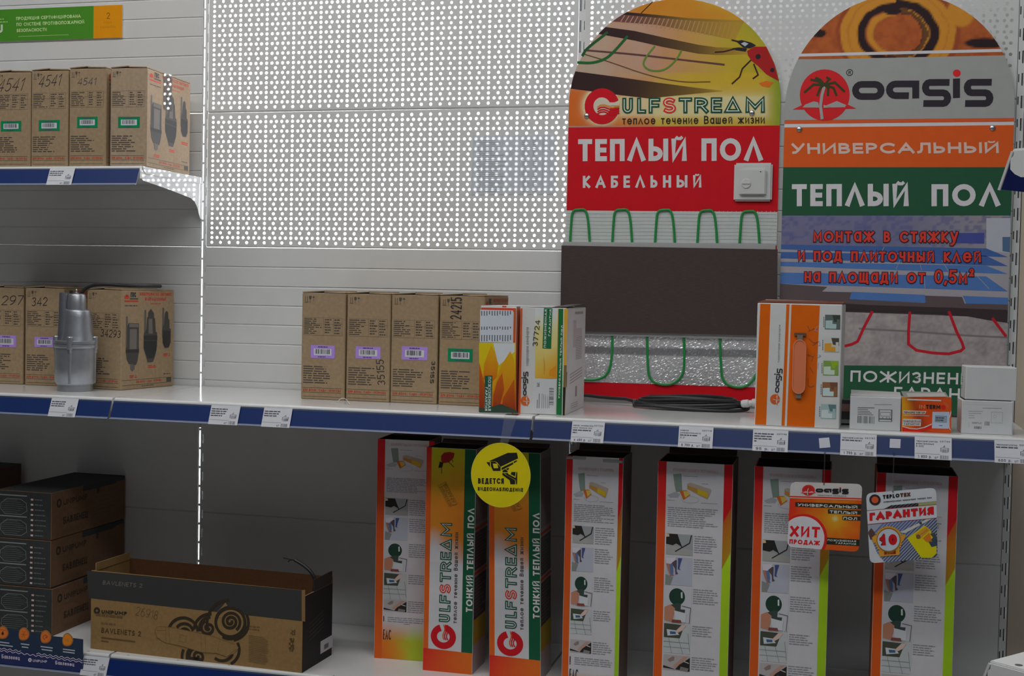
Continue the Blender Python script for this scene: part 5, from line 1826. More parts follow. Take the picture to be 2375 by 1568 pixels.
m.slab(F.pt((.012, h+.0022), -.006), F.u*(w-.022)+Vector((0, 0, .003)), -F.n*d*.6+Vector((0, 0, .004)), (0, 0, .001), (.55, .53, .5))
m.rect(Face(F.pt((.010, h-.0035), .0004), F.u, F.v), 0, 0, w-.03, .0028, 1, (.78, .78, .76))
m.build('lid', F.pt((w/2, h), -d/2), t)

F, w = px_face((2229, 1005.3), (2348, 1010.2), ZM)
h, d = .0665, .075
t = thing('thermostat_box', F.pt((w/2, 0), -d/2), 'small white carton with faint drawing, lower one of two at the right end', 'box')
m = MB()
m.box(F, w, h, d, (.70, .72, .73))
m.stroke(F, p5([(1615, 330), (2135, 348), (2130, 690)]), .0003, 1, K(150, 152, 156, KW))
m.poly(F, p5([(1825, 378), (2080, 382), (2080, 389), (1825, 385)]), 1, K(110, 112, 116, KW))
for k, x1 in enumerate((1830, 1810, 1715, 1720)):
    m.poly(F, p5([(1640, 418+k*29), (x1, 420+k*29), (x1, 427+k*29), (1640, 425+k*29)]), 1, K(120, 122, 126, KW))
m.stroke(F, p5([(1942, 432), (2090, 436), (2086, 580), (1938, 575)]), .0005, 1, K(120, 122, 126, KW), True)
m.stroke(F, p5([(1958, 450), (2072, 453), (2068, 560), (1955, 556)]), .0004, 1, K(150, 152, 156, KW), True)
m.stroke(F, [(F.px(*p5c([(1988, 490)])[0])[0]+.0028*math.cos(k/6*math.pi), F.px(*p5c([(1988, 490)])[0])[1]+.0028*math.sin(k/6*math.pi)) for k in range(12)], .0004, 1, K(120, 122, 126, KW), True)
q = p5([(1710, 655), (1805, 658), (1806, 625), (1712, 622)])
barcode(m, F, q[0][0], q[0][1], q[1][0], q[2][1], 1, (.15, .15, .16))
q = p5([(1850, 612), (1920, 614), (1920, 560), (1850, 556)])
barcode(m, F, q[0][0], q[0][1], q[1][0], q[2][1], 1, (.3, .3, .32))
para_px(m, F, 2254, 979, 2278, 983, 2, 1, K(110, 112, 116, KW), .5, .1)
m.poly(F, p5([(1640, 560), (1645, 560), (1643, 635), (1638, 635)]), 1, K(130, 132, 136, KW))
m.build('body', F.pt((w/2, 0), -d/2), t)
Fl, LOW = F, t
F = Face(F.pt((.006, h+.0012), -.004), F.u, F.v)
t = thing('thermostat_box', F.pt((w/2, 0), -d/2), 'small blank white carton on top of another at the right end', 'box')
m = MB()
m.box(F, .096, .0655, .072, (.71, .73, .73))
Lf = Face(F.pt((0, 0), -.072), F.n, F.v)
para(m, Lf, .010, .030, .030, .044, 3, 1, (.2, .2, .25), .5, .3, wl=.004)
para(m, Lf, .010, .018, .026, .026, 2, 1, (.2, .2, .25), .5, .3, wl=.004)
m.build('body', F.pt((w/2, 0), -d/2), t)
m = MB()
m.slab(Fl.pt((.004, h+.0002), -.004), Fl.u*(w-.008), -Fl.n*.06, (0, 0, .0008), (.05, .04, .04))
m.build('lid', Fl.pt((w/2, h), -.03), LOW)
# two dark blister packs pushed back behind the small cartons
for (x, y), (ww, hh, dd), lb in (((1962, 972), (.030, .052, .05), 'dark clear-wrapped pack in the gap between orange box and white carton'),):
    p = on_z(x, 976, ZM)
    m = MB()
    p = Vector((1.627, -.315, ZM))
    m.slab(p, (ww, 0, 0), (0, dd, 0), (0, 0, hh), (.05, .045, .045), 'plastic', .004)
    m.slab(p+Vector((.002, -.001, hh*.55)), (ww-.004, 0, 0), (0, .001, 0), (0, 0, hh*.3), (.30, .16, .14), 'plastic')
    m.slab(p+Vector((.002, -.001, .004)), (ww-.004, 0, 0), (0, .001, 0), (0, 0, .008), (.35, .35, .36), 'plastic')
    tag(m.build('blister_pack', p+Vector((ww/2, dd/2, 0))), lb, 'pack')

# ================================================================ tall cartons on the bottom shelf
KT = .34
c9 = lambda pts: [(840+x/2.667, 980+y/2.667) for x, y in pts]
c8 = lambda pts: [(1280+x/2.861, 1020+y/2.861) for x, y in pts]
INT = (.05, .042, .04)  # shade inside the open cartons, put into a near-black lining colour


def open_tube(m, F, w, h, d, col, cols, th=.0022):
    """upright carton, open at the top with dark inside and low flaps"""
    back = -F.n
    m.slab(F.pt((0, 0), -th), F.u*w, F.v*h, F.n*th, cols.get('front', col))
    m.slab(F.pt((0, 0), -d), F.u*w, F.v*h, F.n*th, col)
    m.slab(F.pt((0, 0), -d+th), F.u*th, F.v*h, F.n*(d-2*th), cols.get('left', col))
    m.slab(F.pt((w-th, 0), -d+th), F.u*th, F.v*h, F.n*(d-2*th), cols.get('right', col))
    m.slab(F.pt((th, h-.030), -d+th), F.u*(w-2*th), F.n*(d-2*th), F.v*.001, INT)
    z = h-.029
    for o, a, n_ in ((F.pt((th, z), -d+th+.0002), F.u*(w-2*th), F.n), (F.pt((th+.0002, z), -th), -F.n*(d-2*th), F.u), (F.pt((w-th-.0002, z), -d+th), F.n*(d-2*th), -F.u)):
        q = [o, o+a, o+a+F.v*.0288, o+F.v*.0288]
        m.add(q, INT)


def step_photo(m, F, kind, u0, v0, u1, v1, L):
    """the small instruction pictures"""
    U = lambda x, y: (u0+(u1-u0)*x, v1-(v1-v0)*y)
    P = lambda pts, c, l=1: m.poly(F, [U(*p) for p in pts], L+l, c)
    gA, gB, dk_, sk = K(105, 108, 110, KT), K(122, 124, 134, KT), K(26, 26, 24, KT), K(130, 88, 70, KT)
    if kind == 0:
        P([(0, 0), (1, 0), (1, 1), (0, 1)], gA, 0)
        P([(0, .5), (.4, .6), (1, .75), (1, 1), (0, 1)], K(112, 112, 110, KT))
        P([(0, .0), (.42, .0), (.52, .35), (.6, .6), (.38, .45), (.25, .55), (0, .5)], dk_, 2)
        m.stroke(F, [U(.5, .42), U(.6, .62)], .0022, L+3, dk_)
        m.stroke(F, [U(.36, .84), U(.88, .40), U(.94, .04)], .0020, L+3, dk_)
        P([(0, 0), (.10, .02), (.12, .14), (0, .16)], K(165, 140, 110, KT), 4)
    elif kind == 1:
        P([(0, 0), (1, 0), (1, 1), (0, 1)], gB, 0)
        P([(0, .62), (.3, .72), (.2, 1), (0, 1)], K(92, 94, 92, KT), 1)
        P([(0, .02), (.38, .0), (.36, .2), (.15, .28), (.03, .24)], K(165, 160, 168, KT), 2)
        P([(.02, .24), (.14, .24), (.22, .55), (.34, .66), (.18, .68), (.10, .50)], K(120, 80, 66, KT), 3)
        P([(.14, .26), (.26, .22), (.30, .50), (.28, .66), (.20, .62)], K(62, 76, 104, KT), 4)
        P([(.36, .1), (.42, .1), (.42, .5), (.48, .58), (.38, .62), (.36, .4), (.22, .22)], K(58, 50, 56, KT), 3)
        P([(.46, .02), (.62, .02), (.55, .25), (.52, .40), (.58, .44), (.46, .42), (.47, .2)], K(44, 54, 92, KT), 3)
    elif kind == 2:
        P([(0, 0), (1, 0), (1, 1), (0, 1)], K(135, 135, 140, KT), 0)
        m.poly(F, [U(.46+.30*math.cos(k/12*math.pi), .27+.24*math.sin(k/12*math.pi)) for k in range(24)], L+1, K(22, 42, 34, KT))
        P([(.60, .14), (.66, .12), (.67, .30), (.61, .30)], K(150, 155, 150, KT), 3)
        P([(.44, .45), (.62, .45), (.60, .62), (.78, .62), (.76, .72), (.40, .66), (.20, .52)], K(40, 50, 46, KT), 2)
        P([(0, .58), (.22, .50), (.40, .60), (.36, .80), (.30, .98), (0, .96)], sk, 3)
        P([(.36, .66), (.82, .72), (.80, .98), (.44, .98)], K(165, 168, 172, KT), 4)
        m.stroke(F, [U(.66, .52), U(.98, .56), U(.94, .98)], .0012, L+4, K(60, 62, 62, KT))
        P([(.30, .92), (.62, .92), (.66, 1), (.28, 1)], K(90, 46, 40, KT), 5)
    elif kind == 3:
        P([(0, 0), (1, 0), (1, 1), (0, 1)], K(128, 132, 132, KT), 0)
        P([(0, 0), (.62, .02), (.78, .0), (.66, .32), (.60, .48), (0, .48)], K(48, 52, 42, KT), 1)
        P([(.10, .20), (.45, .22), (.58, .36), (.14, .42)], K(150, 155, 158, KT), 2)
        P([(.22, .26), (.44, .26), (.46, .34), (.24, .36)], K(48, 66, 92, KT), 3)
        P([(.42, .26), (.66, .02), (.84, .0), (.70, .20), (.52, .30)], K(150, 130, 124, KT), 3)
        for a, b in (((0, .62), (.95, .62)), ((0, .80), (.95, .80)), ((.18, .5), (.30, 1)), ((.56, .5), (.72, 1)), ((.9, .3), (.98, .9))):
            m.stroke(F, [U(*a), U(*b)], .0009, L+2, K(88, 92, 92, KT))
    else:
        P([(0, 0), (1, 0), (1, 1), (0, 1)], K(122, 118, 118, KT), 0)
        P([(0, .72), (.46, .92), (.60, .62), (1, .1), (1, 1), (0, .88)], K(30, 28, 26, KT), 1)
        P([(.36, .74), (.74, .10), (.92, .04), (.60, .62), (.48, .82)], K(130, 100, 88, KT), 2)
        P([(.16, .34), (.34, .10), (.42, .12), (.40, .34), (.24, .46)], K(98, 82, 76, KT), 2)
        P([(.66, .72), (.96, .80), (.92, 1), (.62, .96)], K(88, 86, 84, KT), 2)
        m.stroke(F, [U(.8, .38), U(.95, .46)], .0016, L+3, K(150, 148, 146, KT))


def instruction_side(m, F, w, h, sl, sr, pics, tops, eac, bottom, rs):
    """white leaflet side with coloured edge strips; all in metres of that side"""
    random.seed(5)
    Lc = [(1.0, K(140, 16, 22, KT)), (.86, K(146, 24, 22, KT)), (.72, K(150, 52, 20, KT)), (.45, K(150, 60, 16, KT)), (0, K(148, 62, 18, KT))]
    for (a, ca), (b, cb) in zip(Lc, Lc[1:]):
        m.poly(F, [(.0006, b*h), (sl, b*h), (sl, a*h), (.0006, a*h)], 1, [cb, cb, ca, ca])
    Rc = [(1.0, K(140, 12, 20, KT)), (rs[0], K(140, 14, 20, KT)), (rs[0]-.012, K(125, 62, 18, KT)), (rs[1]+.012, K(120, 90, 18, KT)), (rs[1], K(118, 146, 22, KT)), (0, K(100, 130, 20, KT))]
    for (a, ca), (b, cb) in zip(Rc, Rc[1:]):
        sk = .018 if 0 < a < 1 else 0
        sk2 = .018 if 0 < b < 1 else 0
        m.poly(F, [(sr, b*h-sk2), (w-.0006, b*h+sk2), (w-.0006, a*h+sk), (sr, a*h-sk)], 1, [cb, cb, ca, ca])
    x0, x1 = sl+.003, sr-.003
    ww = x1-x0
    gi_ = K(92, 94, 100, KT)
    text(m, F, 'КОМПЛЕКТАЦИЯ И УСТАНОВКА', (x0+ww*.10, h*tops[0]), (x0+ww*.92, h*tops[0]), (x0+ww*.10, h*(tops[0]+.0115)), .0007, 2, K(132, 104, 104, KT))
    # roll, carton and small pack drawing
    U = lambda x, y: (x0+ww*x, h*(tops[1]-(tops[1]-tops[2])*y))
    P = lambda pts, c, l=2: m.poly(F, [U(*p) for p in pts], l, c)
    P([(.10, .03), (.25, .0), (.27, .55), (.28, .62), (.16, .66), (.13, .4)], K(84, 96, 90, KT))
    P([(.0, .78), (.14, .66), (.24, .72), (.2, .84), (.05, .86)], K(112, 114, 118, KT))
    P([(.22, .60), (.36, .58), (.42, .74), (.30, .92)], K(140, 70, 25, KT), 3)
    P([(.29, .62), (.38, .60), (.41, .72), (.33, .84)], K(150, 128, 60, KT), 4)
    P([(.36, .34), (.42, .30), (.80, .50), (.80, .56), (.74, .86), (.36, .52)], K(120, 108, 100, KT), 3)
    P([(.37, .40), (.74, .62), (.74, .82), (.37, .52)], K(128, 92, 40, KT), 4)
    P([(.55, .50), (.74, .62), (.74, .80), (.55, .68)], K(140, 118, 20, KT), 5)
    m.stroke(F, [U(.42+.16*math.cos(k), .90+.12*math.sin(k)) for k in [i*.52 for i in range(12)]], .0006, 2, K(112, 116, 120, KT), True)
    for a, b, y in ((.30, .56, .06), (.62, .74, .30), (.0, .14, .94), (.62, .92, .98)):
        para(m, F, *U(a, y+.03), *U(b, y), 1, 2, gi_, .5, 0, wl=.005)
    para(m, F, x0+.002, h*tops[4], x1-.002, h*tops[3], 10, 2, gi_, .38, .35, wl=.010)
    um = x0+ww*.49
    for k, (va, vb) in enumerate(pics):
        step_photo(m, F, k, x0, h*vb, um, h*va, 2)
        n = max(5, int((va-vb)*h/.0052))
        n = {0: 8, 1: 7, 2: 7, 3: 5, 4: 6}[k]
        para(m, F, um+.003, h*va-.0048*n, x1-.001, h*va, n, 2, gi_, .36, .4, wl=.009)
    v = eac[0]
    m.rect(F, x0-.0005, h*v+.006, x0+.0018, h*v+.020, 2, K(70, 20, 30, KT))
    m.disc(F, (x0+.0007, h*v+.0035), .0015, 2, K(70, 20, 30, KT), 10)
    para(m, F, x0+.010, h*v+.002, x1, h*v+.020, 4, 2, gi_, .36, .2, wl=.012)
    text(m, F, 'EAC', (x0, h*eac[1]-.023), (x0+.019, h*eac[1]-.023), (x0, h*eac[1]), .0020, 5, (.05, .05, .06), .18)

    def wash(u, vv):
        t = 1-vv/(h*bottom)
        n_ = vnoise(u*60, vv*60)
        c = mixc(K(135, 132, 135, KT), mixc(K(150, 92, 30, KT), K(112, 126, 30, KT), (u-x0)/ww*1.5-.3+n_*.5), t*2.2)
        return mixc(c, K(150, 70, 18, KT), max(0, .55-(u-x0)/ww)*t*1.6)
    m.grad(F, x0-.0028, .001, x1+.0028, h*bottom, 14, 10, wash, 2, topx=False)


def tall(A, B, h, d, label, group, sl, sr, pics, tops, eac, bottom, rs, origin_name='heating_mat_carton'):
    A, B = Vector(A), Vector(B)
    u = (B-A).normalized()
    w = (B-A).length
    F = Face(A, u, (0, 0, 1))
    t = thing(origin_name, (A+B)/2-F.n*d/2, label, 'box', group)
    m = MB()
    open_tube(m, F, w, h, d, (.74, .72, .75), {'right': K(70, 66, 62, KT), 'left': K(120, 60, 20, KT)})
    instruction_side(m, F, w, h, sl*w, sr*w, pics, tops, eac, bottom, rs)
    m.build('body', (A+B)/2-F.n*d/2, t)
    m = MB()
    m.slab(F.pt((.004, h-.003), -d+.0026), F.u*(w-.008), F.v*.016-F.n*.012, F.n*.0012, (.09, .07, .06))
    m.build('back_flap', (A+B)/2-F.n*d/2, t)
    return t, F, w


pics5 = [(.704, .619), (.608, .493), (.485, .339), (.333, .211), (.204, .140)]
tops5 = (.962, .953, .837, .816, .732)
tops4 = (.942, .930, .813, .800, .723)
h = .512
for bl_, br_, lb in (((1.262, -.385), (1.418, -.385), 'tall striped carton with wide green edge, second right of the yellow camera sign'),
                     ((1.462, -.385), (1.616, -.385), 'tall striped carton partly behind the orange promotion card'),
                     ((1.705, -.385), (1.861, -.385), 'tall striped carton partly behind the striped guarantee card')):
    tall((*bl_, ZB), (*br_, ZB), h, .15, lb, 'wide striped cartons', .115, .885, pics5, tops5, (.072, .052), .10, (.80, .60))
pics4 = [(.707, .634), (.617, .515), (.497, .370), (.356, .250), (.224, .170)]
pics1 = [(.733, .658), (.647, .544), (.533, .402), (.393, .276), (.272, .219)]
t4 = tall((1.062, -.372, ZB), (1.186, -.372, ZB), .512, .12, 'tall striped carton with narrow green edge, just right of the middle slotted upright', 'narrow striped cartons', .115, .925, pics4,
          tops4, (.113, .099), .085, (.78, .55))
tall((.590, -.262, ZB), (.714, -.254, ZB), .514, .12, 'tall striped carton at the left of the tall row, behind the ladybird carton', 'narrow striped cartons', .15, 1.10, pics1,
     (.972, .962, .862, .828, .760), (.156, .134), .17, (.78, .55))
# crumpled clear tape along the top of the narrow carton
F4 = t4[1]
for u_, v_ in ((.001, .505), (.080, .502)):
    m = MB()
    m.slab(F4.pt((u_, v_), .0004), F4.u*.042, F4.v*.0055, F4.n*.0008, (.42, .42, .42), 'plastic')
    m.build('tape', F4.pt((u_+.02, v_)), t4[0])


def brand_carton(A, B, h, d, label, lean=0.0):
    A, B = Vector(A), Vector(B)
    w = (B-A).length
    F = Face(A, (B-A), (lean, 0, 1))
    t = thing('heating_mat_carton', (A+B)/2-F.n*d/2, label, 'box', 'cartons with sideways brand lettering')
    m = MB()
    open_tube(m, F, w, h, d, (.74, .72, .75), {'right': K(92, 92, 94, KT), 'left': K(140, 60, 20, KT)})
    s0, s1 = .105*w, .775*w
    Lc = [(1.0, K(140, 18, 20, KT)), (.8, K(148, 62, 18, KT)), (0, K(150, 66, 18, KT))]
    for (a, ca), (b, cb) in zip(Lc, Lc[1:]):
        m.poly(F, [(.0004, b*h), (s0, b*h), (s0, a*h), (.0004, a*h)], 1, [cb, cb, ca, ca])

    def sky(u, v):
        t_ = 1-v/h
        n_ = vnoise(u*40+3, v*30)
        c = mixc(K(128, 124, 16, KT), K(150, 92, 24, KT), t_*5-.2)
        c = mixc(c, K(146, 74, 22, KT), max(0, (u/w-.3))*n_*1.6*min(1, t_*6))
        return mixc(c, K(142, 140, 144, KT), max(0, (t_-.36+.10*(.5-u/w))*9-n_*.6))
    m.grad(F, s0, h*.49, s1, h-.0006, 12, 40, sky, 1, topx=False)
    m.rect(F, s0, h*.095, s1, h*.49, 1, (.74, .73, .76))
    m.rect(F, s1, h*.095, w-.0006, h-.0006, 1, K(12, 58, 38, KT))
    m.poly(F, [(.0004, 0), (w-.0006, 0), (w-.0006, h*.095), (.0004, h*.10)], 2, [K(150, 40, 24, KT), K(150, 72, 20, KT), K(150, 76, 20, KT), K(146, 22, 22, KT)])
    Q = lambda x, y: ((x-410)/(713-410)*w, h-(y-150)/2.667/520*h*1.0)
    px_m = h/(1.0*540)

    def Q(x, y):                      # zoomed photo units of the left carton to metres of this side
        return ((x-408)/300*w, h-(y-150)*(.508/1440))
    MG = affine((515, 826), (1550, 820), (515, 712), Q(570, 1265), Q(568, 628), Q(502, 1265))
    MG2 = affine((360, 903), (360, 643), (230, 773), Q(607, 1362), Q(454, 1362), Q(530, 1440))
    kk = K(150, 15, 22, KT)
    global stream_parts
    stream_rot(m, F, MG, MG2)
    text(m, F, 'теплое течение Вашей жизни'.replace('л', 'λ'), Q(610, 1270), Q(610, 685), Q(586, 1270), .0017, 3, K(52, 48, 50, KT))
    text(m, F, 'ТОНКИЙ ТЕПΛЫЙ ПОΛ', Q(703, 1190), Q(703, 525), Q(664, 1190), .0034, 3, K(150, 148, 148, KT), .16)
    # ladybird
    lb_ = K(105, 16, 16, KT)
    m.poly(F, [Q(*p) for p in ((498, 200), (515, 180), (550, 174), (578, 180), (572, 210), (545, 240), (510, 248), (497, 230))], 3, lb_)
    m.poly(F, [Q(*p) for p in ((490, 238), (512, 245), (505, 275), (482, 280))], 4, K(24, 20, 20, KT))
    for a, b in (((540, 235), (575, 268)), ((500, 262), (502, 312)), ((560, 215), (570, 235))):
        m.stroke(F, [Q(*a), Q(*b)], .0012, 3, K(40, 20, 18, KT))
    # stamp
    st = K(96, 70, 26, KT)
    m.stroke(F, [Q(*p) for p in ((484, 395), (525, 366), (602, 505), (552, 525))], .0008, 3, st, True)
    text(m, F, 'ПОЖИЗНЕННАЯ', Q(572, 512), Q(508, 394), Q(555, 520), .0010, 3, st)
    text(m, F, 'ГАРАНТИЯ', Q(597, 505), Q(530, 378), Q(578, 515), .0014, 3, st)
    m.poly(F, [Q(*p) for p in ((437, 1500), (440, 1460), (437, 1460))], 3, st)
    R = Face(F.pt((w, 0)), -F.n, F.v)
    gi_ = K(66, 66, 70, KT)
    for v0, v1 in ((.64, .67), (.44, .465)):
        m.rect(R, 0, h*v0, d, h*(v0+.012), 1, K(112, 46, 22, KT))
    for v0, v1, c in ((.67, .97, K(82, 82, 84, KT)), (.46, .63, K(50, 52, 56, KT)), (.24, .43, K(44, 44, 48, KT)), (.0, .2, K(105, 105, 108, KT))):
        m.rect(R, .004, h*v0, d-.002, h*v1, 1, c)
        para(m, R, .010, h*(v0+.01), d-.010, h*(v1-.01), int((v1-v0)*60), 2, mixc(c, (.3, .3, .3), .35), .4, .5, wl=.014)
    m.grad(R, .001, h*.13, d-.001, h*.24, 6, 6, lambda u, v: mixc(K(92, 104, 30, KT), K(120, 86, 30, KT), vnoise(u*50, v*50)), 3, topx=False)
    m.build('body', (A+B)/2-F.n*d/2, t)
    m = MB()
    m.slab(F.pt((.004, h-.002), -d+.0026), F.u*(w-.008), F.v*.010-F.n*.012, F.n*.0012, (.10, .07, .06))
    m.build('back_flap', (A+B)/2-F.n*d/2, t)


def stream_rot(m, F, MG, MG2):
    """same emblem as on the red board, set sideways"""
    k = MG2.scale
    red, dk, lt = K(135, 12, 20, KT), K(22, 58, 46, KT), K(138, 140, 138, KT)
    ringp = [(360+98*math.cos(math.radians(a)), 773+98*math.sin(math.radians(a))) for a in range(-18, -360, -12)]
    m.stroke(F, [MG2(*p) for p in ringp], 64*k, 3, red, cap=False)
    for i, (y, c) in enumerate(((776, K(145, 60, 30, KT)), (794, red), (814, red))):
        m.stroke(F, [MG2(*p) for p in ((332, y+6), (350, y-6), (378, y-8), (410, y+4), (440, y+12), (484, y))], 11*k, 4, c)
    letters = (('U', 512, 592, dk), ('L', 622, 690, dk), ('F', 708, 795, dk), ('S', 812, 910, K(140, 36, 28, KT)), ('T', 928, 1028, dk), ('R', 1042, 1146, dk), ('E', 1162, 1245, dk), ('А', 1262, 1380, dk), ('M', 1410, 1550, dk))
    k = MG.scale
    for c, x0, x1, cc in letters:
        y0, y1 = 826, 712
        for ww, col, l in ((32, cc, 3), (8, lt, 4)):
            gw, st = G[c]
            if c == 'А':
                st = T('0,0 .39,1 .78,0 0,0')
            for s_ in st:
                pts = [MG(x0+15+p[0]/gw*(x1-x0-30), y0-14-p[1]*(y0-y1-28)) for p in s_]
                m.stroke(F, pts, ww*k, l, col, closed=(pts[0] == pts[-1]))


a2, b2 = on_z(993.7, 1035.5, ZB+.508), on_z(1107.3, 1041.9, ZB+.508)
brand_carton((a2.x, -.318, ZB), (b2.x, -.318, ZB), .508, .105, 'tall carton with sideways brand lettering and ladybird fully in view')
a3, b3 = on_z(1134, 1044, ZB+.508), on_z(1254.3, 1049.4, ZB+.508)
brand_carton((a3.x+.014, -.325, ZB), (b3.x+.014, -.325, ZB), .508, .105, 'tall carton with sideways brand lettering, its top behind the yellow camera sign', lean=-.022)

# ================================================================ dark boxes, open pump box, banner
KL = .20
DKB = K(26, 27, 27, KL)
BR = K(70, 52, 38, .30)
hU = .1174
Zt = ZB+3*hU
cF, cB, cL = on_z(119.6, 1142.7, Zt), on_z(330, 1092, Zt), on_z(5, 1127, Zt)
bkd = (cB-cF).normalized()
bkd = Vector((bkd.x, bkd.y, 0)).normalized()
ux = Vector((bkd.y, -bkd.x, 0))
wU = min(.155, (cF-cL).dot(ux))
dU = (-.006-cF.y-bkd.x*wU)/bkd.y
FU = Face((cF.x-ux.x*wU, cF.y-ux.y*wU, ZB), ux, (0, 0, 1))
for k in range(3):
    F = Face(FU.pt(((.004, -.001, 0)[k], k*hU)), FU.u, FU.v)
    t = thing('pump_box', F.pt((wU/2, 0), -dU/2), 'dark-ended brown pump box, ' + ('lowest of the stack behind the blue banner', 'middle one of the stack of three', 'topmost of the stack of three at lower left')[k], 'box', 'stacked dark pump boxes')
    m = MB()
    m.box(F, wU, hU-.0012, dU, BR, 'kraft_cardboard', .0014, cols={'front': DKB, 'top': DKB})
    gl = K(92, 94, 92, KL)
    w, h = wU, hU
    for v0, v1 in ((.50, .82), (.06, .38)):
        m.rect(F, w*.06, h*(v1+.06), w*.56, h*(v1+.085), 1, K(70, 72, 70, KL))
        for q in range(7):
            c = h*(v0+v1)/2+(q-3)*h*.042
            ext = 1-abs(q-3)*.10
            m.stroke(F, [(w*(.10+.04*abs(q-3)*.3), c), (w*.32, c+h*.01), (w*(.55*ext), c+h*.004)], .0007, 1, K(58, 62, 60, KL))
        m.stroke(F, [(w*.08, h*(v0+.1)), (w*.09, h*(v1-.1)), (w*.2, h*v1), (w*.45, h*v1), (w*.55, h*(v1-.08)), (w*.56, h*(v0+.08)), (w*.46, h*v0), (w*.16, h*v0)], .0009, 1, K(74, 78, 74, KL), True)
    for q in range(8):
        m.rect(F, w*.63, h*(.06+.107*q), w*.675, h*(.06+.107*q)+.0045, 1, K(128, 108, 104, .27) if q % 3 else K(136, 122, 120, .27))
        para(m, F, w*.70, h*(.06+.107*q), w*.92, h*(.06+.107*q)+.0045, 1, 1, K(52, 54, 54, KL), .6, .4, wl=.008)
    R = Face(F.pt((w, 0)), -F.n, F.v)
    q_ = dU/.46
    bk2 = K(26, 21, 16, KL)
    text(m, R, 'UNIPUMP', (.15*dU, h*.67), (.46*dU, h*.67), (.15*dU, h*.79), .0028, 1, bk2, .14)
    m.stroke(R, [(.095*dU+.0075*math.cos(q/8*math.pi), h*.74+.0085*math.sin(q/8*math.pi)) for q in range(16)], .0050, 1, bk2, True)
    text(m, R, 'БАВЛЕНЕЦ', (.15*dU, h*.27), (.47*dU, h*.27), (.15*dU, h*.42), .0036, 1, bk2, .12)
    para(m, R, .060*q_, h*.56, .13*q_, h*.60, 1, 1, K(52, 38, 28, KL), .6, 0)
    para(m, R, .060*q_, h*.06, .19*q_, h*.16, 2, 1, K(52, 38, 28, KL), .5, .3)
    para(m, R, .25*q_, h*.1, .43*q_, h*.75, 7, 1, K(54, 40, 32, KL), .5, .4)
    m.rect(R, .185*q_, h*.86, .40*q_, h*.99, 1, DKB)
    m.rect(R, .272*q_, h*.74, .288*q_, h*.99, 1, DKB)
    m.rect(R, .40*q_, h*.90, .455*q_, h*.99, 1, DKB)
    m.build('body', F.pt((w/2, 0), -dU/2), t)
cP = on_y(50, 1074, -.03)
hP = (cP.z-ZB)/3
F = Face((cP.x-.142, -.27, ZB), (1, 0, 0), (0, 0, 1))
for k in range(3):
    Fk = Face(F.pt((0, k*hP)), F.u, F.v)
    t = thing('pump_box', Fk.pt((.071, 0), -.12), ('lowest dark pump box at the left edge, almost wholly hidden', 'dark pump box at the left edge, middle of the hidden pile', 'dark pump box at the left edge, its corner above the near stack')[k], 'box', 'stacked dark pump boxes')
    m = MB()
    m.box(Fk, .142, hP-.0012, .24, K(56, 42, 34, .3), 'kraft_cardboard', .0014, cols={'front': DKB, 'top': DKB})
    m.build('body', Fk.pt((.071, 0), -.12), t)

# open pump box
c5 = lambda pts: [(190+x/3.958, 1280+y/3.958) for x, y in pts]
A, B = Vector((-.069, -.400, ZB)), Vector((.480, -.4255, ZB))
w = (B-A).length
F = Face(A, B-A, (0, 0, 1))
h, d, th = .186, .155, .003
KV = .38
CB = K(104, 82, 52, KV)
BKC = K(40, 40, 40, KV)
t = thing('open_pump_box', F.pt((w/2, 0), -d/2), 'long open brown and black box with spiral print, cable sticking out', 'box')
m = MB()
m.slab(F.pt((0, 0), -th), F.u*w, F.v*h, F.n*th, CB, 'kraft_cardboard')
CI = K(72, 48, 30, KV)  # inner wall darker than the outer card: box shade put into the colour
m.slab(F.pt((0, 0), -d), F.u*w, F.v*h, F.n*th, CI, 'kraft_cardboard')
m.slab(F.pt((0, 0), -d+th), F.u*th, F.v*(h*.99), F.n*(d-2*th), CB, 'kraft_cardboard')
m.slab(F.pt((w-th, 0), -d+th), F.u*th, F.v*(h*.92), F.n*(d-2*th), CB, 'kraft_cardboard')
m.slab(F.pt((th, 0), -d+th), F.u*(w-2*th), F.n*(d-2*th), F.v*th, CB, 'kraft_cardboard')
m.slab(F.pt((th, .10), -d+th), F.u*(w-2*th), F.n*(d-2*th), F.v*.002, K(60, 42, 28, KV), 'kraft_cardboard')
P = lambda pts: F.P(c5(pts))
m.poly(F, P([(45, 172), (2018, 352), (2018, 636), (64, 425)]), 1, BKC)
m.poly(F, P([(2018, 352), (2050, 348), (2050, 640), (2018, 636)]), 1, K(96, 74, 46, KV))
tpx(m, F, 'BAVLENETS 2', *c5([(190, 300), (552, 330), (196, 262)]), .0017, 2, K(80, 76, 72, KV), .14)
ik = K(38, 32, 24, KV)
m.stroke(F, P([(138+20*math.cos(q/8*math.pi), 540+22*math.sin(q/8*math.pi)) for q in range(16)]), .0055, 2, ik, True)
tpx(m, F, 'UNIPUMP', *c5([(178, 566), (412, 584), (182, 532)]), .0028, 2, ik, .14)
tpx(m, F, 'BAVLENETS 2', *c5([(178, 742), (540, 778), (182, 694)]), .0024, 2, K(62, 46, 28, KV), .14)
para_px(m, F, 222, 1426, 285, 1431, 1, 2, K(78, 60, 38, KV), .5, 0)
para_px(m, F, 234, 1444, 268, 1450, 1, 2, K(84, 66, 42, KV), .5, 0)
m.poly(F, P([(178, 780), (490, 818), (490, 832), (178, 794)]), 2, K(74, 56, 34, KV))
m.poly(F, P([(178, 810), (245, 822), (245, 834), (178, 822)]), 2, K(74, 56, 34, KV))
tpx(m, F, '26918', *c5([(490, 580), (690, 625), (505, 500)]), .0010, 2, K(72, 58, 42, KV), .14)


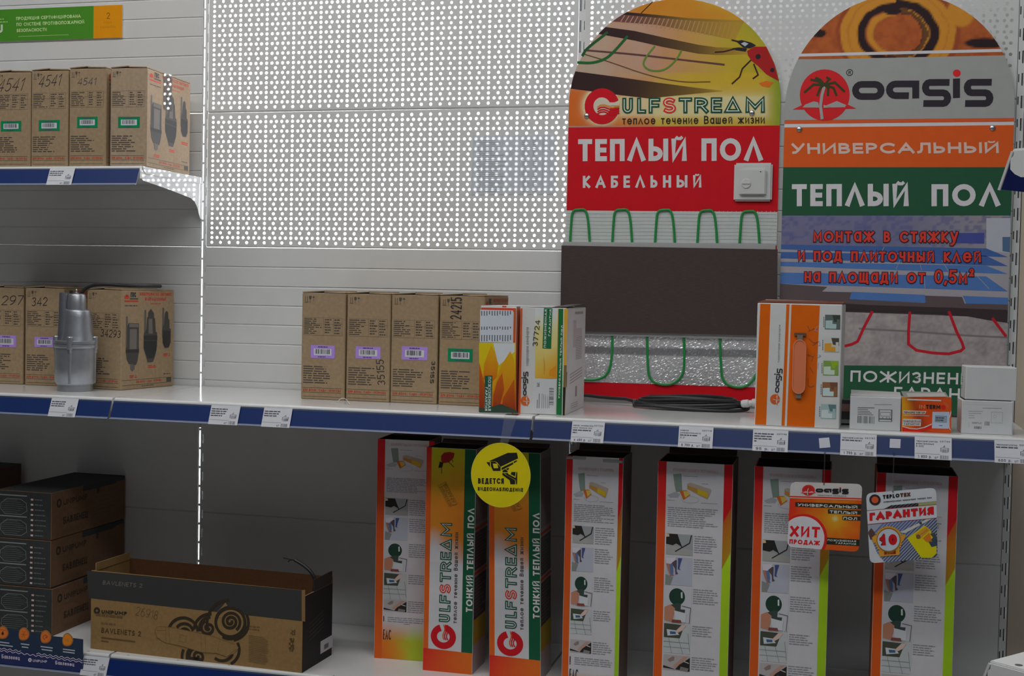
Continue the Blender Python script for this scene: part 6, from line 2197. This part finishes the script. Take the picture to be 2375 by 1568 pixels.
def spiral(cx, cy, r0, r1, a0, turns, wd, n=60):
    pts = [(cx+(r0+(r1-r0)*k/n)*math.cos(a0+turns*2*math.pi*k/n), cy+(r0+(r1-r0)*k/n)*math.sin(a0+turns*2*math.pi*k/n)) for k in range(n+1)]
    pts = [p for p in pts if p[1] < 885+(p[0]-80)*.120-14]
    m.stroke(F, P(pts), wd, 3, ik)


SW = .0068
m.poly(F, P([(1235, 560), (1320, 465), (1340, 500), (1420, 520), (1500, 590), (1500, 620), (1235, 600)]), 2, CB, 'kraft_cardboard')
spiral(1365, 640, 14, 92, 0.2, 2.1, SW)
for r, a0, a1 in ((135, 2.9, 6.9), (150, 0.3, 2.0), (215, 2.9, 4.6), (165, 5.9, 7.6)):
    pts = [(1365+r*math.cos(a0+(a1-a0)*k/24), 650+r*.98*math.sin(a0+(a1-a0)*k/24)) for k in range(25)]
    m.stroke(F, P(pts), SW, 3, ik)
spiral(1365, 645, 128, 138, 4.4, 1.02, SW)
spiral(1160, 700, 10, 68, 1.0, 1.5, SW)
for cx, cy, r, a0, a1 in ((1180, 720, 150, 3.3, 4.7), (1180, 700, 100, 3.0, 4.6), (930, 740, 135, 3.4, 6.1), (940, 740, 82, 3.9, 5.9), (945, 745, 40, 3.7, 5.6)):
    pts = [(cx+r*math.cos(a0+(a1-a0)*k/20), cy+r*math.sin(a0+(a1-a0)*k/20)) for k in range(21)]
    m.stroke(F, P(pts), SW, 3, ik)
spiral(1060, 960, 10, 80, .5, 1.6, SW)
for cx, cy, r, a0, a1 in ((1075, 960, 110, 3.0, 4.2), (1070, 960, 150, 2.6, 3.5), (1300, 900, 145, 5.9, 8.2), (1290, 900, 100, 0.5, 2.2), (1300, 890, 185, .9, 2.0)):
    pts = [(cx+r*math.cos(a0+(a1-a0)*k/20), cy+r*math.sin(a0+(a1-a0)*k/20)) for k in range(21)]
    pts = [p for p in pts if p[1] < 885+(p[0]-80)*.120-14 and p[1] > 0]
    if len(pts) > 2:
        m.stroke(F, P(pts), SW, 3, ik)
# drawn pump
lc = K(82, 62, 38, KV)
m.poly(F, P([(690, 690), (760, 684), (830, 695), (1190, 770), (1260, 790), (1420, 850), (1440, 880), (1400, 930), (1330, 960), (1240, 930), (1100, 920), (900, 860), (760, 830), (690, 780)]), 4, CB, 'kraft_cardboard')
for pts in ([(690, 690), (670, 720), (690, 790), (760, 830), (900, 865), (1130, 930), (1240, 935), (1330, 965), (1420, 890)], [(700, 685), (830, 692), (1190, 770), (1270, 800), (1410, 850)], [(770, 690), (775, 830)], [(800, 690), (810, 840)], [(900, 760), (960, 770), (955, 830), (900, 820), (900, 760)], [(1095, 755), (1100, 915)], [(1130, 765), (1140, 925)], [(1270, 800), (1250, 900), (1270, 945)], [(690, 720), (770, 720)]):
    m.stroke(F, P(pts), .0008, 5, lc)
for k in range(16):
    m.poly(F, P([(1530, 760+k*16), (1530+random.uniform(130, 200), 785+k*16), (1690, 792+k*16), (1530, 766+k*16)]), 2, K(90, 70, 44, KV))
para_px(m, F, 576, 1452, 604, 1462, 2, 2, lc, .5, .1)
for x, y, wq, hq in ((1915, 715, 45, 48), (1900, 790, 48, 125), (1885, 955, 78, 80)):
    for i in range(6):
        for j in range(6):
            if hsh(i+x, j) > .45 and hq != 80:
                m.poly(F, P([(x+wq*i/6, y+hq*j/6), (x+wq*(i+1)/6, y+hq*j/6+2), (x+wq*(i+1)/6, y+hq*(j+1)/6+2), (x+wq*i/6, y+hq*(j+1)/6)]), 2, K(62, 48, 30, KV))
R = Face(F.pt((w, 0)), -F.n, (0, 0, 1))
m.poly(R, [(0, 0), (d, 0), (d, h*.92), (0, h*.92)], 1, K(24, 25, 26, KV))
for k in range(5):
    m.poly(R, [(d*.22, h*(.34+.05*k)), (d*.7, h*(.42+.05*k)), (d*.7, h*(.43+.05*k)), (d*.22, h*(.35+.05*k))], 2, K(46, 46, 48, KV))
m.build('body', F.pt((w/2, 0), -d/2), t)
m = MB()
m.slab(F.pt((.002, h-.003), -d+.002), F.u*.0025, F.v*.018, F.n*(d*.9), CB, 'kraft_cardboard')
m.build('end_flap', F.pt((.002, h), -d/2), t)
m = MB()
m.slab(F.pt((w-.003, h*.55), -d+.001), F.u*.0025+F.v*0, F.v*(h*.52), F.n*(d*.62), K(34, 32, 30, KV), 'kraft_cardboard')
m.build('end_flap', F.pt((w, h*.6), -d/2), t)
m = MB()
R2 = Face(F.pt((w+.0006, 0)), -F.n, (0, 0, 1))
m.slab(R2.pt((d*.60, h*.10)), R2.u*(d*.42), R2.v*(h*.155)+R2.u*0, R2.n*.0006, (.62, .62, .66))
barcode(m, Face(R2.pt((d*.72, h*.13), .0008), R2.u, R2.v), 0, 0, d*.15, h*.06, 1)
m.build('barcode_sticker', R2.pt((d*.8, h*.1)), t)
m = MB()
q = [F.pt(F.px(1, 1), 0)]
yb = F.o.y+.06
at = lambda x, y, yy=-.345: on_y(x, y, yy)
m.tube([at(728, 1372), at(731, 1352), at(729, 1338), at(718, 1322), at(700, 1308), at(684, 1299)], .0040, (.02, .02, .022), 'rubber', 10, 2)
for e in ((657, 1294), (668, 1303)):
    m.tube([at(686, 1300), at(675, 1298), at(*e)], .0013, (.02, .02, .022), 'rubber', 6, 1)
cb_ = m.build('pump_cable', at(728, 1372))
tag(cb_, 'black cable end sticking up out of the open pump box', 'cable')

# wavy blue banner in front of the bottom rail
F = Face((-1, -.452, ZB-.08), (1, 0, 0), (0, .10, 1))
q7b = lambda pts: [(x/8.482, 1430+y/8.482) for x, y in pts]
KBn = .33
m = MB()
nav, nav2 = K(24, 34, 50, KBn), K(24, 30, 62, KBn)
u0 = F.px(0, 1500)[0]-.30
pr_ = F.P(q7b([(1630, 1098), (1632, 450), (1440, 425), (1000, 385), (0, 210), (0, 915)]))
pts = [(u0, pr_[5][1]), pr_[0], pr_[1], pr_[2], pr_[3], pr_[4], (u0, pr_[4][1])]
m.prism([F.pt(p) for p in pts], -F.n*.0012, nav, 'printed_card')
q = F.P(q7b([(0, 600), (1640, 860), (1630, 1098), (0, 915)]))
m.poly(F, [(u0, q[3][1]), q[2], q[1], q[0], (u0, q[0][1])], 1, nav2)
wv = K(150, 142, 150, KBn)
for dy in (0, 42):
    for seg in ((0, 410), (410 if dy else 720, 950), (960, 1630)):
        pts = [(x, 625+dy+(x*.142)+14*math.sin(x/18.0)) for x in range(seg[0], seg[1], 8)]
        m.stroke(F, F.P(q7b(pts)), .0014, 2, wv)
tpx(m, F, 'Бавленец', *q7b([(35, 820), (390, 858), (35, 742)]), .0014, 2, wv)
tpx(m, F, 'UNIPUMP', *q7b([(645, 890), (925, 912), (648, 842)]), .0011, 2, wv)
m.stroke(F, F.P(q7b([(590+24*math.cos(k/6*math.pi), 855+26*math.sin(k/6*math.pi)) for k in range(12)])), .0030, 2, wv, True)
tpx(m, F, 'Бавленец', *q7b([(1092, 940), (1462, 982), (1092, 868)]), .0014, 2, wv)
tx = K(120, 126, 132, KBn)
for x, y, ww in ((0, 490, 185), (0, 545, 255), (410, 525, 170), (430, 585, 130), (800, 578, 240), (820, 635, 210), (1240, 630, 235), (1240, 680, 230)):
    a = F.px(*q7b([(x, y+18)])[0])
    b = F.px(*q7b([(x+ww, y+ww*.14)])[0])
    m.poly(F, F.P(q7b([(x, y), (x+ww, y+ww*.13), (x+ww, y+ww*.13+22), (x, y+22)])), 2, tx)
bn = m.build('shelf_banner', F.pt((.8, .03)))
tag(bn, 'dark blue banner with white wavy lines and orange badges along the bottom left rail', 'banner')
ob_ = K(150, 80, 30, .30)
for k, (x, y) in enumerate(((60, 320), (470, 350), (900, 405), (1330, 462))):
    m = MB()
    c = F.px(*q7b([(x, y)])[0])
    pts = [(c[0]+.0145*math.cos(a)*(1+.06*math.cos(3*a)), c[1]+.0155*math.sin(a)*(1+.06*math.cos(3*a+1))) for a in [j*math.pi/10 for j in range(20)]]
    m.prism([F.pt(p, .0006) for p in pts], -F.n*.0012, K(110, 70, 40, KBn), 'printed_card')
    m.poly(F, [(c[0]+(p[0]-c[0])*.84, c[1]+(p[1]-c[1])*.84) for p in pts], 6, ob_ if k < 3 else K(172, 104, 28, .30))
    dk = K(110, 52, 22, KBn)
    if k == 0:
        m.poly(F, [(c[0]-.003, c[1]-.002), (c[0]+.003, c[1]-.002), (c[0], c[1]+.005)], 7, K(40, 26, 22, KBn))
        m.disc(F, (c[0], c[1]-.002), .0032, 7, K(40, 26, 22, KBn))
        m.stroke(F, [(c[0]-.010, c[1]+.008), (c[0]+.008, c[1]+.006)], .0008, 7, dk)
    elif k == 1:
        for dx in (-.004, .003):
            m.stroke(F, [(c[0]+dx, c[1]-.007), (c[0]-dx, c[1]+.008)], .0010, 7, dk)
        m.stroke(F, [(c[0]-.007, c[1]), (c[0]+.007, c[1]-.001)], .0010, 7, dk)
    elif k == 2:
        m.stroke(F, [(c[0]+.006*math.cos(a), c[1]+.005*math.sin(a)) for a in [j*.5 for j in range(10)]], .0016, 7, dk)
        m.disc(F, (c[0]+.002, c[1]), .0025, 7, dk)
    else:
        m.rect(F, c[0]-.006, c[1]-.003, c[0]+.006, c[1]+.003, 7, K(150, 84, 24, KBn))
    m.build('badge', F.pt(c), bn)

# ================================================================ hanging cards and the camera sign
KC = .42
F = Face((1.56, -.4495, -.6), (1, -.03, 0), (0, .02, 1))
s1 = lambda pts: [(1810+x/5.9375, 1100+y/5.9375) for x, y in pts]


def round_card(F, quad, r):
    """rounded outline through four corners (bl, br, tr, tl)"""
    out = []
    n = len(quad)
    for i in range(n):
        p, a, b = Vector(quad[i]), Vector(quad[i-1]), Vector(quad[(i+1) % n])
        d0, d1 = (a-p).normalized(), (b-p).normalized()
        for k in range(7):
            t_ = k/6
            q = (p+d0*r)*(1-t_)**2+p*2*t_*(1-t_)+(p+d1*r)*t_*t_
            out.append((q.x, q.y))
    return out


qd = F.P(s1([(95, 1000), (1080, 1070), (1130, 135), (140, 105)]))
oc = round_card(F, qd, .012)
t = thing('promotion_card', F.pt(F.px(1910, 1120)), 'orange promotion card with palm emblem and red round badge, hanging from the rail', 'card', 'cards hanging from the rail')
m = MB()
m.prism([F.pt(p) for p in oc], -F.n*.0008, K(150, 148, 146, KC), 'printed_card')
c1, c2, c3, c4 = K(170, 40, 20, KC), K(190, 110, 20, KC), K(200, 150, 30, KC), K(175, 70, 18, KC)


def burst(x, y):
    dx, dy = x-1937, y-1203
    r = math.hypot(dx, dy)
    a = math.atan2(dy, dx)
    n_ = vnoise(x/9, y/9)
    c = mixc(c3, c2, r/34)
    c = mixc(c, c4, (r-26)/45+.25*math.sin(a*9)*n_)
    c = mixc(c, c1, max(0, (1862-x)/26)+max(0, (r-75)/60)*n_)
    return mixc(K(225, 215, 150, KC), c, r/9)


band = clip_poly(F.P(s1([(60, 318), (1160, 352), (1160, 1120), (60, 1060)])), oc)
for i in range(46):
    for j in range(36):
        x, y = 1824+i*3.9, 1152+j*3.6
        qq = clip_poly(F.P([(x, y), (x+3.9, y), (x+3.9, y+3.6), (x, y+3.6)]), band)
        if len(qq) > 2:
            m.poly(F, qq, 1, burst(x+2, y+1.8))
Cq = lambda pts, L, c: m.poly(F, clip_poly(F.P(s1(pts)), oc), L, c)
Cq([(60, 296), (1160, 330), (1160, 350), (60, 316)], 2, K(165, 35, 25, KC))
Cq([(60, 316), (1160, 350), (1160, 358), (60, 326)], 3, K(170, 160, 140, KC))
Cq([(205, 383), (1160, 412), (1160, 482), (205, 446)], 3, K(38, 32, 26, KC))
Cq([(655, 480), (1160, 498), (1160, 556), (655, 540)], 3, K(34, 34, 28, KC))
Cq([(855, 574), (1160, 582), (1160, 640), (855, 630)], 3, K(34, 34, 28, KC))
wt = K(168, 170, 165, KC)
tpx(m, F, 'УНИВЕРСАЛЬНЫЙ', *s1([(240, 438), (1060, 472), (240, 400)]), .0014, 5, wt, .13)
tpx(m, F, 'ТЕПЛЫЙ', *s1([(678, 534), (1055, 552), (680, 496)]), .0014, 5, wt, .13)
tpx(m, F, 'ПОЛ', *s1([(866, 622), (1055, 632), (868, 585)]), .0014, 5, wt, .13)
Cq([(640, 872), (1160, 905), (1160, 992), (635, 962)], 3, K(28, 32, 24, KC))
tpx(m, F, 'ПОЖИЗНЕННАЯ', *s1([(650, 918), (1040, 936), (652, 892)]), .0008, 5, wt)
tpx(m, F, 'ГАРАНТИЯ', *s1([(765, 958), (1040, 975), (766, 932)]), .0008, 5, wt)
Cq([(318+325*math.cos(k/30*math.pi), 875+328*math.sin(k/30*math.pi)) for k in range(60)], 4, K(160, 25, 25, KC))
Cq([(308+298*math.cos(k/30*math.pi), 878+300*math.sin(k/30*math.pi)) for k in range(60)], 5, K(162, 160, 165, KC))
rd = K(165, 22, 28, KC)
tpx(m, F, 'ХИТ', *s1([(130, 855), (540, 872), (138, 710)]), .0052, 6, rd, .16)
tpx(m, F, 'ПРОДАЖ', *s1([(122, 955), (540, 978), (126, 893)]), .0024, 6, rd, .16)
MP = affine((580, 728), (1580, 728), (580, 590), F.px(*s1([(495, 245)])[0]), F.px(*s1([(940, 255)])[0]), F.px(*s1([(497, 198)])[0]))
oasis_word(m, F, MP, 4, K(24, 22, 26, KC), K(160, 25, 30, KC))
MP = affine((353, 505), (540, 692), (353, 879), F.px(*s1([(388, 146)])[0]), F.px(*s1([(475, 218)])[0]), F.px(*s1([(386, 290)])[0]))
sun_palm(m, F, MP, 4, K(160, 28, 30, KC), K(150, 148, 146, KC), K(130, 40, 28, KC))
tpx(m, F, 'территория комфорта', *s1([(510, 292), (905, 306), (510, 278)]), .0006, 4, K(90, 90, 92, KC))
m.build('card', F.pt(F.px(1910, 1200)), t)
m = MB()
a, b = F.px(1912, 1042), F.px(1918, 1125)
m.slab(F.pt((a[0], b[1]), .0004), F.u*.0025, F.v*(a[1]-b[1])+Vector((0, .001, 0)), F.n*.0004, (.25, .25, .25), 'clear_tape')
m.build('hanger_strip', F.pt(a), t)

F = Face((1.70, -.4495, -.6), (1, .01, 0), (0, .02, 1))
qd = F.P(s1([(1238, 1228), (2120, 1160), (2150, 200), (1178, 262)]))
qd = F.P(s1([(1232, 1228), (2165, 1150), (2145, 185), (1178, 262)]))
oc = round_card(F, qd, .012)
t = thing('promotion_card', F.pt(F.px(2090, 1140)), 'white guarantee card with gold rosette and grey stripes, hanging from the rail', 'card', 'cards hanging from the rail')
m = MB()
m.prism([F.pt(p) for p in oc], -F.n*.0008, K(152, 156, 160, KC), 'printed_card')
sd = K(48, 52, 62, KC)
sl = K(118, 124, 136, KC)
area_ = clip_poly(F.P(s1([(1200, 700), (2180, 600), (2180, 1170), (1450, 1230), (1330, 1080), (1205, 760)])), oc)
m.poly(F, area_, 1, sl)
for k in range(34):
    x = 1180+k*46
    qq = clip_poly(F.P(s1([(x-320, 1240), (x-298, 1240), (x+330, 600), (x+305, 600)])), area_)
    if len(qq) > 2:
        m.poly(F, qq, 2, mixc(sd, K(70, 82, 130, KC), max(0, 1-k/20)))
Cq([(1520, 430), (2170, 368), (2170, 420), (1420, 478)], 1, K(60, 62, 66, KC))
for k in range(12):
    Cq([(1460+k*56, 476-k*5), (1490+k*56, 474-k*5), (1545+k*56, 424-k*5), (1525+k*56, 427-k*5)], 2, K(24, 24, 26, KC))
Cq([(1900, 395), (2170, 370), (2170, 420), (1900, 440)], 3, K(120, 122, 80, KC))
Cq([(1190, 498), (2170, 412), (2170, 604), (1200, 694)], 3, K(120, 44, 44, KC))
Cq([(1190, 506), (2170, 420), (2170, 596), (1200, 686)], 4, K(160, 158, 164, KC))
text(m, F, 'ГАРАНТИЯ', *F.P(s1([(1232, 638), (2108, 550), (1230, 537)])), .0056, 5, K(90, 60, 62, KC), .16, core=.0044)
tpx(m, F, 'ГАРАНТИЯ', *s1([(1232, 638), (2108, 550), (1230, 537)]), .0044, 6, K(165, 18, 24, KC), .16)
tpx(m, F, 'TEPLO', *s1([(1412, 340), (1640, 316), (1410, 288)]), .0022, 3, K(22, 20, 22, KC), .16)
tpx(m, F, 'TEX', *s1([(1650, 315), (1790, 302), (1648, 262)]), .0026, 3, K(70, 40, 30, KC), .1)
c = F.px(*s1([(1302, 352)])[0])
m.disc(F, c, .0108, 3, K(36, 32, 38, KC))
m.disc(F, c, .0066, 4, K(170, 70, 35, KC))
tpx(m, F, 'инфракрасный пленочный теплый пол', *s1([(1420, 392), (2080, 330), (1418, 370)]), .0008, 3, K(50, 50, 54, KC))
Cq([(1640, 800), (2010, 620), (2090, 612), (1720, 810)], 4, K(150, 150, 146, KC))
c = F.px(*s1([(1930, 672)])[0])
m.disc(F, c, .0028, 5, K(50, 50, 52, KC), 12)
Cq([(1745, 880), (1985, 705), (2060, 760), (2150, 960), (2150, 1090), (2080, 1150), (1940, 1150)], 5, K(172, 162, 12, KC))
Cq([(1850, 830), (2000, 720), (2060, 770), (1920, 890)], 6, K(185, 130, 40, KC))
Cq([(1960, 880), (2050, 800), (2090, 930), (2010, 930)], 7, K(185, 105, 30, KC))
Cq([(2040, 930), (2100, 870), (2165, 900), (2165, 980), (2080, 1000)], 7, K(40, 56, 68, KC))
Cq([(2060, 820), (2120, 800), (2165, 900), (2110, 880)], 7, K(52, 56, 60, KC))
m.disc(F, F.px(*s1([(1898, 858)])[0]), .0044, 7, K(90, 70, 40, KC), 14)
tpx(m, F, 'TEPLOTEX', *s1([(1935, 840), (2030, 770), (1925, 828)]), .0006, 7, K(120, 90, 40, KC))
Cq([(1205, 800), (1250, 740), (1300, 800), (1310, 880), (1240, 900)], 4, K(70, 50, 46, KC))
# gold rosette with the number
gd, gd2 = K(165, 118, 40, KC), K(120, 78, 24, KC)
Cq([(1345, 1050), (1640, 1010), (1640, 1110), (1490, 1120), (1370, 1135)], 8, gd)
Cq([(1430, 1045), (1588, 1035), (1588, 1095), (1428, 1105)], 9, K(115, 20, 22, KC))
Cq([(1260, 870), (1310, 830), (1340, 930), (1280, 950)], 8, gd)
Cq([(1680, 820), (1730, 840), (1690, 920), (1650, 900)], 8, gd)
n_ = 64
Cq([(1490+(195 if k % 2 else 178)*math.cos(k/n_*2*math.pi), 905+(200 if k % 2 else 182)*math.sin(k/n_*2*math.pi)) for k in range(n_)], 9, gd)
Cq([(1490+166*math.cos(k/30*math.pi), 905+170*math.sin(k/30*math.pi)) for k in range(60)], 10, gd2)
Cq([(1488+152*math.cos(k/30*math.pi), 903+150*math.sin(k/30*math.pi)) for k in range(60)], 11, K(158, 166, 176, KC))
for wd, c, L in ((.0100, K(60, 20, 24, KC), 12), (.0072, K(150, 18, 26, KC), 13)):
    tpx(m, F, '1', *s1([(1372, 982), (1452, 975), (1366, 838)]), wd, L, c)
    tpx(m, F, '0', *s1([(1490, 978), (1608, 966), (1486, 830)]), wd, L, c)
m.build('card', F.pt(F.px(2090, 1220)), t)
m = MB()
a, b = F.px(2072, 1045), F.px(2078, 1142)
m.slab(F.pt((a[0], b[1]), .0004), F.u*.0025, F.v*(a[1]-b[1])+Vector((0, .001, 0)), F.n*.0004, (.25, .25, .25), 'clear_tape')
m.build('hanger_strip', F.pt(a), t)

# yellow camera warning sign on its clear strip
F = Face((1, -.4515, -.6), (1, 0, 0), (0, 0, 1))
s2 = lambda pts: [(1080+x/8.711, 1010+y/8.711) for x, y in pts]
S2 = lambda pts: F.P(s2(pts))
t = thing('camera_sign', F.pt(F.px(1161, 1030)), 'round yellow video surveillance sign hanging by clear tape from the middle shelf', 'sign')
m = MB()
a, b = F.px(*s2([(108, 808)])[0]), F.px(*s2([(1312, 800)])[0])
c0, c1_ = F.px(*s2([(745, 152)])[0]), F.px(*s2([(720, 1458)])[0])
cx, cy = (a[0]+b[0])/2, (c0[1]+c1_[1])/2
rx, ry = (b[0]-a[0])/2, (c0[1]-c1_[1])/2
pts = [(cx+rx*math.cos(k/36*math.pi), cy+ry*math.sin(k/36*math.pi)) for k in range(72)]
YL = K(168, 155, 10, KC)
m.prism([F.pt(p) for p in pts], -F.n*.0010, YL, 'printed_card')
m.stroke(F, [(cx+(p[0]-cx)*.985, cy+(p[1]-cy)*.985) for p in pts], .0012, 1, K(178, 170, 60, KC), True)
kb = (.022, .021, .02)
YL2 = K(170, 158, 60, KC)
for pts in ([(470, 520), (850, 352), (1035, 348), (1060, 460), (705, 632), (640, 545), (600, 522)],
            [(418, 540), (490, 540), (496, 642)], [(505, 530), (598, 530), (705, 640), (705, 715), (555, 715), (512, 620)],
            [(725, 655), (960, 540), (960, 580), (730, 700)], [(975, 525), (1038, 500), (1038, 522), (972, 560)],
            [(742, 740), (750, 710), (800, 680), (840, 712), (855, 740)], [(815, 675), (878, 650), (868, 690), (840, 698)],
            [(742, 760), (775, 760), (800, 790), (1000, 905), (1000, 985), (905, 985), (890, 905), (745, 800)],
            [(785, 760), (850, 760), (870, 785), (1010, 860), (1025, 740), (1044, 740), (1040, 985), (1018, 985), (1010, 900), (830, 800)],
            [(925, 738), (1010, 738), (1000, 825), (910, 785)]):
    m.poly(F, S2(pts), 2, kb)
m.poly(F, S2([(550, 568), (640, 572), (660, 660), (570, 662)]), 3, YL2)
m.poly(F, S2([(562, 580), (632, 582), (648, 650), (578, 652)]), 4, YL)
tpx(m, F, 'ВЕДЕТСЯ', *s2([(252, 972), (772, 976), (252, 862)]), .0025, 2, kb, .18)
tpx(m, F, 'ВИДЕОНАБЛЮДЕНИЕ', *s2([(246, 1112), (1160, 1136), (248, 1040)]), .0016, 2, kb, .18)
m.build('disc', F.pt((cx, cy)), t)
m = MB()
fr = -DM-.001
tpz = lambda x: on_y(x, 960, -DM).x
p0, p1_ = on_y(1170, 957, -DM-.001).x, on_y(1200, 957, -DM-.001).x
yb_ = F.px(1170, 1032)
x0b, x1b = F.px(1156, 1030)[0]+1, F.px(1176, 1030)[0]+1
vz = -.6+F.px(1165, 1034)[1]
A = [(p0, -DM+.03, ZM+.0008), (p1_, -DM+.03, ZM+.0008), (p1_, -DM-.0008, ZM+.0008), (p0, -DM-.0008, ZM+.0008)]
B = [A[3], A[2], (x1b+.004, -DM-.0215, ZM-.048), (x0b+.004, -DM-.0215, ZM-.048)]
C_ = [B[3], B[2], (x1b, -.4508, vz), (x0b, -.4508, vz)]
for q in (A, B, C_):
    m.add(q, (.62, .62, .62), 'clear_tape')
m.build('tape_strip', (p0, -DM, ZM), t)
